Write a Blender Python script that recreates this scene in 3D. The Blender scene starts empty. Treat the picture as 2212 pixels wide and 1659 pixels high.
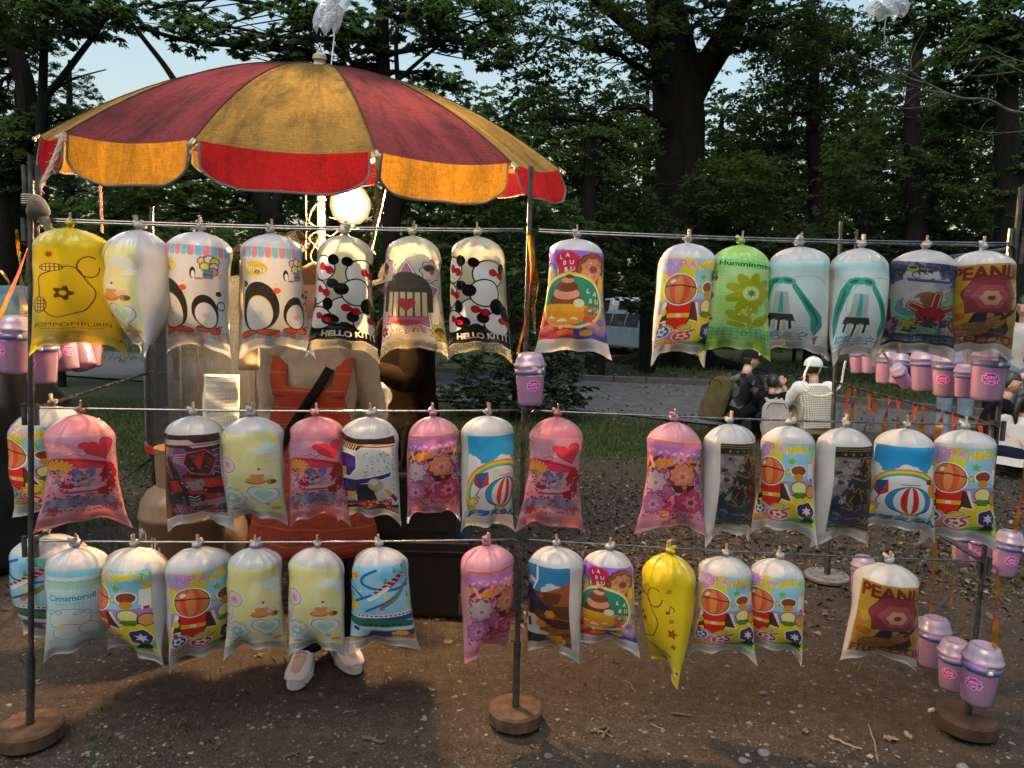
import bpy, bmesh, math, random
import numpy as np
from mathutils import Vector, Matrix, Euler

random.seed(7)
rng = np.random.default_rng(7)
PI = math.pi
scene = bpy.context.scene
COL = scene.collection

# ------------------------------------------------------------------ camera
F_PX, CX, CY = 1598.0, 1106.0, 829.5          # focal length and centre for a 2212 px wide frame
CAM_H = 1.45
PITCH, ROLL = math.radians(6.05), math.radians(1.6)
_f = Vector((0, math.cos(PITCH), -math.sin(PITCH)))
_r0 = Vector((1, 0, 0)); _u0 = Vector((0, math.sin(PITCH), math.cos(PITCH)))
CR = math.cos(ROLL) * _r0 + math.sin(ROLL) * _u0
CU = -math.sin(ROLL) * _r0 + math.cos(ROLL) * _u0
CF = _f
CAM = Vector((0, 0, CAM_H))
cam_d = bpy.data.cameras.new('camera'); cam_d.lens = 36.0 * F_PX / 2212.0; cam_d.sensor_width = 36.0
cam_d.clip_start = 0.05; cam_d.clip_end = 600.0
cam = bpy.data.objects.new('camera', cam_d); COL.objects.link(cam)
cam.matrix_world = Matrix(((CR.x, CU.x, -CF.x, CAM.x), (CR.y, CU.y, -CF.y, CAM.y), (CR.z, CU.z, -CF.z, CAM.z), (0, 0, 0, 1)))
scene.camera = cam

# ------------------------------------------------------------------ sky, sun, exposure
SUN_EL, SUN_AZ = math.radians(62), math.radians(205)     # azimuth clockwise from +Y (the light comes over the viewer's shoulder)
world = bpy.data.worlds.new('World'); scene.world = world; world.use_nodes = True
_nt = world.node_tree; _nt.nodes.clear()
_sky = _nt.nodes.new('ShaderNodeTexSky'); _sky.sky_type = 'NISHITA'; _sky.sun_disc = False
_sky.sun_elevation = SUN_EL; _sky.sun_rotation = SUN_AZ
_sky.air_density = 2.0; _sky.dust_density = 4.0; _sky.ozone_density = 1.0; _sky.altitude = 50
_bg = _nt.nodes.new('ShaderNodeBackground'); _bg.inputs['Strength'].default_value = 0.15
_wo = _nt.nodes.new('ShaderNodeOutputWorld')
_nt.links.new(_sky.outputs[0], _bg.inputs[0]); _nt.links.new(_bg.outputs[0], _wo.inputs[0])
sun_d = bpy.data.lights.new('sun', 'SUN'); sun_d.energy = 0.95; sun_d.angle = math.radians(40); sun_d.color = (1.0, 0.985, 0.96)
sun = bpy.data.objects.new('sun', sun_d); COL.objects.link(sun)
_sd = Vector((math.sin(SUN_AZ) * math.cos(SUN_EL), math.cos(SUN_AZ) * math.cos(SUN_EL), math.sin(SUN_EL)))
sun.rotation_euler = (-_sd).to_track_quat('-Z', 'Y').to_euler(); sun.location = _sd * 30
scene.view_settings.view_transform = 'Standard'; scene.view_settings.look = 'None'
scene.view_settings.exposure = 0.5; scene.view_settings.gamma = 1.0
scene.view_settings.use_curve_mapping = False
scene.render.engine = 'CYCLES'
cy = scene.cycles
cy.max_bounces = 7; cy.diffuse_bounces = 3; cy.glossy_bounces = 3; cy.transmission_bounces = 5
cy.transparent_max_bounces = 24; cy.use_denoising = True; cy.sample_clamp_indirect = 4.0
cy.caustics_reflective = False; cy.caustics_refractive = False

# ------------------------------------------------------------------ projection helpers
def ray(px, py):
    return (CF + CR * ((px - CX) / F_PX) + CU * (-(py - CY) / F_PX))
def at_y(px, py, Y):                 # the point of a picture ray on the upright plane y = Y
    d = ray(px, py); return CAM + d * (Y / d.y)
def at_z(px, py, z=0.0):             # ... on the level plane z
    d = ray(px, py); return CAM + d * ((z - CAM_H) / d.z)
def proj(p):
    v = Vector(p) - CAM; w = v.dot(CF)
    return CX + F_PX * v.dot(CR) / w, CY - F_PX * v.dot(CU) / w

# ------------------------------------------------------------------ object helpers
def tag(o, label=None, cat=None, group=None, kind=None):
    if label: o['label'] = label
    if cat: o['category'] = cat
    if group: o['group'] = group
    if kind: o['kind'] = kind
    return o
def empty(name, loc=(0, 0, 0), rz=0.0, label=None, cat=None, group=None):
    o = bpy.data.objects.new(name, None); COL.objects.link(o)
    o.location = loc; o.rotation_euler = (0, 0, rz); o.empty_display_size = 0.05
    return tag(o, label, cat, group)
def link(name, me, mat=None, parent=None, smooth=False):
    if mat is not None and not len(me.materials):
        for m in (mat if isinstance(mat, (list, tuple)) else [mat]): me.materials.append(m)
    if smooth and len(me.polygons): me.polygons.foreach_set('use_smooth', [True] * len(me.polygons))
    o = bpy.data.objects.new(name, me); COL.objects.link(o)
    if parent is not None: o.parent = parent
    return o
def copy_tree(o, parent=None):
    c = o.copy(); COL.objects.link(c)
    if parent is not None: c.parent = parent
    for ch in list(o.children): copy_tree(ch, c)
    return c
def arr_mesh(name, V, Fq, uv=None, mat_idx=None):
    """mesh from numpy vertices and an (n,k) face array"""
    V = np.asarray(V, dtype=np.float32); Fq = np.asarray(Fq, dtype=np.int32)
    me = bpy.data.meshes.new(name); n, k = Fq.shape
    me.vertices.add(len(V)); me.vertices.foreach_set('co', V.ravel())
    me.loops.add(n * k); me.loops.foreach_set('vertex_index', Fq.ravel())
    me.polygons.add(n); me.polygons.foreach_set('loop_start', np.arange(0, n * k, k, dtype=np.int32))
    me.polygons.foreach_set('loop_total', np.full(n, k, dtype=np.int32))
    if uv is not None:
        l = me.uv_layers.new(name='UVMap'); l.data.foreach_set('uv', np.asarray(uv, dtype=np.float32).ravel())
    if mat_idx is not None: me.polygons.foreach_set('material_index', np.asarray(mat_idx, dtype=np.int32))
    me.update(calc_edges=True); me.validate()
    return me

class MB:
    """collects simple shapes into ONE mesh"""
    def __init__(s): s.v = []; s.f = []; s.m = []; s.cur = 0
    def add(s, V, Fs, mi=None):
        b = len(s.v); s.v += [tuple(x) for x in V]
        for f in Fs: s.f.append(tuple(i + b for i in f)); s.m.append(s.cur if mi is None else mi)
    def box(s, c, size, rot=None, taper=1.0):
        sx, sy, sz = [x / 2 for x in size]; V = []
        for z in (-1, 1):
            k = taper if z > 0 else 1.0
            for x, y in ((-1, -1), (1, -1), (1, 1), (-1, 1)):
                p = Vector((x * sx * k, y * sy * k, z * sz))
                if rot is not None: p = rot @ p
                V.append(p + Vector(c))
        s.add(V, [(3, 2, 1, 0), (4, 5, 6, 7), (0, 1, 5, 4), (1, 2, 6, 5), (2, 3, 7, 6), (3, 0, 4, 7)])
    def tube(s, pts, r, n=8, caps=True, close=False):
        pts = [Vector(p) for p in pts]; m = len(pts)
        rs = r if isinstance(r, (list, tuple)) else [r] * m
        V = []; prev = None
        for i, p in enumerate(pts):
            if close: t = (pts[(i + 1) % m] - pts[i - 1])
            else: t = (pts[min(i + 1, m - 1)] - pts[max(i - 1, 0)])
            if t.length < 1e-9: t = Vector((0, 0, 1))
            t.normalize()
            if prev is None:
                a = t.orthogonal().normalized()
            else:
                a = prev - t * prev.dot(t)
                if a.length < 1e-6: a = t.orthogonal()
                a.normalize()
            prev = a; b = t.cross(a)
            for k in range(n):
                th = 2 * PI * k / n; V.append(p + (a * math.cos(th) + b * math.sin(th)) * rs[i])
        Fs = []
        for i in range(m if close else m - 1):
            i2 = (i + 1) % m
            for k in range(n):
                k2 = (k + 1) % n; Fs.append((i * n + k, i * n + k2, i2 * n + k2, i2 * n + k))
        if caps and not close:
            Fs.append(tuple(range(n))[::-1]); Fs.append(tuple((m - 1) * n + k for k in range(n)))
        s.add(V, Fs)
    def lathe(s, prof, c=(0, 0, 0), n=24, rot=None, cap0=True, cap1=True):
        c = Vector(c); V = []; m = len(prof)
        for r, z in prof:
            for k in range(n):
                th = 2 * PI * k / n; p = Vector((r * math.cos(th), r * math.sin(th), z))
                if rot is not None: p = rot @ p
                V.append(p + c)
        Fs = []
        for i in range(m - 1):
            for k in range(n):
                k2 = (k + 1) % n; Fs.append((i * n + k, i * n + k2, (i + 1) * n + k2, (i + 1) * n + k))
        if cap0: Fs.append(tuple(range(n))[::-1])
        if cap1: Fs.append(tuple((m - 1) * n + k for k in range(n)))
        s.add(V, Fs)
    def ball(s, c, r, n=14, m=9, fn=None, rot=None):
        rx, ry, rz = (r, r, r) if not isinstance(r, (tuple, list)) else r
        V = []
        for i in range(m + 1):
            ph = -PI / 2 + PI * i / m
            for k in range(n):
                th = 2 * PI * k / n
                p = Vector((rx * math.cos(ph) * math.cos(th), ry * math.cos(ph) * math.sin(th), rz * math.sin(ph)))
                if fn: p = fn(p)
                if rot is not None: p = rot @ p
                V.append(p + Vector(c))
        Fs = []
        for i in range(m):
            for k in range(n):
                k2 = (k + 1) % n; Fs.append((i * n + k, i * n + k2, (i + 1) * n + k2, (i + 1) * n + k))
        s.add(V, Fs)
    def grid(s, fn, nu, nv):
        V = [fn(i / nu, j / nv) for j in range(nv + 1) for i in range(nu + 1)]
        Fs = [(j * (nu + 1) + i, j * (nu + 1) + i + 1, (j + 1) * (nu + 1) + i + 1, (j + 1) * (nu + 1) + i) for j in range(nv) for i in range(nu)]
        s.add(V, Fs)
    def mesh(s, name='m'):
        me = bpy.data.meshes.new(name); me.from_pydata(s.v, [], s.f)
        if any(s.m): me.polygons.foreach_set('material_index', s.m)
        bm = bmesh.new(); bm.from_mesh(me); bmesh.ops.remove_doubles(bm, verts=bm.verts, dist=1e-6)
        bmesh.ops.recalc_face_normals(bm, faces=bm.faces); bm.to_mesh(me); bm.free(); me.update()
        return me
    def build(s, name, mat, parent=None, smooth=True, sharp=True):
        o = link(name, s.mesh(name), mat, parent, smooth)
        if smooth and sharp:
            try: o.data.set_sharp_from_angle(angle=math.radians(40))
            except Exception: pass
        return o

def bez(p0, p1, p2, n=8):
    p0, p1, p2 = Vector(p0), Vector(p1), Vector(p2)
    return [p0 * (1 - t) ** 2 + p1 * 2 * t * (1 - t) + p2 * t * t for t in [i / n for i in range(n + 1)]]
def spline(pts, n=6):
    pts = [Vector(p) for p in pts]; out = []
    for i in range(len(pts) - 1):
        p0 = pts[max(i - 1, 0)]; p1 = pts[i]; p2 = pts[i + 1]; p3 = pts[min(i + 2, len(pts) - 1)]
        for k in range(n):
            t = k / n
            out.append(0.5 * ((2 * p1) + (p2 - p0) * t + (2 * p0 - 5 * p1 + 4 * p2 - p3) * t * t + (-p0 + 3 * p1 - 3 * p2 + p3) * t ** 3))
    out.append(pts[-1]); return out

# ------------------------------------------------------------------ material helpers
class NT:
    def __init__(s, name):
        s.mat = bpy.data.materials.new(name); s.mat.use_nodes = True
        s.t = s.mat.node_tree; s.t.nodes.clear(); s.out = s.t.nodes.new('ShaderNodeOutputMaterial')
    def n(s, typ, **kw):
        nd = s.t.nodes.new('ShaderNode' + typ)
        for k, v in kw.items():
            if hasattr(nd, k) and k not in nd.inputs: setattr(nd, k, v)
            else: nd.inputs[k].default_value = v
        return nd
    def l(s, a, b): s.t.links.new(a, b)
    def mixc(s, f, a, b, mode='MIX'):
        m = s.t.nodes.new('ShaderNodeMix'); m.data_type = 'RGBA'; m.blend_type = mode
        for sock, v in ((m.inputs[0], f), (m.inputs[6], a), (m.inputs[7], b)):
            if hasattr(v, 'is_output'): s.l(v, sock)
            elif isinstance(v, (int, float)): sock.default_value = v
            else: sock.default_value = (*v[:3], 1)
        return m.outputs[2]
    def math(s, op, a, b=0.0, clamp=False):
        m = s.t.nodes.new('ShaderNodeMath'); m.operation = op; m.use_clamp = clamp
        for sock, v in ((m.inputs[0], a), (m.inputs[1], b)):
            if hasattr(v, 'is_output'): s.l(v, sock)
            else: sock.default_value = v
        return m.outputs[0]
    def ramp(s, fac, stops):
        r = s.t.nodes.new('ShaderNodeValToRGB'); e = r.color_ramp.elements
        while len(e) < len(stops): e.new(0.5)
        for el, (p, c) in zip(e, stops):
            el.position = p; el.color = (*c[:3], 1) if not isinstance(c, (int, float)) else (c, c, c, 1)
        s.l(fac, r.inputs[0]); return r.outputs[0]
    def noise(s, scale, detail=4.0, rough=0.55, coord=None, dist=0.0):
        nz = s.n('TexNoise'); nz.inputs['Scale'].default_value = scale; nz.inputs['Detail'].default_value = detail
        nz.inputs['Roughness'].default_value = rough; nz.inputs['Distortion'].default_value = dist
        if coord is None: coord = s.obj()
        s.l(coord, nz.inputs['Vector']); return nz.outputs['Fac']
    def obj(s):
        if not hasattr(s, '_oc'): s._oc = s.n('TexCoord').outputs['Object']
        return s._oc
    def scaled(s, vec, sc):
        mp = s.n('Mapping'); mp.inputs['Scale'].default_value = sc; s.l(vec, mp.inputs['Vector']); return mp.outputs[0]
    def bump(s, h, strength=0.3, dist=0.01):
        b = s.n('Bump'); b.inputs['Strength'].default_value = strength; b.inputs['Distance'].default_value = dist
        s.l(h, b.inputs['Height']); return b.outputs[0]
    def surf(s, sh): s.l(sh, s.out.inputs['Surface']); return s.mat
    def add(s, a, b):
        m = s.n('AddShader'); s.l(a, m.inputs[0]); s.l(b, m.inputs[1]); return m.outputs[0]
    def mixs(s, f, a, b):
        m = s.n('MixShader')
        if hasattr(f, 'is_output'): s.l(f, m.inputs[0])
        else: m.inputs[0].default_value = f
        s.l(a, m.inputs[1]); s.l(b, m.inputs[2]); return m.outputs[0]

def setin(node, key, v, t=None):
    if hasattr(v, 'is_output'): t.l(v, node.inputs[key])
    elif isinstance(v, (tuple, list)): node.inputs[key].default_value = (*v[:3], 1)
    else: node.inputs[key].default_value = v
def pmat(name, col, rough=0.6, metal=0.0, var=0.25, vscale=12.0, bump=0.0, bscale=40.0, col2=None, spec=0.5, trans=0.0):
    """principled paint with mottled colour, uneven gloss and fine relief"""
    t = NT(name); p = t.n('BsdfPrincipled')
    nz = t.noise(vscale, 5.0, 0.6)
    dark = tuple(c * (1 - var) for c in col) if col2 is None else col2
    lite = tuple(min(1, c * (1 + var * 0.6)) for c in col) if col2 is None else col
    t.l(t.ramp(nz, [(0.3, dark), (0.7, lite)]), p.inputs['Base Color'])
    t.l(t.math('MULTIPLY_ADD', nz, 0.25) if False else t.ramp(nz, [(0.25, max(0.02, rough - 0.1)), (0.75, min(1, rough + 0.1))]), p.inputs['Roughness'])
    p.inputs['Metallic'].default_value = metal; p.inputs['Specular IOR Level'].default_value = spec
    if bump: t.l(t.bump(t.noise(bscale, 4.0, 0.6), bump, 0.004), p.inputs['Normal'])
    if trans: p.inputs['Transmission Weight'].default_value = trans
    return t.surf(p.outputs[0])
def cloth(name, col, var=0.2, weave=260.0, trans=0.0, folds=18.0, dirt=None, bstr=0.35):
    t = NT(name); o = t.obj()
    nz = t.noise(folds, 5.0, 0.6)
    c = t.ramp(nz, [(0.3, tuple(x * (1 - var) for x in col)), (0.7, tuple(min(1, x * (1 + var * 0.5)) for x in col))])
    if dirt:
        d = t.ramp(t.noise(dirt[1], 8.0, 0.72), [(dirt[2], 0.0), (dirt[3], 1.0)])
        c = t.mixc(d, c, dirt[0])
    df = t.n('BsdfDiffuse'); df.inputs['Roughness'].default_value = 0.6; t.l(c, df.inputs['Color'])
    wv = t.noise(weave, 2.0, 0.5); fold = t.noise(folds * 0.5, 3.0, 0.5)
    h = t.math('ADD', t.math('MULTIPLY', wv, 0.15), fold)
    b = t.bump(h, bstr, 0.02); t.l(b, df.inputs['Normal'])
    sh = df.outputs[0]
    if trans:
        tr = t.n('BsdfTranslucent'); t.l(c, tr.inputs['Color']); t.l(b, tr.inputs['Normal'])
        sh = t.mixs(trans, sh, tr.outputs[0])
    return t.surf(sh)
# ------------------------------------------------------------------ ground, path, kerbs
def vnoise(x, y, f, seed=0):
    """smooth value noise on arrays"""
    x = np.asarray(x, float) * f; y = np.asarray(y, float) * f
    xi = np.floor(x).astype(np.int64); yi = np.floor(y).astype(np.int64); xf = x - xi; yf = y - yi
    def h(a, b):
        n = (a * 374761393 + b * 668265263 + seed * 1442695041) & 0x7fffffff
        n = ((n ^ (n >> 13)) * 1274126177) & 0x7fffffff; return ((n ^ (n >> 16)) & 0xffff) / 65535.0
    u = xf * xf * (3 - 2 * xf); v = yf * yf * (3 - 2 * yf)
    return (h(xi, yi) * (1 - u) + h(xi + 1, yi) * u) * (1 - v) + (h(xi, yi + 1) * (1 - u) + h(xi + 1, yi + 1) * u) * v
def ground_z(x, y):
    x = np.asarray(x, float); y = np.asarray(y, float)
    amp = np.clip((y - .5) / 4, .15, 1) * np.clip((16 - y) / 3, .5, 1)
    z = (vnoise(x, y, .8, 1) - .5) * .03 * amp + (vnoise(x, y, 3.3, 2) - .5) * .016 + (vnoise(x, y, 11, 3) - .5) * .010 + (vnoise(x, y, 28, 4) - .5) * .006
    return z * np.clip((y + 6) / 6, 0, 1) - .004
_gx = np.concatenate([np.linspace(-120, -14, 14), np.linspace(-12, -4.2, 40), np.linspace(-4, 4, 330), np.linspace(4.2, 12, 40), np.linspace(14, 120, 14)])
_gy = np.concatenate([np.linspace(-60, -1, 14), np.linspace(-.8, 1.2, 10), np.linspace(1.22, 6.0, 230), np.linspace(6.05, 20, 150), np.linspace(21, 200, 30)])
_X, _Y = np.meshgrid(_gx, _gy); _Z = ground_z(_X, _Y)
_ix = np.arange(_X.size).reshape(_X.shape)
_me = arr_mesh('ground', np.stack([_X, _Y, _Z], -1).reshape(-1, 3), np.stack([_ix[:-1, :-1], _ix[:-1, 1:], _ix[1:, 1:], _ix[1:, :-1]], -1).reshape(-1, 4))
def ground_mat():
    t = NT('soil'); o = t.obj(); p = t.n('BsdfPrincipled')
    n1 = t.noise(2.2, 6, .65); n2 = t.noise(18, 6, .7); n3 = t.noise(120, 6, .75); n4 = t.noise(.7, 4, .6)
    soil = t.ramp(n2, [(.28, (.020, .0146, .0106)), (.5, (.045, .0340, .0256)), (.75, (.086, .068, .053))])
    soil = t.mixc(t.ramp(n3, [(.50, 0.0), (.72, .75)]), soil, (.17, .138, .105)); soil = t.mixc(t.ramp(n3, [(.30, .8), (.46, 0.0)]), soil, (.014, .010, .0075))
    soil = t.mixc(t.ramp(n1, [(.35, .55), (.65, 0.0)]), soil, (.045, .032, .022))
    sep = t.n('SeparateXYZ'); t.l(o, sep.inputs[0]); y = sep.outputs[1]
    # grey gravel in front, dark leaf mould and moss further back
    wob = t.math('MULTIPLY', t.math('SUBTRACT', n1, .5), .9)
    near = t.ramp(t.math('MULTIPLY', t.math('ADD', t.math('SUBTRACT', 2.35, y), wob), 1.6), [(.30, 0.0), (.75, 1.0)])
    grav = t.ramp(n3, [(.3, (.035, .036, .038)), (.6, (.085, .085, .085)), (.85, (.19, .185, .175))])
    c = t.mixc(near, soil, grav)
    far = t.ramp(t.math('MULTIPLY', t.math('ADD', t.math('SUBTRACT', y, 5.2), wob), .35), [(.1, 0.0), (.9, 1.0)])
    mould = t.ramp(n2, [(.3, (.019, .020, .010)), (.6, (.040, .048, .022)), (.85, (.070, .080, .038))])
    c = t.mixc(far, c, mould)
    t.l(c, p.inputs['Base Color']); p.inputs['Roughness'].default_value = .92; p.inputs['Specular IOR Level'].default_value = .2
    hh = t.math('ADD', t.math('MULTIPLY', n3, .5), n2); t.l(t.bump(hh, 1.0, .022), p.inputs['Normal'])
    return t.surf(p.outputs[0])
GROUND = link('ground', _me, ground_mat(), None, True); tag(GROUND, kind='structure')

FAR_EDGE = [(-26, 27), (-12, 19.5), (-4, 16.2)] + [tuple(at_z(*p)[:2]) for p in ((1250, 824), (1530, 836), (1814, 872), (2000, 891), (2300, 915))] + [(17, 7.6), (30, 4)]
NEAR_EDGE = [(-26, 21), (-12, 14.5), (-4, 11.6), (0, 10.6), (2.0, 9.6), (3.2, 8.9), (5.0, 8.0), (8.0, 6.6), (15, 3.0), (28, -2)]
def resample(pts, n):
    P = spline([(x, y, 0) for x, y in pts], 12); d = [0]
    for a, c in zip(P, P[1:]): d.append(d[-1] + (c - a).length)
    out = []
    for k in range(n):
        s = d[-1] * k / (n - 1); i = max(0, min(len(d) - 2, np.searchsorted(d, s) - 1)); out.append(P[i].lerp(P[i + 1], (s - d[i]) / max(1e-6, d[i + 1] - d[i])))
    return out
_fe, _ne = resample(FAR_EDGE, 90), resample(NEAR_EDGE, 90)
_b = MB(); _b.grid(lambda u, v: _ne[round(u * 89)].lerp(_fe[round(u * 89)], v) + Vector((0, 0, .026 + .03 * math.sin(PI * v))), 89, 8)
M_ASPH = pmat('worn_asphalt', (.085, .086, .087), .88, 0, .5, 3.5, .9, 60, col2=(.045, .046, .047), spec=.25)
tag(_b.build('path', M_ASPH, None), kind='structure')
M_KERB = pmat('kerb_concrete', (.062, .062, .060), .9, 0, .35, 9, .4, 90, spec=.2)
def kerb(name, pts, s0, s1, side):
    root = None; L = 0; P = [p for p in pts if s0 <= p.x <= s1]
    # stones of about 0.6 m, laid end to end
    D = [0]
    for a, c in zip(P, P[1:]): D.append(D[-1] + (c - a).length)
    def at(s):
        i = max(0, min(len(D) - 2, int(np.searchsorted(D, s)) - 1)); return P[i].lerp(P[i + 1], (s - D[i]) / max(1e-6, D[i + 1] - D[i]))
    root = empty(name, at(0)); tag(root, kind='structure')
    me = None; n = int(D[-1] / .62)
    for k in range(n):
        a, c = at(k * .62), at(k * .62 + .612); m = (a + c) / 2; d = c - a
        if me is None:
            b = MB(); b.box((0, 0, .055), (.612, .15, .17), None, .97); me = b.mesh('kerb_stone'); bm = bmesh.new(); bm.from_mesh(me); bmesh.ops.bevel(bm, geom=bm.edges[:], offset=.012, segments=1, affect='EDGES'); bm.to_mesh(me); bm.free(); me.materials.append(M_KERB)
        o = link('kerb_stone', me, None, root); o.location = m - at(0) + Vector((0, 0, random.uniform(-.006, .006))); o.rotation_euler = (0, 0, math.atan2(d.y, d.x) + random.uniform(-.01, .01))
kerb('kerb', _fe, -6, 10, 1)
kerb('path_edge', _ne, 2.5, 7.5, 1)

# ------------------------------------------------------------------ foliage
def leaf_mat(name, c0, c1, trans=.48):
    t = NT(name); g = t.n('NewGeometry'); nz = t.noise(.9, 3, .6)
    r = g.outputs['Random Per Island'] if 'Random Per Island' in g.outputs else t.noise(5)
    f = t.math('ADD', t.math('MULTIPLY', r, .55), t.math('MULTIPLY', nz, .5))
    c = t.ramp(f, [(.15, c0), (.55, tuple((a + b) / 2 for a, b in zip(c0, c1))), (.95, c1)])
    df = t.n('BsdfDiffuse'); tr = t.n('BsdfTranslucent'); t.l(c, df.inputs['Color']); t.l(t.mixc(.5, c, (.12, .20, .04), 'MIX'), tr.inputs['Color'])
    gl = t.n('BsdfGlossy'); gl.inputs['Roughness'].default_value = .45; gl.inputs['Color'].default_value = (.5, .55, .5, 1)
    return t.surf(t.mixs(.018, t.mixs(trans, df.outputs[0], tr.outputs[0]), gl.outputs[0]))
M_LEAF = leaf_mat('leaf_mid', (.016, .038, .017), (.054, .105, .038))
M_LEAFL = leaf_mat('leaf_light', (.024, .056, .023), (.080, .142, .052))
M_LEAFD = leaf_mat('leaf_dark', (.0060, .0155, .0085), (.020, .043, .0195))
M_NEEDLE = leaf_mat('needle', (.016, .032, .020), (.045, .068, .042), .15)
M_YEW = leaf_mat('yew', (.008, .018, .010), (.024, .044, .018), .1)
def bark_mat(name, c0, c1, sc=14):
    t = NT(name); p = t.n('BsdfPrincipled'); o = t.obj(); st = t.scaled(o, (sc, sc, sc * .16)); n = t.noise(1.0, 7, .68, st, .6); n2 = t.noise(2.5, 4, .6)
    t.l(t.mixc(t.ramp(n2, [(.4, 0.0), (.75, .35)]), t.ramp(n, [(.3, c0), (.7, c1)]), (.014, .02, .011)), p.inputs['Base Color']); p.inputs['Roughness'].default_value = .95; p.inputs['Specular IOR Level'].default_value = .1
    t.l(t.bump(n, .9, .05), p.inputs['Normal']); return t.surf(p.outputs[0])
M_BARK = bark_mat('dark_bark', (.004, .0035, .003), (.014, .0125, .011)); M_BARK2 = bark_mat('furrowed_bark', (.0025, .0022, .002), (.013, .0105, .0085), 6)
M_BARKL = bark_mat('pale_bark', (.06, .058, .055), (.19, .185, .175), 20)

def leaf_quads(C, L, Nrm, Dir, w=.5, fold=.18, r=rng):
    """one folded diamond per leaf: centres C, length L, normals and pointing directions"""
    n = len(C); Nrm = Nrm / np.linalg.norm(Nrm, axis=1, keepdims=True); Dir = Dir - (Dir * Nrm).sum(1, keepdims=True) * Nrm; Dir /= np.linalg.norm(Dir, axis=1, keepdims=True) + 1e-9
    S = np.cross(Nrm, Dir); L = L[:, None]
    a = C - Dir * L * .5; b = C + S * L * w * .5 + Nrm * L * fold * .4 - Dir * L * .05; c = C + Dir * L * .5 - Nrm * L * fold * .5; d = C - S * L * w * .5 + Nrm * L * fold * .4 - Dir * L * .05
    return np.stack([a, b, c, d], 1).reshape(-1, 3)
def spray_points(n, c, R, seed, clump=26, flat=.22, droop=.25):
    """leaf centres gathered in flat sprays through an ellipsoid"""
    r = np.random.default_rng(seed); k = max(3, n // clump); u = r.normal(size=(k, 3)); u /= np.linalg.norm(u, axis=1, keepdims=True)
    cc = u * (r.uniform(.25, 1, (k, 1)) ** .6) * np.array(R) + np.array(c)
    idx = r.integers(0, k, n); sr = min(R) * r.uniform(.16, .34, k)
    ang = r.uniform(0, 2 * PI, n); q = np.sqrt(r.uniform(0, 1, n)); rad = sr[idx] * q
    tilt = r.normal(0, .22, (k, 2))[idx]
    off = np.stack([rad * np.cos(ang), rad * np.sin(ang), r.normal(0, 1, n) * sr[idx] * flat * .5], 1)
    off[:, 2] += off[:, 0] * tilt[:, 0] + off[:, 1] * tilt[:, 1] - droop * rad * q
    D = np.stack([np.cos(ang), np.sin(ang), np.full(n, -.35)], 1) + r.normal(0, .35, (n, 3))
    N = np.stack([tilt[:, 0] * -1, tilt[:, 1] * -1, np.ones(n)], 1) + r.normal(0, .45, (n, 3))
    return cc[idx] + off, N, D, cc
def limb(b, p0, p1, r0, r1, wob=.06, n=7, seed=0, nseg=7, lift=0.0):
    r = random.Random(seed); p0, p1 = Vector(p0), Vector(p1); L = (p1 - p0).length
    pts = [p0.lerp(p1, k / n) + Vector((r.uniform(-1, 1), r.uniform(-1, 1), r.uniform(-1, 1))) * wob * L * (0 if k in (0,) else 1) * .5 + Vector((0, 0, lift * L * math.sin(PI * k / n))) for k in range(n + 1)]
    b.tube(pts, [r0 + (r1 - r0) * (k / n) ** .8 for k in range(n + 1)], nseg); return pts
def vec(p): return Vector((float(p[0]), float(p[1]), float(p[2])))
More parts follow.
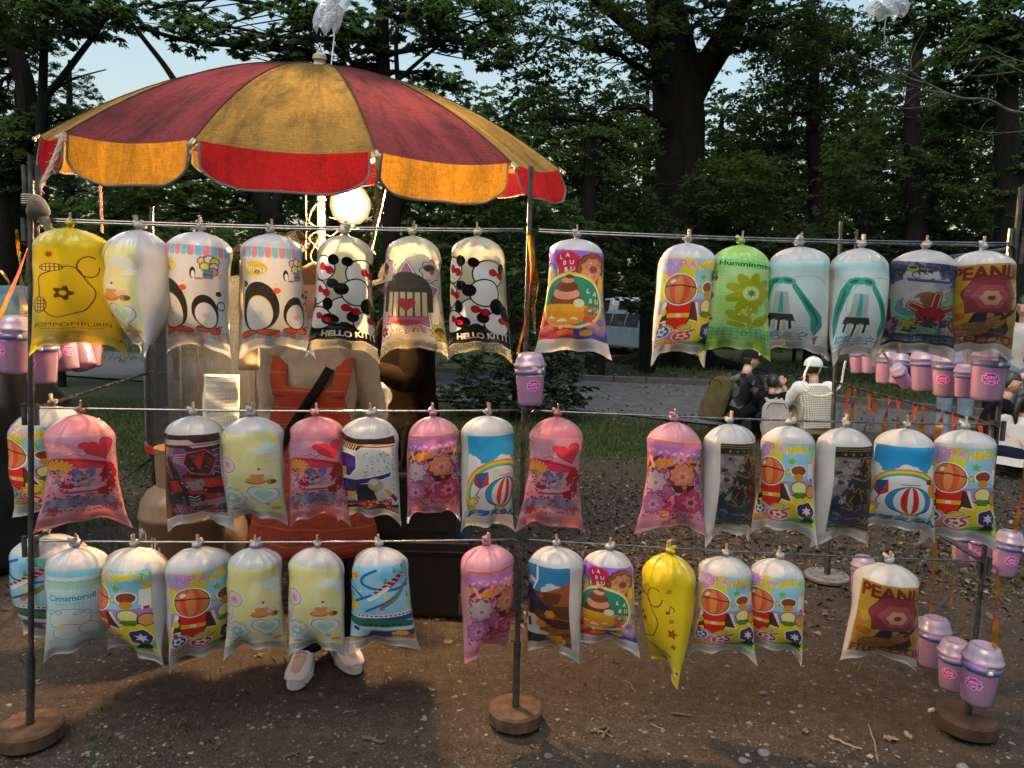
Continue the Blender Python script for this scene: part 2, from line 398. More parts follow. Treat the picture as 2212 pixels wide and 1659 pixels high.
def tree(name, label, cat, trunk, radii, blobs, mat, leaf, n_leaf, seed, bark=M_BARK, group=None, limbs=(), flare=0.0, w=.5, twigs=2, clump=26, flat=.22):
    """trunk: world points from the ground up; blobs: (centre, (rx, ry, rz)) of the crown; limbs: extra lists of points with (r0, r1)"""
    base = Vector(trunk[0]); e = empty(name, base, 0, label, cat, group); n_leaf = int(n_leaf * 1.75); leaf *= .78
    P = [Vector(p) - base for p in trunk]; Ps = spline(P, 5); m = len(Ps); R = np.interp(np.linspace(0, 1, m), np.linspace(0, 1, len(radii)), radii)
    b = MB(); rr = random.Random(seed)
    nseg = 18 if radii[0] > .2 else 9
    b.tube(Ps, [float(x) for x in R], nseg)
    if flare:
        for k in range(9):
            a = 2 * PI * k / 9 + rr.uniform(-.3, .3); L = flare * rr.uniform(.7, 1.5)
            b.tube(spline([(math.cos(a) * radii[0] * .55, math.sin(a) * radii[0] * .55, radii[0] * 1.5), (math.cos(a) * radii[0] * 1.05, math.sin(a) * radii[0] * 1.05, radii[0] * .35), (math.cos(a) * (radii[0] + L * .5), math.sin(a) * (radii[0] + L * .5), .06), (math.cos(a + .2) * (radii[0] + L), math.sin(a + .2) * (radii[0] + L), -.12)], 4), [radii[0] * q for q in (.5, .5, .48, .46, .42, .38, .34, .3, .26, .22, .2, .17, .12)], 8)
    for pts, r0, r1 in limbs:
        q = spline([Vector(p) - base for p in pts], 5); b.tube(q, [r0 + (r1 - r0) * k / (len(q) - 1) for k in range(len(q))], 9 if r0 > .05 else 6)
    vol = [math.sqrt(x[1][0] * x[1][2]) ** 2 for x in blobs]; tot = sum(vol); VV = []
    for bi, (c, Rr) in enumerate(blobs):
        cl = Vector(c) - base; n = int(n_leaf * vol[bi] / tot)
        Cp, N, D, cc = spray_points(n, cl, Rr, seed * 31 + bi, clump, flat)
        r = np.random.default_rng(seed + bi); L = leaf * (.45 + 1.15 * r.uniform(0, 1, n) ** 1.4)
        VV.append(leaf_quads(Cp, L, N, D, w))
        # a limb into the clump and twigs out to its sprays
        below = [q for q in Ps if q.z < cl.z + .2 * Rr[2]] or [Ps[0]]
        st = min(below[len(below) // 3:], key=lambda q: (q - cl).length) if len(below) > 2 else below[-1]
        lp = limb(b, st, cl, max(.012, min(.5 * radii[-1] + .01, .14)), .012, .10, 6, seed + bi, 6, .08)
        for k in range(min(len(cc), int(twigs * 8))):
            tgt = vec(cc[k]); s0 = lp[2 + k % (len(lp) - 2)]
            limb(b, s0, tgt, .012 if radii[0] < .2 else .02, .004, .12, 4, seed + k, 4, -.03)
    b.build('trunk', bark, e)
    if VV:
        V = np.concatenate(VV); o = link('crown', arr_mesh('crown', V, np.arange(len(V)).reshape(-1, 4)), mat, e); o['kind'] = 'stuff'
    return e
def blob(px, py, rx, ry, Y, dy=None):
    """a clump of foliage seen at px, py with half sizes rx, ry, standing at distance Y"""
    p = at_y(px, py, Y); s = Y / F_PX * 1.02; return (tuple(p), (rx * s, (dy if dy else rx * s * .8), ry * s))
def gp(px, Y, z=0.0):
    p = at_y(px, 700, Y); return (p.x, Y, z)
def pt(px, py, Y): return tuple(at_y(px, py, Y))

# --- the great elm behind the path
YE = 19.5
tree('elm_tree', 'huge dark forked elm with furrowed trunk rising behind the path', 'tree', [gp(1462, YE, -.1), pt(1464, 700, YE), pt(1466, 520, YE), pt(1468, 380, YE), pt(1466, 260, YE), pt(1455, 120, YE), pt(1425, -60, YE), pt(1410, -300, YE)], [.74, .66, .60, .60, .66, .58, .40, .25],
     [blob(1150, 90, 110, 120, 16), blob(1265, 230, 110, 70, 17), blob(1330, 60, 120, 70, 17.5), blob(1560, 40, 150, 60, 18.5), blob(1700, 60, 130, 90, 18), blob(1290, -90, 260, 60, 18), blob(1600, -120, 260, 60, 18), blob(1395, 150, 60, 40, 18.6), blob(1120, 260, 80, 60, 16.5)],
     M_LEAFD, .15, 19000, 11, M_BARK2, None, [([pt(1470, 250, YE), pt(1510, 170, YE), pt(1560, 90, YE - .5), pt(1605, 0, YE - 1), pt(1640, -120, YE - 1)], .42, .22), ([pt(1440, 110, YE), pt(1370, 60, YE - .5), pt(1310, 10, YE - 1), pt(1250, -60, YE - 1.5)], .24, .12), ([pt(1600, 20, YE - .5), pt(1545, 10, YE - .7), pt(1500, 30, YE - .7)], .08, .03)], 1.3, clump=30)
# --- slender trees to the side of the stall, with the open sky between them
YA = 8.2
tree('ash_tree', 'slender dark tree with two leaning stems beside the umbrella edge', 'tree', [gp(92, YA, -.05), pt(90, 600, YA), pt(90, 433, YA), pt(90, 284, YA), pt(93, 179, YA), pt(96, 60, YA), pt(99, -60, YA)], [.085, .075, .065, .06, .045, .04, .03],
     [blob(60, 20, 150, 70, 8), blob(210, 40, 90, 45, 8.3), blob(130, 262, 90, 40, 8.6), blob(40, 330, 110, 80, 8.8), blob(190, 300, 70, 40, 8.8)], M_LEAFL, .085, 10000, 12, limbs=[([pt(92, 250, YA), pt(102, 209, YA), pt(134, 167, YA), pt(179, 108, YA), pt(215, 60, YA), pt(255, -10, YA)], .045, .022), ([pt(110, 200, YA), pt(160, 170, YA + .2), pt(230, 150, YA + .3)], .015, .006)])
tree('crooked_tree', 'crooked dark tree with an S-shaped trunk at the picture edge behind the rope', 'tree', [gp(10, 8.8, -.05), pt(14, 600, 8.8), pt(18, 442, 8.8), pt(30, 358, 8.8), pt(60, 269, 8.8), pt(51, 164, 8.8), pt(18, 84, 8.8), pt(-10, 0, 8.8)], [.16, .14, .13, .12, .11, .10, .085, .06],
     [blob(-30, 60, 120, 80, 9), blob(20, 420, 80, 60, 9.5), blob(-40, 200, 60, 90, 9.2)], M_LEAFD, .10, 4200, 13)
YB = 9.5
tree('cherry_tree', 'leafy cherry tree spreading layered sprays above the umbrella', 'tree', [gp(830, YB, -.05), pt(845, 500, YB), pt(836, 300, YB), pt(828, 165, YB), pt(826, 60, YB), pt(826, -80, YB)], [.13, .11, .10, .09, .08, .06],
     [blob(330, 30, 110, 36, 8.8), blob(455, 75, 120, 40, 8.6), blob(590, 120, 90, 34, 8.8), blob(690, 60, 130, 60, 9), blob(880, 50, 130, 50, 9.6), blob(1000, 40, 120, 60, 9.4), blob(620, 20, 120, 30, 8.4), blob(950, 170, 70, 26, 9.8), blob(760, 110, 90, 36, 9.5), blob(1060, 110, 60, 40, 9.3)],
     M_LEAFL, .088, 13500, 14, limbs=[([pt(830, 190, YB), pt(620, 110, YB - .4), pt(420, 90, YB - .7), pt(300, 60, YB - .8), pt(230, 50, YB - .8)], .05, .008), ([pt(830, 120, YB), pt(700, 40, YB - .3), pt(560, -20, YB - .5)], .04, .015), ([pt(250, 0, YB - 1), pt(299, 69, YB - 1), pt(352, 137, YB - 1), pt(382, 182, YB - 1)], .022, .04), ([pt(860, 190, YB), pt(858, 60, YB), pt(900, -60, YB)], .035, .02), ([pt(830, 200, YB), pt(960, 90, YB), pt(1090, 30, YB)], .03, .008)], clump=34, flat=.12)
tree('maple_tree', 'low-branched dark maple whose forked trunk shows under the umbrella edge', 'tree', [gp(580, 10.5, -.05), pt(590, 520, 10.5), pt(588, 470, 10.5), pt(560, 420, 10.5), pt(520, 360, 10.5)], [.17, .15, .14, .10, .06],
     [blob(330, 400, 130, 60, 10.6), blob(500, 440, 120, 50, 11.5), blob(230, 470, 110, 50, 10.8), blob(690, 420, 110, 60, 11.8), blob(420, 340, 120, 60, 11.5), blob(600, 350, 150, 50, 11.4)], M_LEAFL, .115, 9000, 15, limbs=[([pt(588, 470, 10.5), pt(605, 420, 10.6), pt(640, 370, 10.8)], .10, .05)])
tree('linden_tree', 'dark linden with a leaning trunk seen past the lit bulb', 'tree', [gp(850, 12, -.05), pt(845, 560, 12), pt(850, 470, 12), pt(868, 420, 12), pt(900, 340, 12)], [.16, .14, .13, .11, .07],
     [blob(960, 440, 110, 70, 12.5), blob(1080, 420, 110, 90, 12.2), blob(880, 430, 90, 60, 13), blob(1010, 540, 110, 60, 12.4), blob(1180, 470, 90, 70, 12.8), blob(840, 560, 90, 60, 13), blob(1130, 330, 90, 50, 12.5)], M_LEAF, .125, 9000, 16)
tree('oak_tree', 'dark oak with hanging clumps between the umbrella and the great elm', 'tree', [gp(1290, 15, -.1), pt(1285, 600, 15), pt(1270, 430, 15), pt(1280, 300, 15)], [.22, .19, .15, .1],
     [blob(1200, 350, 110, 90, 15.3), blob(1300, 420, 110, 90, 15.6), blob(1250, 540, 120, 90, 15.2), blob(1380, 520, 100, 100, 16.5), blob(1340, 320, 90, 70, 16), blob(1180, 250, 80, 60, 15.5), blob(1390, 640, 60, 60, 15.5)], M_LEAFD, .14, 11000, 17)
for q, (px, Y, bl, lab, mt, n) in enumerate((
    (1402, 17, [blob(1600, 420, 130, 90, 17.5), blob(1530, 560, 90, 90, 17.6), blob(1690, 560, 120, 90, 17.3), blob(1620, 640, 120, 70, 17.8)], 'black-stemmed tree standing just before the great elm trunk', M_LEAFD, 11000),
    (1976, 15, [blob(1900, 380, 130, 90, 15.4), blob(2050, 420, 130, 90, 15.2), blob(1960, 240, 120, 80, 15.6), blob(2120, 300, 110, 90, 15), blob(1840, 520, 110, 90, 15.6), blob(2000, 560, 130, 90, 15.8), blob(2150, 560, 110, 100, 15.1)], 'tall dark tree behind the seated people, trunk straight', M_LEAFD, 15000),
    (1760, 20, [blob(1700, 250, 130, 90, 20.4), blob(1800, 150, 140, 90, 20.2), blob(1760, 380, 120, 80, 20.6), blob(1640, 330, 100, 80, 20.2), blob(1880, 100, 120, 80, 20), blob(1740, 60, 120, 60, 20.5)], 'dense dark tree behind the top of the path, next to the great elm', M_LEAFD, 13000),
    (2180, 11, [blob(2130, 130, 120, 80, 11.2), blob(2190, 40, 90, 70, 11), blob(2010, 40, 110, 50, 11.6), blob(2200, 420, 60, 110, 11), blob(2100, 250, 90, 40, 11.5)], 'leafy tree at the picture edge above the end post', M_LEAF, 9000))):
    tree('forest_tree', lab, 'tree', [gp(px, Y, -.1), pt(px - 3, 600, Y), pt(px + 4, 420, Y), pt(px + (40 if q == 0 else -6), 400 if q == 0 else 250, Y)] + ([] if q == 0 else [pt(px + 8, 80, Y)]), [.24, .21, .2, .15, .09] if q else [.20, .15, .06, .02], bl, mt, .125 if Y < 16 else .15, n, 40 + q, group=None)
# --- pines far behind at the sky gap
for q, (px, Y, top, lab) in enumerate(((40, 22, 60, 'tall grey-green pine at the picture edge'), (150, 25, 130, 'grey-green pine just beside the sky gap'))):
    bl = [blob(px + random.Random(q * 9 + k).uniform(-45, 45) , top + 30 + k * 42, 60 + k * 13, 26, Y, 1.2) for k in range(8)]
    tree('pine_tree', lab, 'tree', [gp(px, Y, -.1), pt(px, 500, Y), pt(px, 300, Y), pt(px, top, Y)], [.22, .19, .13, .05], bl, M_NEEDLE, .17, 11000, 60 + q, w=.22, clump=40, flat=.5, twigs=1)
# --- the wood behind: trees one can still tell apart
FW = [(-100, 30, 260, M_LEAF), (60, 34, 360, M_LEAFL), (250, 32, 350, M_LEAF), (400, 36, 370, M_LEAFL), (560, 33, 350, M_LEAF), (720, 35, 300, M_LEAF), (880, 31, 230, M_LEAFL), (1010, 27, 170, M_LEAFL), (1120, 33, 230, M_LEAF), (1260, 30, 240, M_LEAFD), (1400, 34, 120, M_LEAF), (1560, 30, 200, M_LEAFD), (1700, 33, 60, M_LEAF), (1860, 28, 150, M_LEAFD), (2020, 31, 90, M_LEAFD), (2180, 27, 60, M_LEAF), (2330, 29, 40, M_LEAFD)]
_fl = ('beyond the rope of the umbrella', 'behind the crooked stem', 'low on the horizon under the sky gap', 'behind the umbrella rim', 'behind the forked maple', 'behind the umbrella top', 'behind the cherry trunk', 'with a paler green crown', 'seen between umbrella and elm', 'behind the parked cars', 'straight behind the great elm', 'beside the elm trunk', 'behind the dense tree', 'behind the seated people', 'behind the straight dark trunk', 'beyond the end post', 'past the picture edge')
for q, (px, Y, top, mt) in enumerate(FW):
    r = random.Random(100 + q); bl = []
    y = top + 50
    while y < 790:
        for k in range(2): bl.append(blob(px + r.uniform(-75, 75), y + r.uniform(-15, 15), r.uniform(75, 115), r.uniform(38, 60), Y + r.uniform(-1.5, 1.5), 2.0))
        y += 62
    tree('wood_tree', 'dark tree of the far wood, ' + _fl[q], 'tree', [gp(px, Y, -.1), pt(px + 5, 600, Y), pt(px - 5, 400, Y), pt(px, top + 40, Y)], [.26, .22, .18, .06], bl, mt, .24, 11500, 80 + q, twigs=.5, clump=22, group='trees of the far wood')
# a farther belt that reads as one mass
_V = []
for k in range(46):
    r = np.random.default_rng(500 + k); x = -75 + k * 3.4 + r.uniform(-1, 1); Y = 52 + r.uniform(-5, 8); h = 7.2 + 6.5 * max(0, min(1, (x + 8) / 20)) + r.uniform(-1.5, 2)
    C, N, D, cc = spray_points(4200, (x, Y, h * .5), (3.2, 2.5, h * .52), 500 + k, 18, .4); _V.append(leaf_quads(C, .6 * r.uniform(.6, 1.2, len(C)), N, D, .6))
_V = np.concatenate(_V); tag(link('woodland', arr_mesh('woodland', _V, np.arange(len(_V)).reshape(-1, 4)), M_LEAFD), 'far belt of dark woodland closing the view', 'woodland', kind='stuff')

# unseen belt of trees added behind the viewer to screen off the bright low sky
_V = []
for k in range(17):
    r = np.random.default_rng(700 + k); x = -22 + k * 2.75 + r.uniform(-.8, .8); Y = -9.5 + r.uniform(-2, 1.5) - .02 * x * x * .5; h = 8.2 + r.uniform(-1.5, 1.2)
    C, N, D, cc = spray_points(1300, (x, Y, h * .52), (2.3, 1.8, h * .5), 700 + k, 18, .4); _V.append(leaf_quads(C, .5 * r.uniform(.6, 1.2, len(C)), N, D, .6))
_V = np.concatenate(_V); tag(link('woodland', arr_mesh('woodland', _V, np.arange(len(_V)).reshape(-1, 4)), M_LEAF), 'unseen belt of trees added behind the viewer to screen the low sky', 'woodland', kind='stuff')
# --- yew bush beside the path
YY = 9.3
_bl = [blob(1130, 700, 120, 50, YY), blob(1080, 790, 130, 45, YY), blob(1180, 790, 110, 50, YY), blob(1130, 850, 150, 40, YY - .1), blob(1010, 860, 90, 36, YY), blob(1100, 620, 90, 50, YY + .2), blob(1060, 560, 60, 50, YY + .4), blob(1230, 850, 70, 32, YY), blob(1210, 730, 60, 40, YY)]
tree('yew_bush', 'wide dark yew bush beside the path behind the hanging pink bucket', 'bush', [gp(1120, YY, -.03), pt(1125, 800, YY), pt(1110, 700, YY), pt(1090, 600, YY)], [.10, .08, .05, .02], _bl, M_YEW, .075, 15000, 70, w=.3, clump=34, flat=.2, twigs=1)
for q, (px, Y, bl, lab) in enumerate(((130, 11.5, [blob(60, 520, 110, 60, 11.5), blob(180, 560, 100, 70, 11.8), blob(120, 640, 130, 60, 11.6), blob(40, 640, 90, 60, 11.4)], 'leafy undergrowth bush behind the first yellow bag'), (380, 12.5, [blob(330, 560, 110, 60, 12.6), blob(440, 540, 110, 60, 12.8), blob(380, 640, 130, 60, 12.4)], 'leafy undergrowth bush behind the stall machine'), (900, 14, [blob(860, 660, 100, 50, 14), blob(960, 640, 100, 60, 14.2)], 'leafy undergrowth bush behind the dark jacket'), (1720, 21.5, [blob(1660, 700, 120, 40, 21.5), blob(1790, 690, 120, 50, 21.8), blob(1900, 700, 110, 50, 21)], 'low dark bush behind the verge and seated people'), (2080, 19, [blob(2010, 720, 120, 60, 19), blob(2150, 700, 110, 60, 19.2)], 'low dark bush behind the standing person'))):
    tree('undergrowth_bush', lab, 'bush', [gp(px, Y, -.03), pt(px, 690, Y), pt(px + 5, 620, Y)], [.06, .05, .02], bl, M_LEAF if q < 3 else M_LEAFD, .11, 5200, 90 + q, twigs=1)

# --- bare branches reaching in from a tree outside the frame
def bp(cx, cyy, Y): return pt((2050 + cx / 3.951) * .8848, cyy / 3.951 * .8848, Y)
YR = 5.6
_main = [bp(2600, 1500, YR + .5), bp(2100, 1180, YR + .2), bp(1778, 1095, YR), bp(1620, 1060, YR), bp(1430, 960, YR), bp(1200, 950, YR), bp(1030, 900, YR), bp(870, 820, YR), bp(640, 740, YR - .1), bp(540, 640, YR - .1), bp(450, 490, YR - .2), bp(430, 320, YR - .2), bp(450, 150, YR - .2)]
_base = at_z(3250, 1160); _base = Vector((_base.x, YR + .9, 0))
e = empty('bare_tree', _base, 0, 'bare pale branch reaching in high above the end post', 'tree')
_b = MB(); L_ = lambda pts, r0, r1: _b.tube(spline([Vector(p) - _base for p in pts], 4), list(np.linspace(r0, r1, (len(pts) - 1) * 4 + 1)), 6)
_b.tube([Vector((0, 0, -.05)), Vector((-.03, 0, 1.2)), Vector(_main[0]) - _base + Vector((.2, .1, .25)), Vector(_main[0]) - _base + Vector((.4, .2, 1.9))], [.10, .085, .05, .03], 9)
L_([Vector((-.03, 0, 1.2)) + _base] + _main, .015, .0020)
for pts, r0 in (([(1030, 900), (900, 880), (760, 840), (560, 770), (330, 650), (160, 560), (0, 420)], .009), ([(870, 820), (690, 690), (560, 620), (340, 550)], .006), ([(690, 690), (690, 560), (740, 430), (820, 285)], .006), ([(690, 690), (820, 530)], .003), ([(840, 740), (835, 660), (900, 560), (1010, 430)], .004), ([(1040, 940), (900, 1010), (680, 1045), (540, 1030), (415, 985)], .006), ([(720, 850), (560, 890), (450, 855)], .004), ([(640, 960), (610, 930), (640, 830)], .003), ([(1690, 690), (1520, 715), (1280, 730), (1140, 670)], .006), ([(1778, 700), (1560, 590), (1450, 545), (1220, 600)], .005), ([(1778, 600), (1560, 520), (1410, 430)], .005), ([(1200, 760), (1330, 630), (1400, 560)], .003), ([(1430, 960), (1450, 850), (1520, 780), (1520, 690), (1550, 670)], .004), ([(1778, 1265), (1600, 1280), (1420, 1275), (1250, 1240), (1120, 1180)], .006), ([(1350, 1270), (1400, 1190), (1470, 1135)], .003), ([(1480, 1275), (1550, 1200)], .003), ([(1420, 1310), (1560, 1290), (1640, 1200)], .003), ([(1778, 200), (1640, 110)], .004), ([(290, 660), (180, 690), (80, 640), (0, 590)], .004), ([(460, 750), (290, 795), (250, 740)], .003), ([(450, 490), (290, 560)], .003), ([(1080, 540), (1230, 380), (1340, 260)], .003), ([(540, 660), (400, 610), (340, 550), (420, 490), (590, 370)], .003), ([(640, 1000), (700, 940), (770, 880)], .002)):
    L_([bp(x, y, YR - .1 + .1 * math.sin(x * .01)) for x, y in pts], r0 * .75, .0012)
_b.build('trunk', M_BARKL, e)
# ------------------------------------------------------------------ flat prints, drawn by code as colour on the film
TXT = {}
_font_tmp = []
def text_tris(s, bold=0.0):
    """triangles of a line of lettering, height about 1"""
    key = (s, bold)
    if key in TXT: return TXT[key]
    cu = bpy.data.curves.new('lettering', 'FONT'); cu.body = s; cu.offset = bold; cu.resolution_u = 3; cu.fill_mode = 'BOTH'
    o = bpy.data.objects.new('lettering', cu); COL.objects.link(o)
    dg = bpy.context.evaluated_depsgraph_get(); dg.update()
    me = o.evaluated_get(dg).to_mesh(); me.calc_loop_triangles()
    V = np.array([v.co[:2] for v in me.vertices]) if len(me.vertices) else np.zeros((0, 2))
    T = np.array([t.vertices[:] for t in me.loop_triangles]) if len(me.loop_triangles) else np.zeros((0, 3), int)
    o.evaluated_get(dg).to_mesh_clear()
    bpy.data.objects.remove(o); bpy.data.curves.remove(cu)
    if len(V):
        lo, hi = V.min(0), V.max(0); V = (V - (lo + hi) / 2) / max(hi[1] - lo[1], 1e-6)
    TXT[key] = (V, T); return TXT[key]

class Cv:
    """canvas: x runs 0..1 across, y runs 0..asp downwards"""
    def __init__(s, w=352, asp=1.55, bg=None):
        s.w = w; s.h = int(w * asp); s.asp = asp
        s.rgb = np.ones((s.h, s.w, 3), np.float32); s.a = np.zeros((s.h, s.w), np.float32)
        yy, xx = np.mgrid[0:s.h, 0:s.w]; s.x = (xx + 0.5) / w; s.y = (yy + 0.5) / w
        s.clip = None
    def put(s, m, col, a=1.0):
        m = m.astype(np.float32) * a
        if s.clip is not None: m = m * s.clip
        s.rgb += (np.asarray(col[:3], np.float32) - s.rgb) * m[..., None]
        s.a = s.a + (1 - s.a) * m
    def sub(s, x0, y0, x1, y1):
        i0 = max(0, int(x0 * s.w)); i1 = min(s.w, int(x1 * s.w) + 2); j0 = max(0, int(y0 * s.w)); j1 = min(s.h, int(y1 * s.w) + 2)
        return (slice(j0, max(j0, j1)), slice(i0, max(i0, i1)))
    def putsub(s, sl, m, col, a=1.0):
        m = m.astype(np.float32) * a
        if s.clip is not None: m = m * s.clip[sl]
        s.rgb[sl] += (np.asarray(col[:3], np.float32) - s.rgb[sl]) * m[..., None]
        s.a[sl] = s.a[sl] + (1 - s.a[sl]) * m
    def ell(s, cx, cy, rx, ry, col, rot=0.0, a=1.0):
        R = max(rx, ry); sl = s.sub(cx - R, cy - R, cx + R, cy + R)
        dx, dy = s.x[sl] - cx, s.y[sl] - cy; c, n = math.cos(rot), math.sin(rot)
        s.putsub(sl, ((dx * c + dy * n) / rx) ** 2 + ((-dx * n + dy * c) / ry) ** 2 < 1, col, a)
    def ring(s, cx, cy, r, w, col):
        d = np.hypot(s.x - cx, s.y - cy); s.put(np.abs(d - r) < w / 2, col)
    def poly(s, pts, col, a=1.0):
        P = np.asarray(pts, float); lo, hi = P.min(0), P.max(0); sl = s.sub(lo[0], lo[1], hi[0], hi[1])
        X, Y = s.x[sl], s.y[sl]; m = np.zeros(X.shape, bool)
        for i in range(len(P)):
            x0, y0 = P[i - 1]; x1, y1 = P[i]
            if y0 == y1: continue
            m ^= ((y0 > Y) != (y1 > Y)) & (X < (x1 - x0) * (Y - y0) / (y1 - y0) + x0)
        s.putsub(sl, m, col, a)
    def rect(s, x0, y0, x1, y1, col, a=1.0): s.poly([(x0, y0), (x1, y0), (x1, y1), (x0, y1)], col, a)
    def line(s, pts, w, col, a=1.0):
        P = np.asarray(pts, float); lo, hi = P.min(0) - w, P.max(0) + w; sl = s.sub(lo[0], lo[1], hi[0], hi[1])
        X, Y = s.x[sl], s.y[sl]; m = np.zeros(X.shape, bool)
        for i in range(len(P) - 1):
            ax, ay = P[i]; bx, by = P[i + 1]; dx, dy = bx - ax, by - ay; L = dx * dx + dy * dy + 1e-12
            t = np.clip(((X - ax) * dx + (Y - ay) * dy) / L, 0, 1)
            m |= (X - ax - t * dx) ** 2 + (Y - ay - t * dy) ** 2 < (w / 2) ** 2
        s.putsub(sl, m, col, a)
    def polar(s, cx, cy, fn, col, a=1.0, n=72, sx=1.0, sy=1.0):
        s.poly([(cx + fn(t) * math.cos(t) * sx, cy + fn(t) * math.sin(t) * sy) for t in [2 * PI * i / n for i in range(n)]], col, a)
    def star(s, cx, cy, r, col, n=5, k=0.5, rot=-PI / 2):
        s.poly([(cx + (r if i % 2 == 0 else r * k) * math.cos(rot + PI * i / n), cy + (r if i % 2 == 0 else r * k) * math.sin(rot + PI * i / n)) for i in range(2 * n)], col)
    def flower(s, cx, cy, r, col, mid, n=6):
        s.polar(cx, cy, lambda t: r * (0.8 + 0.2 * math.cos(n * t)), col); s.ell(cx, cy, r * 0.35, r * 0.35, mid)
    def puff(s, cx, cy, r, col, n=9, k=0.1, line=None, sx=1.0, sy=1.0):
        if line: s.polar(cx, cy, lambda t: (r + 0.012) * (1 + k * math.cos(n * t)), line, sx=sx, sy=sy)
        s.polar(cx, cy, lambda t: r * (1 + k * math.cos(n * t)), col, sx=sx, sy=sy)
    def heart(s, cx, cy, r, col, rot=0.0):
        P = []
        for i in range(48):
            t = 2 * PI * i / 48; x = 16 * math.sin(t) ** 3; y = -(13 * math.cos(t) - 5 * math.cos(2 * t) - 2 * math.cos(3 * t) - math.cos(4 * t))
            c, n = math.cos(rot), math.sin(rot); P.append((cx + (x * c - y * n) * r / 16, cy + (x * n + y * c) * r / 16))
        s.poly(P, col)
    def cloud(s, cx, cy, w, col):
        for dx, dy, r in ((-.5, .1, .3), (-.15, -.1, .42), (.25, -.02, .36), (.55, .14, .26)): s.ell(cx + dx * w, cy + dy * w, r * w * .8, r * w * .7, col)
        s.rect(cx - .72 * w, cy + .1 * w, cx + .75 * w, cy + .32 * w, col)
    def text(s, t, cx, cy, h, col, rot=0.0, sx=1.0, bold=0.02, a=1.0, outline=None, ow=0.03, width=None):
        if outline is not None: s.text(t, cx, cy, h, outline, rot, sx, bold + ow, a, None, width=width)
        V, T = text_tris(t, bold)
        if not len(V): return
        if width: sx = width / max(1e-6, (V[:, 0].max() - V[:, 0].min()) * h)
        P = np.stack([V[:, 0] * h * sx, -V[:, 1] * h], 1); c, n = math.cos(rot), math.sin(rot)
        P = np.stack([P[:, 0] * c - P[:, 1] * n + cx, P[:, 0] * n + P[:, 1] * c + cy], 1)
        for tr in T: s.poly(P[tr], col, a)
    def gingham(s, x0, y0, x1, y1, c1, c2, n=14):
        m = (s.x >= x0) & (s.x < x1) & (s.y >= y0) & (s.y < y1)
        g = ((s.x * n) % 1 < .5).astype(float) + ((s.y * n) % 1 < .5).astype(float)
        s.put(m, c1); s.put(m & (g > .5), c2, .5); s.put(m & (g > 1.5), c2, .6)
    def dots(s, x0, y0, x1, y1, col, n=22, r=.2, a=1.0):
        m = (s.x >= x0) & (s.x < x1) & (s.y >= y0) & (s.y < y1)
        row = np.floor(s.y * n); u = (s.x * n + .5 * (row % 2)) % 1 - .5; v = (s.y * n) % 1 - .5
        s.put(m & (u * u + v * v < r * r), col, a)
    def swirl(s, x0, y0, x1, y1, cols, seed=0, sc=5.0, a=1.0):
        r = np.random.default_rng(seed); n = np.zeros_like(s.x)
        for k in range(1, 5):
            for _ in range(2):
                ang, ph = r.uniform(0, 2 * PI, 2); f = sc * k * r.uniform(.7, 1.3)
                n += np.sin(f * (s.x * math.cos(ang) + s.y * math.sin(ang)) + ph + 1.3 * n) / k
        n = (n - n.min()) / (n.max() - n.min()); m = (s.x >= x0) & (s.x < x1) & (s.y >= y0) & (s.y < y1)
        idx = np.clip(n * len(cols), 0, len(cols) - 1e-3).astype(int)
        for i, c in enumerate(cols): s.put(m & (idx == i), c, a)
    def confetti(s, n, seed, x0, y0, x1, y1, cols, r0=.012, r1=.035, ink=(.22, .10, .16)):
        r = random.Random(seed)
        for i in range(n):
            x, y, q, k = r.uniform(x0, x1), r.uniform(y0, y1), r.uniform(r0, r1), i % 5; c = cols[i % len(cols)]
            if k == 0: s.flower(x, y, q * 1.25, ink, ink, 5); s.flower(x, y, q, c, cols[(i + 2) % len(cols)], 5)
            elif k == 1: s.heart(x, y, q * 1.2, ink, r.uniform(-.6, .6)); s.heart(x, y, q * .9, c)
            elif k == 2: s.star(x, y, q * 1.25, ink, 5, .5, r.uniform(0, 3)); s.star(x, y, q * .9, c, 5, .5, r.uniform(0, 3))
            elif k == 3: a = r.uniform(0, 6); s.line([(x + q * 1.6 * math.cos(a + t * .5) * (1 - t * .08), y + q * 1.6 * math.sin(a + t * .5) * (1 - t * .08)) for t in range(9)], .008, ink)
            else: s.ell(x, y, q * 1.3, q * .55, ink, r.uniform(-1.5, 1.5)); s.ell(x, y, q * .9, q * .3, c, r.uniform(-1.5, 1.5))
    def shade(s, k):
        s.rgb *= k; return s
    def image(s, name):
        im = bpy.data.images.new(name, s.w, s.h, alpha=True)
        g = s.rgb.mean(2, keepdims=True); px = np.concatenate([np.clip((g + (s.rgb - g) * 1.22) * 1.13 - .02, 0, .97), s.a[..., None]], 2)[::-1].astype(np.float32)
        im.pixels.foreach_set(np.ascontiguousarray(px).ravel()); im.update(); im.pack(); return im
def rgb(h): return tuple(int(h[i:i + 2], 16) / 255 for i in (0, 2, 4))
WH, BK = (.96, .96, .95), (.03, .03, .035)

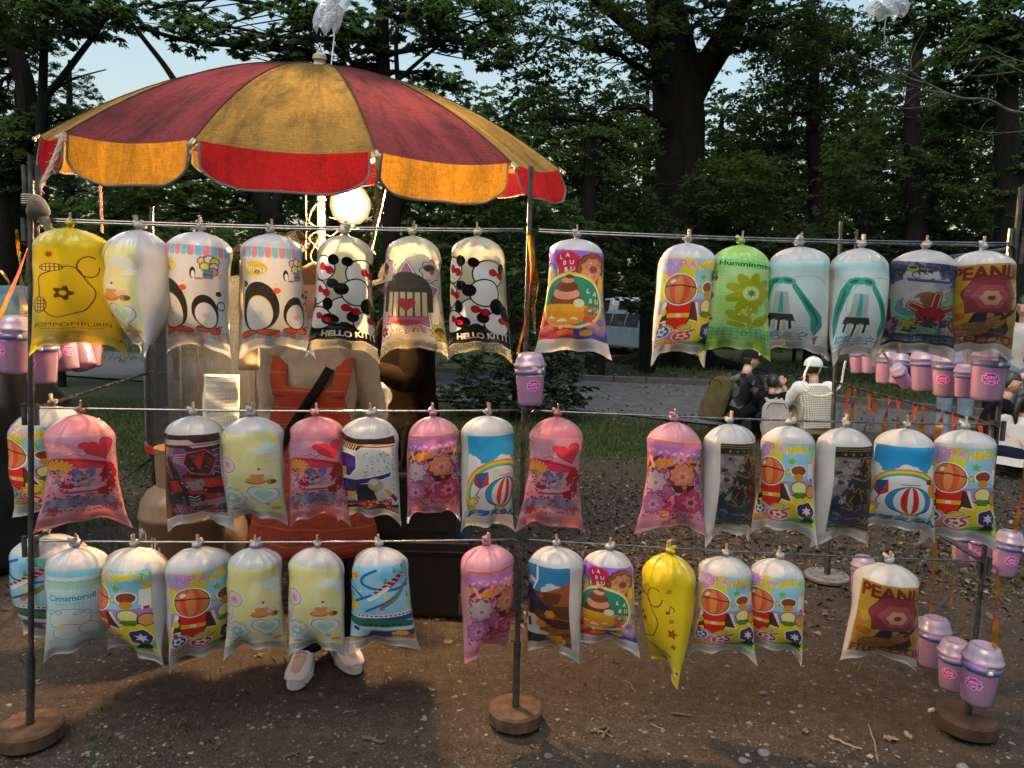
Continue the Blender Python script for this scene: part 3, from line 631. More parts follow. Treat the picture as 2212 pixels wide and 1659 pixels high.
def p_yellow():
    c = Cv(); br = rgb('5a3a1c')
    # loose brown pen lines: a big cloud, a beret-like checked oval and a checked pouch
    def pen(fn, w=.014): c.line([fn(i / 40) for i in range(41)], w, br)
    pen(lambda t: (.40 + (.245 + .02 * math.cos(5 * 2 * PI * t)) * math.cos(2 * PI * t), .83 + (.30 + .03 * math.sin(4 * 2 * PI * t)) * math.sin(2 * PI * t)))
    pen(lambda t: (.62 + .10 * math.cos(2 * PI * t * .85), .52 + .12 * math.sin(2 * PI * t * .85)))
    c.ell(.30, .53, .12, .055, br); c.ell(.30, .53, .108, .045, rgb('e8dca0'))
    for i in range(5): c.rect(.21 + i * .042, .49, .225 + i * .042, .57, br, .7)
    c.rect(.19, .52, .41, .535, br, .7)
    c.ell(.17, .99, .09, .10, br); c.ell(.17, .99, .078, .088, rgb('efe6bd'))
    for i in range(4): c.rect(.10 + i * .04, .91, .117 + i * .04, 1.07, br, .7)
    for i in range(4): c.rect(.10, .93 + i * .04, .25, .945 + i * .04, br, .6)
    c.flower(.40, .84, .09, br, rgb('e6d24a'), 5)
    for x, y in ((.82, .62),): 
        c.ell(x - .03, y + .05, .024, .02, br); c.line([(x - .008, y + .05), (x, y - .04), (x + .05, y - .01), (x + .045, y + .03)], .012, br)
    for x, y, r in ((.80, .40, .03), (.84, .77, .026), (.36, .42, .0)): 
        if r: c.ell(x, y, r, r * .9, br); c.ell(x, y, r * .7, r * .6, rgb('e8d038')); c.line([(x - r, y + r), (x + r * .4, y - r * .4)], .008, br)
    c.puff(.30, .36, .035, rgb('8a5a18'), 7, .2); c.puff(.84, .93, .05, rgb('8a5a18'), 5, .3); c.puff(.84, 1.10, .03, rgb('5d6a22'), 4, .3)
    c.text('POMPOMPURIN', .45, 1.255, .062, br, width=.66, bold=.0)
    for i in range(14): c.rect(.20 + i * .036, 1.315, .22 + i * .036 + .01, 1.325, br)
    c.rect(.86, 1.43, .93, 1.46, rgb('2a2a3a'))
    return c
def p_pastel():
    c = Cv(); c.clip = ((c.x > .06) & (c.x < .90) & (c.y > .22) & (c.y < 1.44)).astype(np.float32)
    c.rect(0, 0, 1, 1.6, rgb('e9dba6')); c.swirl(0, .2, 1, .62, [rgb('ead9a0'), rgb('e6d59c'), rgb('ecdfb0')], 3, 4)
    c.rect(0, 1.0, 1, 1.6, rgb('e2dda6'), .6)
    c.cloud(.76, .43, .2, rgb('d3dcd8')); c.cloud(.84, .55, .13, rgb('d7e0dc')); c.cloud(.2, .3, .14, rgb('e7e2c0'))
    def sticker(cx, cy, r, col, in_col, sx=1, sy=1):
        c.ell(cx, cy, (r + .028) * sx, (r + .028) * sy, rgb('f5f3ea')); c.ell(cx, cy, (r + .01) * sx, (r + .01) * sy, rgb('8e8a84')); c.ell(cx, cy, r * sx, r * sy, col)
        c.ell(cx + .01, cy, r * .55 * sx, r * .55 * sy, in_col)
    sticker(.10, .84, .16, rgb('e2d3c2'), rgb('e8dccc'), 1, 1.25); sticker(.28, .66, .11, rgb('e6cdb4'), rgb('d5b6cf')); c.star(.29, .66, .05, rgb('b693c6'))
    c.heart(.14, .93, .05, rgb('c592cc'))
    # cakes
    c.ell(.60, .88, .11, .045, rgb('b67a44')); c.ell(.60, .86, .10, .04, rgb('d29a5e')); c.ell(.62, .80, .08, .035, rgb('cf9454')); c.puff(.63, .745, .055, rgb('f4efe4'), 6, .12, sy=.6); c.ell(.64, .70, .016, .018, rgb('c03030'))
    c.ell(.74, .83, .06, .035, rgb('e4c0bc'), -.5); c.ell(.76, .89, .05, .04, rgb('a4843a')); c.ell(.79, .89, .033, .033, rgb('6b4a20'))
    c.puff(.30, 1.17, .185, rgb('f5f3ea'), 8, .08); c.puff(.30, 1.17, .165, rgb('8e8a84'), 8, .08); c.puff(.30, 1.17, .155, rgb('d9e6e1'), 8, .08); c.flower(.30, 1.17, .11, rgb('9fcabc'), rgb('eef2ea'), 8); c.heart(.66, 1.10, .205, rgb('f5f3ea'), .2); c.heart(.66, 1.10, .18, rgb('8e8a84'), .2); c.heart(.66, 1.10, .168, rgb('dde9e4'), .2); c.heart(.66, 1.09, .10, rgb('a5d0c0'), .2)
    c.star(.38, 1.02, .045, rgb('c9cc5a')); c.ell(.46, 1.33, .085, .06, rgb('a9d2c6')); c.puff(.48, 1.30, .045, rgb('e8efec'), 6, .15)
    c.heart(.68, 1.27, .035, rgb('b59cc6')); c.ell(.78, 1.33, .085, .03, rgb('cfa24a'), -.25); c.ell(.30, 1.39, .06, .028, rgb('a59cc0')); c.ell(.14, 1.36, .06, .045, rgb('ede0cc'))
    return c
def scallops(c, y, n, cols, h, up=False):
    for i in range(n):
        x = (i + .5) / n; w = .46 / n
        if up: c.ell(x, y, w, w * 1.1, cols[i % 2]); c.rect(x - w, y, x + w, y + h, cols[i % 2])
        else: c.rect(x - w, y - h, x + w, y, cols[i % 2]); c.ell(x, y, w, w * 1.1, cols[i % 2])
def p_blackwhite():
    c = Cv(); cols = [rgb('7fb9d0'), rgb('dd8f96')]
    c.rect(.0, .0, 1, 1.6, WH, .25)
    scallops(c, .30, 13, cols, .09); scallops(c, 1.33, 13, [cols[1], rgb('86b3b3')], .10, True)
    c.ell(.26, .47, .155, .085, rgb('c9b020')); c.text('Pingu', .26, .475, .10, WH, .08, bold=.02, outline=rgb('6a5a10'), ow=.02, width=.24)
    for x, y, col in ((.70, .40, rgb('e8b0ae')), (.76, .38, WH), (.82, .40, rgb('e8c84a')), (.72, .47, rgb('dccf58')), (.81, .47, WH), (.80, .53, rgb('d99a98'))): c.puff(x, y, .045, col, 9, .1, rgb('50382e'))
    c.rect(.70, .52, .80, .62, rgb('70767e')); c.rect(.70, .50, .80, .55, rgb('4f8c98')); c.rect(.70, .565, .80, .575, BK)
    c.ell(.60, .55, .03, .07, BK); c.ell(.605, .57, .018, .045, WH); c.ell(.88, .58, .035, .035, rgb('cdb894')); c.ell(.66, .62, .04, .012, rgb('a84a28'))
    # two large and small black-rimmed eggs with orange pebbles under them
    for cx, cy, rx, ry, k in ((.30, 1.00, .20, .29, 1), (.70, 1.07, .125, .20, 0)):
        c.ell(cx, cy - ry * .15, rx * 1.12, ry * 1.12, BK)
        if k: c.ell(cx, cy + .03, rx * .80, ry * .80, rgb('c9b84a')); c.ell(cx, cy + .045, rx * .78, ry * .79, WH)
        else: c.ell(cx, cy + .01, rx * .9, ry * .84, WH)
        for q in (-.55, .55):
            c.ell(cx + q * rx, cy + ry + .02, rx * .58, .055, BK); c.ell(cx + q * rx, cy + ry + .02, rx * .52, .044, rgb('c8531c'))
    c.ell(.13, .66, .045, .042, BK); c.ell(.50, .74, .04, .036, rgb('c8531c')); c.ell(.86, .80, .035, .033, BK); c.star(.30, 1.03, .08, rgb('c8d0d4'), 6, .5); c.star(.70, 1.08, .05, rgb('d8b0b0'), 6, .5)
    c.ring(.89, .95, .055, .014, BK)
    for x, y in ((.15, .68), (.5, .66), (.52, .80), (.88, .72), (.12, .82), (.45, 1.27)): c.star(x, y, .02, rgb('9aa2aa'), 4, .25)
    c.line([(.56, 1.275), (.76, 1.265)], .006, BK); c.text('HiT', .83, 1.245, .07, BK, bold=.03, width=.09)
    return c
def p_bows():
    c = Cv(); c.rect(.04, 1.16, .97, 1.43, BK)
    red = rgb('b5162c')
    for cx, cy, r in ((.20, .46, .155), (.68, .50, .185), (.12, .76, .16), (.50, .98, .19), (.62, .73, .17), (.20, 1.10, .16), (.76, 1.12, .165)):
        c.ell(cx, cy, r + .016, r * .92 + .016, BK); c.ell(cx, cy, r, r * .92, WH)
    for cx, cy, rx, ry in ((.34, .35, .07, .065), (.50, .36, .065, .06), (.86, .42, .06, .07), (.34, .64, .075, .06), (.44, .70, .085, .075), (.30, .90, .06, .08), (.76, .90, .09, .10), (.86, .98, .06, .09), (.34, 1.10, .10, .08), (.58, 1.04, .07, .07), (.90, 1.05, .07, .06), (.06, .92, .07, .09), (.50, 1.19, .08, .07)):
        c.ell(cx, cy, rx, ry, BK)
    for cx, cy, r in ((.24, .46, .075), (.78, .50, .075), (.22, .74, .07), (.56, .95, .075), (.26, 1.08, .07), (.86, 1.10, .07)):
        for q in (-1, 1): c.ell(cx + q * r * .75, cy + q * .02, r * .72, r * .62, BK, .3); c.ell(cx + q * r * .75, cy + q * .02, r * .62, r * .52, red, .3)
        c.ell(cx, cy, r * .32, r * .36, BK); c.ell(cx, cy, r * .25, r * .29, red)
    c.text('HELLO KITTY', .58, 1.31, .11, rgb('d9d4cc'), bold=.045, width=.62, rot=-.03)
    for i in range(16): c.rect(.30 + i * .035, 1.40, .32 + i * .035, 1.407, rgb('8a857e'))
    for j in range(3): c.rect(.07, 1.34 + j * .018, .20, 1.347 + j * .018, rgb('b0aaa0'))
    return c
def p_dome():
    c = Cv(); pk = rgb('c76a98'); br = rgb('3a2018')
    c.rect(.03, .3, .97, 1.42, rgb('efe9b0'), .38)
    r = random.Random(4)
    for i in range(34): c.star(r.uniform(.06, .94), r.uniform(.32, 1.36), r.uniform(.012, .03), [rgb('a83a4a'), rgb('8a6a8a'), rgb('c08a3a')][i % 3], r.choice([4, 5, 6]), .5, r.uniform(0, 3))
    # a big pink star behind a black dome-shaped cushion
    P = lambda k: [(.42 + k * (.44 if i % 2 == 0 else .25) * math.cos(-PI / 2 + PI * i / 5), .84 + k * (.46 if i % 2 == 0 else .27) * math.sin(-PI / 2 + PI * i / 5)) for i in range(10)]
    c.poly(P(1.10), br); c.poly(P(1.07), WH); c.poly(P(.98), br); c.poly(P(.95), pk)
    c.poly([(.42 + .31 * math.cos(t), .80 + .30 * math.sin(t)) for t in [PI + PI * i / 24 for i in range(25)]] + [(.73, 1.0), (.11, 1.0)], BK)
    c.rect(.18, .74, .66, 1.06, br)
    for k in range(6): c.rect(.19 + k * .08, .75, .25 + k * .08, 1.05, rgb('e9cda8'))
    c.heart(.42, .90, .10, rgb('a82838')); c.ell(.42, 1.14, .16, .04, rgb('b02a48'))
    for x, y in ((.72, .47), (.12, .50)): c.puff(x, y, .135, rgb('cdbcc8'), 8, .09, br); c.ell(x - .03, y - .04, .08, .05, BK); c.ell(x - .01, y + .04, .07, .03, rgb('e9cda8')); c.heart(x, y + .02, .04, rgb('b0284a'))
    c.text('チコちゃんに', .46, 1.195, .05, rgb('8a1f5a'), bold=.02, width=.24); c.text('叱られる', .47, 1.26, .085, rgb('8a1f5a'), bold=.03, width=.32)
    c.star(.82, 1.29, .17, br, 10, .72); c.star(.82, 1.29, .155, rgb('e6d040'), 10, .72); c.ell(.81, 1.26, .09, .05, BK); c.heart(.81, 1.31, .06, rgb('c0706a'))
    c.puff(.15, 1.27, .11, rgb('d0b9cf'), 7, .09, br); c.star(.13, 1.27, .09, BK, 6, .6); c.ell(.13, 1.27, .03, .03, rgb('d07020'))
    return c
def p_teacup():
    c = Cv(); c.clip = ((c.x > .04) & (c.x < .96) & (c.y > .20) & (c.y < 1.40)).astype(np.float32)
    c.rect(0, 0, 1, 1.6, rgb('c9b63a')); c.rect(0, 0, 1, .45, rgb('8f6cc4')); c.swirl(0, .45, 1, 1.05, [rgb('d9c02c'), rgb('b8c43a'), rgb('d0b030')], 5, 3)
    c.rect(.75, .55, 1, 1.2, rgb('7a9ac8'), .7); c.rect(0, 1.05, .5, 1.6, rgb('b83228')); c.rect(.5, 1.05, 1, 1.6, rgb('4a3590'))
    c.poly([(.30, .26), (.48, .24), (.54, .48), (.30, .52)], rgb('b01d4c')); c.ell(.40, .33, .15, .12, rgb('b01d4c')); c.rect(.38, .46, .46, .58, rgb('9cc07a'))
    for t, x, y in (('L', .33, .30), ('A', .41, .27), ('B', .38, .37), ('U', .46, .36), ('B', .40, .45), ('U', .47, .44)): c.text(t, x, y, .055, WH, bold=.03)
    for cx, cy, r, col, inn in ((.14, .52, .13, rgb('6a94c0'), rgb('d8a07c')), (.72, .44, .20, rgb('7d4a30'), rgb('c38d74')), (.18, 1.16, .18, rgb('c52a34'), rgb('db7a6c')), (.80, 1.13, .19, rgb('9878b4'), rgb('c09aa0'))):
        c.puff(cx, cy, r, col, 14, .03, rgb('3a2420'), sy=1.05); c.puff(cx, cy, r * .76, inn, 9, .07); c.ell(cx, cy, r * .28, r * .25, col)
        for k in range(9): c.ell(cx + r * .5 * math.cos(k * .7), cy + r * .5 * math.sin(k * .7), r * .07, r * .035, [WH, rgb('e6c04a'), rgb('7a3a58')][k % 3], k)
    c.ell(.88, .62, .08, .11, rgb('d9a62a')); c.ell(.88, .62, .05, .07, rgb('e6c04a'))
    c.ell(.46, .86, .40, .37, rgb('d8c846')); c.ell(.46, .86, .375, .345, rgb('e8e6c8')); c.ell(.46, .86, .36, .33, rgb('2f7f6c'))
    for t, x, y in (('L', .66, .72), ('A', .75, .76), ('B', .69, .85), ('U', .77, .86), ('B', .68, .96), ('U', .76, .97)): c.text(t, x, y, .06, rgb('e9ecd6'), bold=.035, rot=.2)
    for k, (q, y, r) in enumerate(((.40, .86, .19), (.40, .76, .16), (.41, .67, .12), (.42, .59, .075), (.44, .54, .035))): c.ell(q, y, r + .008, r * .5 + .008, rgb('4a281a')); c.ell(q, y, r, r * .5, [rgb('6f4028'), rgb('d9a084')][k % 2])
    c.poly([(.12, .93), (.66, .93), (.58, 1.13), (.46, 1.19), (.30, 1.19), (.18, 1.12)], rgb('d7941e')); c.ell(.39, .93, .27, .035, rgb('e6ae3a')); c.poly([(.14, .93), (.64, .93), (.62, .99), (.16, .99)], rgb('e2a62c'))
    c.ring(.68, 1.0, .06, .035, rgb('c86a34'))
    for x, y, w in ((.26, 1.08, .06), (.38, 1.11, .07), (.50, 1.08, .055)): c.cloud(x, y, w, rgb('efe6d0'))
    c.star(.66, 1.10, .075, rgb('c8481e')); c.ell(.55, .88, .06, .055, rgb('e4ddd4')); c.ell(.42, 1.30, .08, .05, rgb('d0702a')); c.ell(.62, 1.30, .07, .05, rgb('c8a02a'))
    for t, x, y in (('B', .37, 1.22), ('U', .44, 1.20), ('U', .56, 1.20)): c.text(t, x, y, .05, WH, bold=.03)
    return c
def p_panels():
    c = Cv(); c.clip = ((c.x > .08) & (c.x < .94) & (c.y > .23) & (c.y < 1.42)).astype(np.float32)
    c.rect(0, 0, 1, 1.6, rgb('c3c22e')); c.poly([(.45, 0), (1, 0), (1, .75), (.52, .75)], rgb('8fc0d2')); c.poly([(0, .80), (1, .70), (1, 1.06), (0, 1.0)], rgb('a48cbc'))
    c.poly([(0, .98), (.4, .93), (.8, .94), (1, .90), (1, 1.6), (0, 1.6)], rgb('dcc322')); c.poly([(0, 1.24), (.55, 1.16), (.62, 1.6), (0, 1.6)], rgb('c883b0')); c.poly([(.5, 1.38), (1, 1.16), (1, 1.6), (.4, 1.6)], rgb('62a03c')); c.poly([(.05, 1.18), (.3, 1.14), (.3, 1.28), (.05, 1.30)], rgb('dfa52a'))
    c.poly([(.08, .23), (.30, .23), (.32, .40), (.2, .47), (.08, .42)], rgb('cf9cc6')); c.poly([(.86, .6), (1, .55), (1, .85)], rgb('e0b23a'))
    for i, t in enumerate('ANPANMAN'): c.text(t, .14 + i * .105, .315 + .012 * math.sin(i * 2), .115, [rgb('8ec4d8'), rgb('b9a0d8'), rgb('e08cb4'), rgb('d89ac0'), rgb('e0b040'), rgb('dcc030'), rgb('d8b838'), rgb('8cc060')][i], rot=[-.2, .1, -.05, .1, .05, -.1, .1, -.1][i], bold=.05, outline=WH, ow=.04)
    c.star(.60, .47, .055, rgb('6aa43a')); c.star(.90, .48, .09, rgb('d8a81e')); c.star(.52, 1.17, .085, rgb('90bccc'), 5, .45); c.star(.76, 1.05, .05, rgb('bb88b4'))
    # a big tan ball on a red gift bag with a yellow ribbon, brown paper either side
    ol = rgb('2e1a14')
    c.poly([(.15, .80), (.56, .78), (.62, 1.04), (.50, 1.02), (.22, 1.06), (.10, 1.10)], WH)
    c.poly([(.12, 1.07), (.22, .80), (.52, .78), (.60, 1.02), (.46, .99), (.20, 1.04)], rgb('4a2c1c'))
    c.poly([(.20, .80), (.50, .78), (.49, 1.0), (.44, 1.14), (.26, 1.15), (.22, 1.0)], ol); c.poly([(.215, .81), (.485, .79), (.475, 1.0), (.43, 1.125), (.27, 1.135), (.235, 1.0)], rgb('c02418'))
    c.poly([(.225, .94), (.482, .92), (.48, .975), (.228, .995)], rgb('dcb41e')); c.rect(.33, .935, .39, .98, WH)
    for x, y, r0 in ((.26, 1.14, .3), (.46, 1.12, -.4)): c.ell(x, y, .085, .05, WH, r0); c.ell(x, y, .075, .043, ol, r0); c.ell(x, y, .068, .036, rgb('dcb824'), r0)
    c.ell(.33, .63, .205, .205, WH); c.ell(.33, .63, .188, .188, ol); c.ell(.33, .63, .18, .18, rgb('c27a4c')); c.ell(.33, .63, .115, .18, rgb('c25a38')); c.ell(.33, .63, .05, .18, rgb('cf8a58')); c.line([(.155, .60), (.33, .575), (.505, .60)], .016, ol); c.ell(.25, .53, .04, .025, rgb('f0dccc'), -.6)
    c.star(.56, .62, .05, ol, 5, .5); c.star(.56, .62, .042, rgb('d6b62c'), 5, .5); c.ell(.17, .93, .045, .05, rgb('d6b62c'))
    c.ell(.69, .59, .105, .08, WH); c.ell(.69, .59, .09, .066, rgb('7a4020')); c.ell(.69, .68, .06, .05, rgb('b8862a'))
    c.rect(.81, .50, .93, .68, WH); c.rect(.825, .515, .915, .665, rgb('ece9e0')); c.rect(.83, .67, .93, .74, rgb('e9e6e0')); c.rect(.85, .70, .91, .735, rgb('b02c28'))
    c.ell(.70, .83, .10, .095, ol); c.ell(.70, .83, .092, .087, rgb('dcd694')); c.puff(.70, .93, .07, rgb('3f7f34'), 6, .1, ol, sy=.5); c.puff(.87, .88, .08, rgb('c8945a'), 7, .06, ol)
    for x, y, col in ((.20, 1.20, rgb('2d62a4')), (.46, 1.27, rgb('b8341e'))): c.ell(x, y, .115, .105, WH); c.ell(x, y, .098, .09, col); c.flower(x, y, .075, rgb('efe6de'), col, 5)
    c.ell(.16, 1.10, .035, .03, rgb('b02424')); c.line([(.50, 1.19), (.58, 1.14)], .022, rgb('b8341e'))
    c.puff(.78, 1.16, .125, rgb('3c2c56'), 5, .07, WH, sy=1.05); c.star(.78, 1.16, .08, rgb('d8d0dc'), 6, .5); c.poly([(.66, 1.38), (.74, 1.27), (.86, 1.26), (.92, 1.38), (.80, 1.36)], BK)
    c.star(.90, 1.36, .07, rgb('dcb81e'))
    c.ell(.24, 1.365, .145, .048, ol); c.ell(.24, 1.365, .135, .04, rgb('d8b41c')); c.text('アンパンマン', .24, 1.367, .045, rgb('4a1c10'), bold=.03, width=.21)
    return c
def p_green():
    c = Cv(); c.clip = ((c.x > .05) & (c.x < .97) & (c.y > .22) & (c.y < 1.40)).astype(np.float32)
    g0, g1 = rgb('cbe8c4'), rgb('84c4a2')
    c.rect(0, 0, 1, 1.6, g0); c.gingham(0, .22, 1, .36, rgb('b9dfb0'), g1, 16); c.gingham(0, 1.20, 1, 1.42, rgb('a8d4ac'), rgb('74b294'), 16); c.dots(0, .38, 1, 1.2, rgb('a0a27c'), 30, .16, .8)
    c.puff(.62, .82, .36, rgb('b9d4a6'), 22, .02); c.dots(.3, .5, .97, 1.18, rgb('96986c'), 26, .16, .8)
    for i in range(20): c.ell(.25, .40 + i * .04, .022, .022, rgb('d3ecc8'))
    c.ell(.20, .31, .035, .035, rgb('b8a83c')); c.ell(.20, .31, .018, .018, g0); c.text('Hummingmint', .60, .315, .085, rgb('26301e'), bold=.02, width=.66)
    for y, k in ((.48, 0), (.62, 1), (.76, 2), (.91, 1), (1.07, 3)):
        if k == 0: c.ell(.14, y + .03, .035, .035, rgb('a44a3a')); c.ell(.21, y + .03, .035, .035, rgb('a44a3a')); c.ell(.14, y - .03, .03, .03, rgb('5a9a5a')); c.ell(.21, y - .03, .03, .03, rgb('5a9a5a'))
        elif k == 1: c.flower(.15, y, .045, rgb('7ab894'), rgb('e6e6c0'))
        elif k == 2: c.heart(.16, y, .06, rgb('96503a')); c.ell(.16, y - .05, .04, .02, rgb('4f8a4a'))
        else: c.ell(.17, y, .08, .025, rgb('8a4a34')); c.ell(.17, y - .05, .05, .03, rgb('70b080'))
    # mustard petals and a leaf-shaped spray
    m = rgb('a99a26')
    for k in range(9): c.ell(.64 + .17 * math.cos(k * .698), .70 + .17 * math.sin(k * .698), .12, .06, m, k * .698)
    c.ell(.64, .70, .10, .10, rgb('d6e2bc')); c.star(.64, .70, .06, rgb('6a7a2a'), 6, .5)
    c.line([(.64, .86), (.62, 1.0), (.64, 1.18)], .05, m); c.ell(.50, 1.02, .14, .06, m, .5); c.ell(.78, 1.06, .14, .06, m, -.6); c.ell(.50, 1.14, .10, .04, m, .3)
    for x, y in ((.56, .93), (.64, .92), (.60, .99), (.68, .98), (.52, .99)): c.heart(x, y, .018, rgb('ece8c0'))
    c.ell(.84, .83, .10, .04, rgb('9cc0a0'), -.6); c.ell(.80, .92, .04, .09, rgb('c4dcc0'), .2)
    for x in (.12, .35, .58, .80): c.flower(x, 1.29, .045, rgb('7a9a50'), rgb('dfe8c4'))
    c.rect(.14, 1.385, .28, 1.395, rgb('20301c'))
    return c
def p_teal():
    c = Cv(); c.clip = ((c.x > .0) & (c.x < .95) & (c.y > .24) & (c.y < 1.45)).astype(np.float32)
    c.rect(0, 0, 1, 1.6, rgb('c2dde0'), .75); c.rect(0, .24, 1, .36, rgb('a8d4da')); c.swirl(0, .24, 1, 1.45, [rgb('bcdce2'), rgb('cfe2e6'), rgb('c4e0e0')], 8, 3, .5)
    c.ring(.55, .80, .36, .008, rgb('8fb4bc'))
    tl, td = rgb('2f9484'), rgb('1f6a60')
    # two long teal ribbons and a grey paper lantern between them
    c.poly([(.20, .46), (.10, .62), (.04, .85), (.01, 1.05), (.05, 1.28), (.09, 1.20), (.12, .95), (.19, .70), (.25, .52)], tl); c.poly([(.15, .60), (.07, .9), (.05, 1.2), (.08, .98), (.17, .66)], td)
    c.poly([(.42, .46), (.52, .62), (.64, .82), (.76, .98), (.78, 1.12), (.68, 1.29), (.64, 1.18), (.63, 1.0), (.54, .80), (.44, .60)], tl); c.poly([(.50, .64), (.66, .88), (.73, 1.05), (.68, 1.2), (.70, 1.05), (.58, .84)], td)
    for q in (-1, 1): c.ell(.32 + q * .07, .50, .085, .05, rgb('41a596'), q * .4); c.ell(.32 + q * .07, .50, .05, .025, td, q * .4)
    c.ell(.32, .50, .035, .04, rgb('3ba191'))
    c.poly([(.25, .66), (.40, .66), (.43, .92), (.46, 1.0), (.20, 1.0), (.24, .90)], rgb('a9b4b8')); c.poly([(.315, .66), (.345, .66), (.37, .95), (.31, .95)], rgb('3b9c98')); c.poly([(.20, .97), (.46, .97), (.49, 1.06), (.17, 1.06)], rgb('272f34')); c.line([(.17, 1.06), (.49, 1.06)], .014, tl)
    for k in range(5): c.line([(.22 + k * .055, 1.06), (.21 + k * .06, 1.24 - .03 * abs(k - 2))], .026, [BK, rgb('c9b8ac')][k % 2])
    c.text('初音ミク', .36, 1.30, .13, rgb('4d9fb4'), bold=.03, outline=rgb('dbe8ec'), ow=.04, width=.54); c.line([(.05, 1.335), (.66, 1.335)], .008, rgb('5a7a86'))
    c.text('Project DIVA', .30, 1.40, .06, rgb('3a4650'), bold=.0, width=.56); c.text('f', .70, 1.36, .16, rgb('a82a72'), bold=.02)
    return c
def p_burst():
    c = Cv(); c.clip = ((c.x > .03) & (c.x < .97) & (c.y > .22) & (c.y < 1.40)).astype(np.float32)
    c.swirl(0, 0, 1, .62, [rgb('2b2f44'), rgb('47506a'), rgb('6a4f8a'), rgb('31406e'), rgb('8a90a0')], 11, 9); c.swirl(0, .55, 1, 1.6, [rgb('6fbf9a'), rgb('8fd0b0'), rgb('6aa0a8'), rgb('9ad0a0')], 12, 5)
    c.swirl(0, 1.0, .30, 1.4, [rgb('6a2f8a'), rgb('3f2f7a'), rgb('a05aa0'), rgb('4a1f5a')], 13, 12); c.swirl(.72, 1.0, 1, 1.3, [rgb('c8682a'), rgb('d0b050'), rgb('7a3a8a')], 14, 12)
    c.rect(.34, .30, .62, .40, rgb('9ac43a')); c.poly([(0, .7), (.15, .72), (.22, 1.0), (.1, 1.15), (0, 1.1)], rgb('8e2420'))
    c.puff(.52, .58, .26, rgb('d7d6dc'), 11, .12, rgb('6f7080')); c.puff(.40, .50, .12, rgb('c8c8d4'), 8, .15); c.puff(.70, .50, .10, rgb('bfc2cc'), 7, .12); c.puff(.22, .62, .12, rgb('cfd0d8'), 8, .12)
    c.poly([(.34, .44), (.80, .46), (.78, .50), (.36, .48)], rgb('3d4f86')); c.ell(.55, .72, .12, .10, rgb('9a5f3c')); c.puff(.42, .78, .09, rgb('d0ced4'), 7, .12)
    # a red splash with long drops
    red, ol = rgb('a02414'), rgb('2a1410')
    for ang, L in ((-2.6, .24), (-1.4, .26), (-.3, .28), (.75, .20), (2.4, .22)):
        x, y = .62, .92; ex, ey = x + L * math.cos(ang), y + L * math.sin(ang)
        c.line([(x, y), (ex, ey)], .105, ol); c.line([(x, y), (ex, ey)], .088, rgb('e0b89c')); c.line([(x, y), (ex, ey)], .05, red)
    c.ell(.61, .92, .15, .10, red)
    c.confetti(60, 9, .05, .98, .95, 1.22, [rgb('3a7a5a'), rgb('c8a040'), rgb('7a3a8a'), rgb('20203a'), rgb('c05a3a')], .012, .04, BK); c.confetti(46, 10, .05, .24, .95, .46, [rgb('20243a'), rgb('6a6a8a'), rgb('3a4a8a'), rgb('8a4a6a')], .012, .04, BK)
    for x, y, col in ((.42, 1.13, rgb('1e1c2c')), (.40, 1.06, rgb('b8b04a')), (.60, 1.05, rgb('4a3a20')), (.75, 1.06, rgb('3c2c54')), (.78, 1.15, rgb('c8b8a8')), (.20, 1.08, rgb('b88ab8'))): c.puff(x, y, .06, col, 5, .25)
    c.rect(0, 1.22, 1, 1.6, rgb('1c1a2c'), .85); c.ell(.17, 1.31, .085, .075, rgb('33628a')); c.ell(.17, 1.30, .06, .03, rgb('c8a040')); c.ell(.17, 1.325, .045, .03, WH)
    c.text('ONE PIECE', .59, 1.31, .10, rgb('3b6f96'), bold=.05, width=.60, outline=rgb('b8c4cc'), ow=.02); c.ell(.10, 1.40, .1, .03, rgb('b0501a'))
    return c
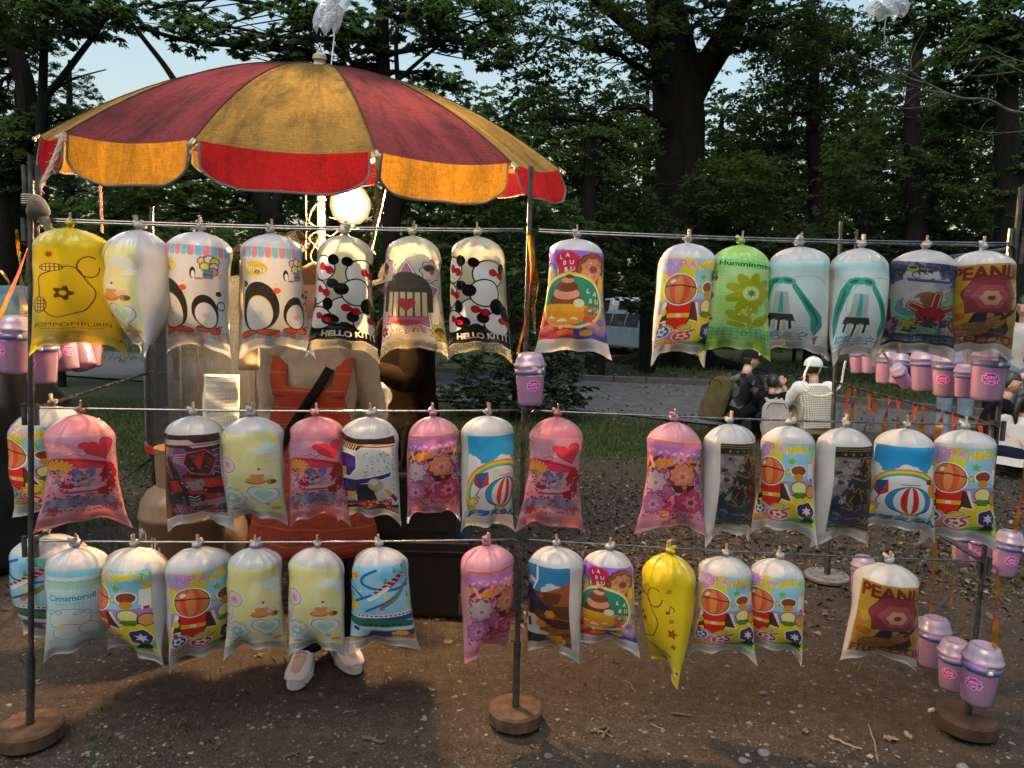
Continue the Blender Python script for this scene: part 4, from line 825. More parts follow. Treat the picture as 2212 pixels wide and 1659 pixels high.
def p_guitar():
    c = Cv(); c.clip = ((c.x > .14) & (c.x < .98) & (c.y > .24) & (c.y < 1.44)).astype(np.float32)
    c.rect(0, 0, 1, 1.6, rgb('c09a2a')); c.swirl(0, .4, 1, 1.3, [rgb('c29c2c'), rgb('b88a24'), rgb('c8a83a'), rgb('c09a2a')], 21, 5, .8); red = rgb('801a18')
    c.text('PEANUT', .57, .365, .20, red, bold=.035, width=.80); c.text('FREEDOM', .57, 1.34, .16, red, bold=.035, width=.80)
    c.ell(.26, .98, .09, .06, rgb('b07a1e')); c.ell(.24, .75, .06, .08, rgb('cdb24a'))
    # a dark pink plush cushion, a navy block and a waffle guitar
    pk = rgb('8f3340')
    c.puff(.56, .66, .26, pk, 6, .05, rgb('4a1820'), sy=1.0); c.poly([(.30, .66), (.34, .94), (.46, .90), (.66, .90), (.80, .94), (.82, .64)], pk); c.puff(.56, .69, .17, rgb('b05a5c'), 6, .08); c.puff(.56, .71, .10, rgb('cfae92'), 6, .08); c.ell(.56, .71, .04, .035, rgb('8a2a26'))
    c.poly([(.42, .92), (.70, .92), (.78, 1.16), (.72, 1.28), (.42, 1.28), (.36, 1.12)], rgb('1b1c26')); c.poly([(.53, .92), (.60, .92), (.60, 1.10), (.54, 1.10)], rgb('9a9690')); c.ell(.68, 1.0, .025, .025, rgb('b07a20')); c.poly([(.46, 1.22), (.74, 1.22), (.74, 1.31), (.46, 1.31)], rgb('5a1a1e'))
    w = rgb('a87a42'); c.ell(.42, 1.17, .18, .12, rgb('4a3018'), -.4); c.ell(.42, 1.17, .165, .108, w, -.4); c.ell(.62, 1.05, .13, .09, rgb('4a3018'), -.6); c.ell(.62, 1.05, .118, .08, w, -.6)
    for i in range(6): c.line([(.28 + i * .06, 1.10 - i * .01), (.34 + i * .06, 1.27 - i * .02)], .010, rgb('7a5428')); 
    for i in range(3): c.line([(.27, 1.15 + i * .05), (.72, .98 + i * .05)], .010, rgb('7a5428'))
    c.line([(.68, 1.0), (.94, .80)], .045, rgb('2a1c16'))
    return c
def _princess(c, seed, big):
    """a busy pastel bouquet: ribbons, petals, gems, curls"""
    r = random.Random(seed)
    for i in range(big):
        x, y = r.uniform(.08, .92), r.uniform(.55, 1.30); col = [rgb('c87a9a'), rgb('b094c8'), rgb('8fb8cc'), rgb('d8c070'), rgb('a82a44'), rgb('e6dce2'), rgb('7d5a8a'), rgb('d8a0b4')][i % 8]
        k = i % 4
        if k == 0: c.puff(x, y, r.uniform(.05, .10), col, r.randint(5, 8), .16, rgb('5a3050'))
        elif k == 1: c.ell(x, y, r.uniform(.08, .15), r.uniform(.02, .04), rgb('5a3050'), r.uniform(-1.2, 1.2)); c.ell(x, y, .09, .022, col, r.uniform(-1.2, 1.2))
        elif k == 2:
            a0, rr = r.uniform(0, 6), r.uniform(.06, .13); P = [(x + rr * (1 - j / 26) * math.cos(a0 + j * .30), y + rr * (1 - j / 26) * math.sin(a0 + j * .30)) for j in range(20)]; c.line(P, .024, rgb('5a3050')); c.line(P, .014, col)
        else: c.heart(x, y, r.uniform(.03, .06), col, r.uniform(-.5, .5))
def p_rose():
    c = Cv(); c.clip = ((c.x > .06) & (c.x < .94) & (c.y > .25) & (c.y < 1.42)).astype(np.float32)
    c.rect(0, 0, 1, 1.6, rgb('dca0a4'), .35); c.rect(.10, .28, .90, .56, rgb('9fb4cc'), .75); c.dots(.1, .3, .9, .55, rgb('e8d8e4'), 9, .12, .8)
    c.swirl(.1, .75, .9, 1.38, [rgb('cfa8b8'), rgb('c2a4c4'), rgb('b9bcd4'), rgb('d8b4a8')], 31, 6, .6)
    w = rgb('8f2038'); c.poly([(.08, .66), (.2, .56), (.45, .55), (.78, .64), (.86, .72), (.5, .70), (.3, .68), (.12, .74)], rgb('bf4a62')); c.line([(.10, .62), (.3, .57), (.55, .60), (.84, .70)], .02, w)
    c.heart(.68, .45, .16, w, -.3); c.heart(.685, .45, .145, rgb('c04a5e'), -.3); c.ell(.52, .40, .06, .05, rgb('c8506a')); c.line([(.36, .53), (.44, .50), (.50, .54), (.56, .50)], .010, rgb('8a6a3a'))
    for a in range(9): c.line([(.26, .74), (.26 + .17 * math.cos(-2.9 + a * .32), .74 + .15 * math.sin(-2.9 + a * .32))], .036, rgb('cfc04e'))
    c.flower(.27, .80, .08, rgb('e6c8a4'), rgb('b08a3a')); c.ell(.24, .90, .12, .08, rgb('d8d2e4')); c.ell(.42, .86, .08, .07, rgb('c6cbe0'))
    for x, y in ((.76, .73), (.82, .80), (.72, .80), (.78, .92)): c.puff(x, y, .055, rgb('9c2030'), 6, .12, rgb('5a1420'))
    c.ell(.44, .76, .05, .075, rgb('5a86b8'), -.5); c.ell(.56, .76, .05, .075, rgb('5a86b8'), .5); c.flower(.50, .86, .11, rgb('86b4bc'), rgb('e3c3b0'))
    c.poly([(.36, .95), (.66, .95), (.58, 1.12), (.44, 1.12)], rgb('e2e0ea')); c.line([(.34, 1.02), (.68, 1.0)], .03, rgb('a0608a')); c.poly([(.30, .86), (.42, .90), (.40, .97), (.28, .95)], w); c.poly([(.62, .98), (.74, .94), (.72, 1.10), (.62, 1.06)], w)
    for i in range(9): c.ell(.22 + i * .07, 1.20 - .03 * math.sin(i * PI / 8), .05, .10, [rgb('8ab6cc'), rgb('6f9cbc')][i % 2], (i - 4) * -.16)
    c.poly([(.08, 1.16), (.2, 1.12), (.22, 1.3), (.08, 1.34)], rgb('7f92b8')); c.puff(.24, 1.31, .06, rgb('a0562e'), 5, .25, rgb('5a2818')); c.puff(.76, 1.26, .05, rgb('c04a72'), 5, .2); 
    for i in range(8): c.star(.40 + i * .045, 1.33 + .02 * (i % 2), .02, rgb('2f2c52'), 4, .3)
    c.confetti(70, 7, .10, .74, .88, 1.36, [rgb('e6d4dc'), rgb('8fb4cc'), rgb('b04a62'), rgb('d8c46a'), rgb('b79ac4')])
    for i in range(26): c.star(.90 - .05 * ((i * 7) % 3), .5 + i * .03, .012, rgb('b23a4a'), 5, .5)
    return c
def p_gala():
    c = Cv(); c.clip = ((c.x > .06) & (c.x < .95) & (c.y > .24) & (c.y < 1.42)).astype(np.float32)
    c.rect(0, 0, 1, 1.6, rgb('d49cb4'), .4); c.rect(0, .27, 1, .52, rgb('b69ad0')); c.rect(0, .255, 1, .285, rgb('c08a2a')); c.rect(.0, .47, 1, .66, rgb('dfae3a'))
    c.swirl(0, .62, 1, 1.42, [rgb('d897ac'), rgb('c78fb8'), rgb('e0b4a4'), rgb('b78ec0')], 41, 6, .75)
    for i in range(12): c.ell(.05 + i * .085, .40 + .02 * (i % 2), .035, .016, rgb('e6dcec'), .5 * (-1) ** i); c.puff(.08 + i * .08, .47, .028, [rgb('8a5ab0'), rgb('c05a8a'), rgb('6f8ac0')][i % 3], 5, .12)
    for i in range(7): c.line([(.12 + i * .13, .52), (.12 + i * .13, .60 + .03 * (i % 2))], .006, rgb('8a5a1a')); c.heart(.12 + i * .13, .62, .018, rgb('a0503a'))
    _princess(c, 5, 34)
    c.confetti(80, 8, .08, .62, .93, 1.40, [rgb('f0dce4'), rgb('c05a86'), rgb('a88cc8'), rgb('e0b450'), rgb('8ab4b8')])
    for a in range(4): c.ring(.55, .50, .03 + a * .018, .007, rgb('f0dce6'))
    c.poly([(.38, .60), (.50, .56), (.46, .68)], rgb('3a2028')); c.puff(.58, .70, .15, rgb('d8a470'), 9, .10, rgb('5a3424')); c.flower(.58, .72, .09, rgb('e9c6a8'), rgb('b07a4a')); c.poly([(.46, .84), (.74, .84), (.70, .94), (.50, .94)], rgb('241a22')); c.star(.60, .87, .04, rgb('d0a030'))
    c.puff(.24, .80, .14, rgb('bcd0cc'), 8, .12, rgb('5a5a6a')); c.flower(.25, .82, .08, rgb('e4d6d0'), rgb('8aa0b0'))
    c.puff(.24, 1.12, .15, rgb('b692c2'), 9, .10, rgb('5a3a66')); c.flower(.25, 1.13, .09, rgb('dcc0d8'), rgb('7a5a8a')); c.puff(.68, 1.08, .17, rgb('c4527e'), 9, .09, rgb('6a2040')); c.flower(.68, 1.09, .11, rgb('e6b4b6'), rgb('8a2040')); c.star(.62, .95, .05, rgb('a81a34'))
    c.ell(.40, 1.27, .06, .03, rgb('d8a83a')); c.text('プリキュア', .68, 1.345, .075, rgb('a01c46'), bold=.04, width=.42, rot=-.06, outline=rgb('f2d4e0'), ow=.03)
    return c
def p_robot():
    c = Cv(); c.clip = ((c.x > .0) & (c.x < .86) & (c.y > .23) & (c.y < 1.42)).astype(np.float32)
    c.swirl(0, 0, 1, 1.6, [rgb('2a2030'), rgb('4a2c5c'), rgb('241a2a'), rgb('6a4a7c'), rgb('8a7a9a')], 51, 6)
    c.rect(0, .23, 1, .40, rgb('3a1016')); c.poly([(0, .30), (.5, .29), (.56, .34), (1, .32), (1, .37), (.54, .40), (.48, .36), (0, .37)], rgb('d8d4d8')); c.line([(.5, .37), (.6, .36), (1, .34)], .014, rgb('b02020')); c.rect(0, .40, .22, 1.42, rgb('b08a3a'), .5)
    for i in range(5): c.line([(.30, .5 + i * .02), (1, .42 + i * .10)], .010, rgb('c8b4d4'))
    red, dk = rgb('a81a1a'), rgb('1a1418')
    # red and black armour-like blocks, no figure
    c.poly([(.46, .46), (.66, .42), (.80, .56), (.70, .78), (.50, .74), (.42, .60)], rgb('d05a50')); c.poly([(.475, .475), (.655, .438), (.785, .56), (.69, .762), (.51, .725), (.437, .60)], dk); c.poly([(.50, .50), (.66, .46), (.60, .70)], red); c.poly([(.66, .50), (.76, .57), (.68, .72)], rgb('6a1216'))
    c.poly([(.14, .60), (.22, .52), (.36, .72), (.44, 1.0), (.36, 1.22), (.18, 1.18), (.12, .9)], dk); c.line([(.14, .52), (.26, .80)], .05, rgb('5a5862')); c.poly([(.20, .86), (.34, .84), (.40, .98), (.26, 1.02)], red)
    c.poly([(.42, .80), (.86, .82), (.86, 1.2), (.52, 1.24), (.46, 1.0)], red); c.poly([(.44, .86), (.60, .82), (.70, .96), (.50, .98)], rgb('8f8c94')); c.poly([(.60, .92), (.86, .96), (.86, 1.06), (.62, 1.02)], dk); c.ell(.72, .90, .10, .05, rgb('c23426')); c.poly([(.40, 1.02), (.62, 1.04), (.58, 1.36), (.42, 1.36)], dk)
    c.confetti(50, 11, .04, .45, .84, 1.2, [rgb('8a1818'), rgb('5a4a6a'), rgb('b8b4bc'), rgb('30203a')], .010, .03, BK)
    for i in range(4): c.line([(.46, 1.06 + i * .05), (.51, 1.09 + i * .05), (.56, 1.06 + i * .05)], .016, rgb('c8c8cc'))
    c.poly([(.42, 1.24), (.6, 1.14), (.86, 1.10), (.86, 1.20), (.6, 1.24)], rgb('a8bcc8'), .7); c.text('ギャバン', .50, 1.27, .13, red, bold=.05, rot=-.12, width=.52, outline=rgb('e0d4cc'), ow=.03); c.text('インフィニティ', .56, 1.35, .07, red, bold=.04, rot=-.08, width=.5, outline=rgb('e0d4cc'), ow=.03)
    c.poly([(.4, 1.40), (.86, 1.36), (.86, 1.5), (.4, 1.5)], WH)
    for i in range(9): c.line([(.56 + i * .035, 1.42), (.60 + i * .035, 1.37)], .014, dk)
    return c
def p_visor():
    c = Cv(); c.clip = ((c.x > .06) & (c.x < .92) & (c.y > .22) & (c.y < 1.42)).astype(np.float32)
    c.rect(0, 0, 1, 1.6, WH, .5); dk, pu, ye = rgb('17141a'), rgb('43256c'), rgb('d2a21e')
    c.poly([(.0, .26), (.4, .30), (1, .22), (1, .33), (.5, .37), (.42, .46), (0, .44)], dk); c.poly([(0, .28), (.28, .30), (.24, .36), (0, .34)], rgb('7a1a1c')); c.line([(0, .37), (.44, .38), (.6, .35), (1, .33)], .012, ye); c.line([(.44, .40), (.9, .36)], .02, rgb('8a1418'))
    for i in range(12): c.line([(.04 + i * .032, .445), (.065 + i * .032, .395)], .012, rgb('d8c8a0'))
    r = random.Random(9)
    for i in range(150): c.star(r.uniform(.5, .9), r.uniform(.44, 1.2), r.uniform(.006, .018), [rgb('6a7a6a'), rgb('8a7a9a'), rgb('5a7a4a'), rgb('b8a8c8')][i % 4], 4, .5, r.uniform(0, 3))
    c.swirl(.06, .46, .26, .80, [rgb('b8a0c8'), rgb('d8ccd8'), rgb('a8b4d0')], 61, 14, .8)
    # kite-shaped purple and yellow pieces
    c.poly([(.12, .54), (.20, .50), (.34, .50), (.42, .54), (.42, .72), (.33, .86), (.22, .86), (.13, .72)], WH); c.poly([(.14, .55), (.21, .52), (.33, .52), (.40, .55), (.40, .71), (.32, .83), (.23, .83), (.15, .71)], pu)
    c.poly([(.15, .71), (.28, .71), (.275, .83), (.23, .83)], ye); c.poly([(.28, .60), (.33, .60), (.40, .54), (.40, .71), (.28, .71)], rgb('5a3a8a'))
    c.poly([(0, .86), (.4, .86), (.84, .74), (.82, .83), (.44, .97), (0, .96)], WH); c.poly([(0, .88), (.4, .88), (.82, .76), (.80, .82), (.42, .95), (0, .94)], rgb('2c2a66'))
    c.poly([(.06, .93), (.40, .93), (.42, 1.10), (.30, 1.18), (.12, 1.18)], rgb('35245c')); c.poly([(.12, 1.06), (.24, 1.09), (.24, 1.18), (.14, 1.17)], ye); c.poly([(.26, 1.09), (.40, 1.06), (.38, 1.16), (.27, 1.18)], ye)
    c.poly([(.40, .95), (.58, .92), (.62, 1.20), (.40, 1.30)], dk); c.ell(.62, .94, .085, .095, rgb('b8a894')); c.ell(.60, .90, .05, .05, rgb('d8cabc')); c.poly([(.70, .98), (.78, 1.0), (.94, 1.18), (.86, 1.26), (.74, 1.16)], WH); c.poly([(.70, 1.0), (.78, 1.02), (.84, 1.10), (.76, 1.14)], ye); c.poly([(.78, 1.12), (.84, 1.09), (.92, 1.18), (.86, 1.24)], pu)
    c.poly([(.14, 1.19), (.38, 1.19), (.40, 1.26), (.14, 1.26)], rgb('aeb2b8')); c.poly([(.10, 1.25), (.44, 1.25), (.46, 1.33), (.10, 1.33)], rgb('8a1418'))
    c.poly([(0, 1.36), (.4, 1.32), (1, 1.26), (1, 1.5), (0, 1.5)], dk); c.text('ガヴ', .62, 1.28, .19, rgb('b81c1c'), bold=.06, width=.40, rot=-.15, outline=rgb('e2c8a0'), ow=.03); c.text('仮面ライダー', .36, 1.335, .05, rgb('d8c8b0'), bold=.02, width=.24, rot=-.08)
    for i in range(8): c.line([(.70 + i * .03, 1.40), (.73 + i * .03, 1.33)], .012, rgb('c8b890'))
    return c
def p_sky():
    c = Cv(); c.clip = ((c.x > .09) & (c.x < .95) & (c.y > .24) & (c.y < 1.42)).astype(np.float32)
    c.rect(0, 0, 1, 1.6, rgb('e9ecec')); c.rect(0, 0, 1, .62, rgb('2f93c4')); c.cloud(.14, .55, .16, WH); c.cloud(.56, .56, .20, rgb('dfe6ea')); c.cloud(.90, .56, .15, WH); c.rect(0, .60, 1, .66, WH)
    for k, col in enumerate((rgb('c9702a'), rgb('dcb02a'), rgb('e0c84a'), rgb('6fae4a'), rgb('4a94b8'))):
        m = np.abs(np.hypot((c.x - .54) / 1.0, (c.y - 1.02) / 1.0) - (.46 - k * .017)) < .010; c.put(m, col)
    # a red kite, a round blue balloon and a yellow one
    c.poly([(.20, .76), (.36, .72), (.38, .90), (.28, .97), (.19, .90)], rgb('b02c24')); c.line([(.28, .97), (.24, 1.06), (.30, 1.12)], .012, BK); c.poly([(.20, .76), (.36, .72), (.28, .97)], rgb('24508c'))
    bl = rgb('2a86bc'); c.ell(.60, 1.02, .245, .225, rgb('1a3a54')); c.ell(.60, 1.02, .235, .215, bl); c.ell(.60, 1.02, .165, .215, rgb('f0f0ee')); c.ell(.60, 1.02, .095, .215, rgb('b3241c')); c.ell(.60, 1.02, .03, .215, rgb('f0f0ee')); c.line([(.40, 1.14), (.53, 1.25)], .01, BK); c.line([(.80, 1.14), (.67, 1.25)], .01, BK); c.rect(.52, 1.25, .68, 1.31, rgb('1a3a54')); c.rect(.53, 1.26, .67, 1.30, rgb('d2b020'))
    c.ell(.21, 1.17, .08, .08, rgb('8a6a18')); c.ell(.21, 1.17, .07, .07, rgb('d8ba24')); c.star(.21, 1.17, .05, WH); c.ell(.22, 1.27, .06, .03, rgb('cdb430'))
    c.ell(.88, .86, .08, .11, rgb('c98a2a')); c.ell(.82, .73, .045, .04, rgb('3a4a44')); c.line([(.50, .77), (.70, .77)], .012, rgb('6a6a4a'))
    c.rect(0, 1.30, 1, 1.6, rgb('a8c4d0')); c.text('ドラえもん', .56, 1.365, .12, rgb('2766a0'), bold=.07, width=.76, outline=rgb('13344f'), ow=.03)
    return c
def p_smoke():
    c = Cv(); c.clip = ((c.x > .26) & (c.x < 1.0) & (c.y > .24) & (c.y < 1.44)).astype(np.float32)
    c.swirl(0, 0, 1, 1.6, [rgb('2a2420'), rgb('5a3a1c'), rgb('1c1a1c'), rgb('8a6a34'), rgb('3a2a20')], 71, 7); c.swirl(.26, .34, .56, .85, [rgb('6a6a6e'), rgb('a4a4a8'), rgb('8a8a90'), rgb('c4c4c8')], 72, 7); c.swirl(.74, .32, 1, .6, [rgb('7a3a1c'), rgb('b07a2a'), rgb('4a2414')], 73, 12); c.swirl(.26, .85, .42, 1.35, [rgb('1c4a6a'), rgb('3c84b4'), rgb('173048'), rgb('8ab8d0')], 74, 8)
    c.poly([(.26, .25), (1, .25), (1, .31), (.80, .31), (.74, .40), (.26, .38)], rgb('121014')); 
    for y in (.262, .288, .375): c.line([(.26, y), (.74, y + .005)], .008, rgb('b89a4a'))
    for i, col in enumerate(('c8a040', '6ab890', '4a90c0', 'b85a5a')): c.star(.38 + i * .09, .335, .022, rgb(col), 4, .5)
    dk, go = rgb('17151a'), rgb('a08032')
    for cx, cy, s_, col in ((.62, .60, 1.0, dk), (.55, 1.0, 1.1, rgb('1c3468'))):
        c.poly([(cx, cy - .24 * s_), (cx + .09, cy - .06), (cx, cy + .04), (cx - .09, cy - .06)], go); c.poly([(cx, cy - .21 * s_), (cx + .07, cy - .06), (cx, cy + .02), (cx - .07, cy - .06)], rgb('0c0b0e'))
        c.poly([(cx - .18 * s_, cy), (cx + .2 * s_, cy - .02), (cx + .14 * s_, cy + .22), (cx - .10 * s_, cy + .22)], col); c.line([(cx - .16, cy + .02), (cx, cy + .08), (cx + .16, cy + .0)], .018, go); c.rect(cx - .09, cy + .19, cx + .10, cy + .225, go)
    c.confetti(70, 12, .28, .42, .98, 1.3, [rgb('a08032'), rgb('4a2a1a'), rgb('1c3c78'), rgb('8a8a90'), rgb('14121a')], .012, .04, BK)
    c.line([(.26, .76), (.52, 1.06)], .020, go); c.poly([(.70, .90), (.86, .80), (.92, 1.2), (.74, 1.3)], rgb('5a2418')); c.poly([(.36, 1.22), (.62, 1.22), (.62, 1.36), (.34, 1.34)], rgb('1f3f86'))
    for i in range(6): c.ell(.72 + i * .05, 1.24 + .03 * (i % 2), .018, .06, rgb('b09a6a'), .5)
    c.poly([(.26, 1.28), (1, 1.38), (1, 1.44), (.26, 1.36)], rgb('14120f')); c.line([(.26, 1.30), (1, 1.395)], .01, go); c.poly([(.26, 1.36), (1, 1.43), (1, 1.5), (.26, 1.5)], rgb('c4b44a')); c.dots(.26, 1.36, 1, 1.45, rgb('8a7a2a'), 16, .2)
    return c
def p_trains():
    c = Cv(); c.clip = ((c.x > .05) & (c.x < .95) & (c.y > .22) & (c.y < 1.40)).astype(np.float32)
    c.rect(0, 0, 1, 1.6, rgb('86bcd4')); c.swirl(0, .2, 1, .95, [rgb('84bcd6'), rgb('98c8dc'), rgb('8cc0d8')], 81, 4, .7); bl = rgb('255a9c')
    c.line(spline2([(.48, .26), (.34, .34), (.32, .44), (.44, .52), (.62, .56), (.88, .54)]), .035, bl); c.line([(.05, .82), (.3, .68), (.42, .62)], .035, bl); c.line([(.36, .86), (.6, .72), (.9, .48)], .03, bl); c.line([(.05, .48), (.2, .55), (.32, .66)], .03, bl)
    c.poly([(.44, .58), (.74, .34), (.82, .36), (.52, .64)], rgb('8a1c30'))
    for i in range(6): c.line([(.48 + i * .05, .55 - i * .04), (.54 + i * .05, .58 - i * .04)], .012, WH)
    def train(pts, w, col, top): c.line(pts, w, col); c.line([(x, y - w * .25) for x, y in pts], w * .45, top)
    train([(.40, .68), (.52, .60), (.60, .53)], .05, WH, rgb('c8d0d8')); train([(.54, .80), (.68, .70), (.82, .52)], .05, rgb('8a6a44'), rgb('60784a')); c.ell(.53, .82, .03, .03, rgb('c0582a')); train([(.82, .84), (.94, .68)], .04, rgb('d8b81a'), rgb('c8a818')); train([(.10, .42), (.2, .50), (.28, .56)], .04, rgb('dfe4e8'), rgb('5a6a7a'))
    for x, y in ((.68, .28), (.80, .24), (.58, .42), (.90, .40), (.16, .62), (.86, .66)): c.poly([(x, y - .05), (x + .025, y + .03), (x - .025, y + .03)], rgb('4a9a44')); c.rect(x - .012, y + .03, x + .012, y + .045, rgb('a03a2a'))
    c.poly([(.05, .66), (.3, .80), (.05, .92)], rgb('c9b424')); c.poly([(.54, .64), (.62, .62), (.60, .70)], rgb('d8b41a'))
    c.poly([(.05, .93), (.95, .90), (.95, 1.0), (.05, 1.0)], rgb('e4e8ea')); c.poly([(.05, .98), (.95, .96), (.95, 1.04), (.05, 1.02)], rgb('3c3f84'))
    for i in range(16): c.rect(.15 + i * .05, .93, .18 + i * .05, .95, rgb('3a4250'))
    c.poly([(.06, .95), (.3, .98), (.72, 1.02), (.94, 1.10), (.92, 1.17), (.30, 1.12), (.06, 1.08)], rgb('1f6f56')); c.poly([(.28, 1.12), (.92, 1.16), (.86, 1.22), (.30, 1.18)], rgb('e0e6e6'))
    for i in range(7): c.rect(.32 + i * .06, 1.065 + i * .005, .355 + i * .06, 1.09 + i * .005, rgb('10302a'))
    c.rect(0, 1.22, 1, 1.6, rgb('2a4488')); c.poly([(.05, 1.05), (.22, 1.10), (.40, 1.22), (.36, 1.32), (.12, 1.32), (.05, 1.26)], rgb('a9cfe2')); c.ell(.22, 1.16, .05, .03, rgb('1a2c40'), .5); c.puff(.70, 1.28, .10, rgb('d2b424'), 7, .1, sy=.5); c.poly([(.05, 1.33), (.5, 1.37), (.95, 1.30), (.95, 1.5), (.05, 1.5)], rgb('cf8a1e'))
    c.rect(.05, .27, .27, .37, rgb('dfae1a')); c.text('プラレール', .16, .32, .075, rgb('b01c14'), bold=.05, width=.2); c.text('PLARAIL', .76, 1.345, .06, rgb('b01c14'), bold=.04, width=.26, rot=-.06)
    return c
def spline2(pts):
    return [tuple(p)[:2] for p in spline([(x, y, 0) for x, y in pts], 8)]
def p_mint():
    c = Cv(); c.clip = ((c.x > .10) & (c.x < .95) & (c.y > .25) & (c.y < 1.40)).astype(np.float32)
    c.rect(0, 0, 1, 1.6, rgb('c6e0e2'), .9); c.rect(0, 0, 1, .42, rgb('90c8d4')); c.gingham(.1, .42, .74, 1.3, rgb('d4e6e8'), rgb('a6cdd6'), 26); c.rect(.74, .40, 1, 1.4, rgb('bcc98a'), .7); c.rect(.1, .38, .95, .50, rgb('a0c8b0'), .7)
    for i in range(11): c.ell(.12 + i * .085, .36, .05, .03, rgb('e4f0f0'))
    c.dots(.76, .45, .96, 1.3, rgb('e8e0a0'), 9, .16, .9); c.text('Cinnamoroll', .40, .62, .085, rgb('3a8ca0'), bold=.02, width=.48); c.line([(.22, .695), (.54, .695)], .006, rgb('7ab0bc')); c.line([(.26, .715), (.48, .715)], .006, rgb('7ab0bc'))
    pen = rgb('7a9aa0'); 
    for cx, cy, sx, sy, col in ((.36, .93, .21, .15, rgb('eaf0ee')), (.76, .98, .19, .09, rgb('f0e2d0')), (.36, 1.14, .15, .13, rgb('eaf0ee')), (.55, 1.12, .09, .10, rgb('e6eeee'))): c.ell(cx, cy, sx + .008, sy + .008, pen); c.ell(cx, cy, sx, sy, col)
    for x, y in ((.22, .82), (.50, .85)):
        for q in (-1, 1): c.ell(x + q * .045, y, .042, .03, pen, q * .3); c.ell(x + q * .045, y, .034, .023, rgb('bcdce2'), q * .3)
    c.star(.27, 1.04, .06, rgb('d6d08a')); c.puff(.27, 1.06, .05, rgb('d8d494'), 5, .15);  c.rect(.1, 1.26, .95, 1.4, rgb('b4d8dc'), .7); c.rect(.86, 1.43, .92, 1.455, rgb('202430')); c.ell(.16, 1.30, .05, .05, rgb('e6c0b0'))
    return c
def p_canyon():
    c = Cv(); c.clip = ((c.x > .0) & (c.x < .80) & (c.y > .22) & (c.y < 1.44)).astype(np.float32)
    c.rect(0, 0, 1, 1.6, rgb('6a3418')); c.rect(0, 0, 1, .55, rgb('2f86b4')); c.cloud(.6, .50, .2, rgb('cfdde4')); c.cloud(.3, .42, .12, rgb('dfe6ea')); c.poly([(.5, .55), (.85, .38), (1, .45), (1, 1.0), (.5, .9)], rgb('9c5a20')); c.swirl(.45, .55, 1, 1.44, [rgb('7a4018'), rgb('5a2c14'), rgb('93571f'), rgb('3c1c10')], 91, 8); c.swirl(0, .7, .2, 1.3, [rgb('8a1c14'), rgb('5a1410'), rgb('b0301c')], 92, 9)
    c.poly([(0, .22), (.2, .24), (.26, .50), (0, .56)], rgb('c8ccd4'))
    for i in range(6): c.line([(0, .26 + i * .05), (.24, .34 + i * .03)], .016, [rgb('b02420'), rgb('5a7a9c')][i % 2])
    c.line([(.38, .24), (.40, .40), (.34, .54)], .03, WH); 
    # a navy hill-shaped tent, a white flag, a yellow rock
    c.poly([(.06, .66), (.16, .50), (.30, .52), (.52, .72), (.62, .84), (.40, .80), (.18, .70)], rgb('14203f')); c.poly([(.10, .68), (.40, .76), (.36, .92), (.16, .92)], rgb('181418')); c.poly([(.20, .70), (.27, .72), (.26, .90), (.17, .90)], rgb('8a5a3a'))
    c.poly([(.12, .94), (.36, .90), (.46, 1.0), (.40, 1.16), (.14, 1.16)], rgb('d6d8dc')); c.poly([(.12, .94), (.20, .95), (.18, 1.04), (.13, 1.0)], rgb('a82222')); c.poly([(.20, 1.0), (.28, .96), (.30, 1.10), (.22, 1.12)], rgb('2a2c34')); c.ell(.44, 1.03, .07, .06, rgb('c88a20')); c.puff(.56, .86, .06, rgb('d09022'), 6, .12)
    c.poly([(.16, 1.16), (.36, 1.14), (.56, 1.20), (.50, 1.28), (.2, 1.24)], WH); c.poly([(.16, 1.24), (.44, 1.26), (.42, 1.42), (.2, 1.42)], rgb('1a1818')); c.puff(.60, 1.33, .12, rgb('d0a41c'), 6, .10, rgb('4a3208')); c.ell(.66, 1.35, .025, .025, rgb('a83020'))
    return c
DIM = dict(burst=.72, guitar=.74, robot=.80, smoke=.70, canyon=.85)  # darker inks; burst and guitar also carry their bags' shade in the print
PRINTS = {k: (lambda f=f, k=k: f().shade(DIM.get(k, 1.0))) for k, f in dict(yellow=p_yellow, pastel=p_pastel, blackwhite=p_blackwhite, bows=p_bows, dome=p_dome, teacup=p_teacup, panels=p_panels, green=p_green, teal=p_teal, burst=p_burst, guitar=p_guitar, rose=p_rose, gala=p_gala, robot=p_robot, visor=p_visor, sky=p_sky, smoke=p_smoke, trains=p_trains, mint=p_mint, canyon=p_canyon).items()}
# ------------------------------------------------------------------ the steel display stand
M_STEEL = pmat('brushed_steel', (.16, .155, .15), .28, 1.0, .45, 30, .15, 60)
M_RUSTSTEEL = pmat('worn_steel', (.085, .08, .078), .5, .7, .6, 26, .2, 80)
M_IRON = pmat('rusty_iron', (.105, .064, .042), .9, .1, .75, 22, .9, 45, col2=(.035, .022, .015), spec=.15)
M_IRON2 = pmat('dark_rusty_iron', (.050, .031, .023), .85, .1, .5, 14, .5, 60, spec=.2)

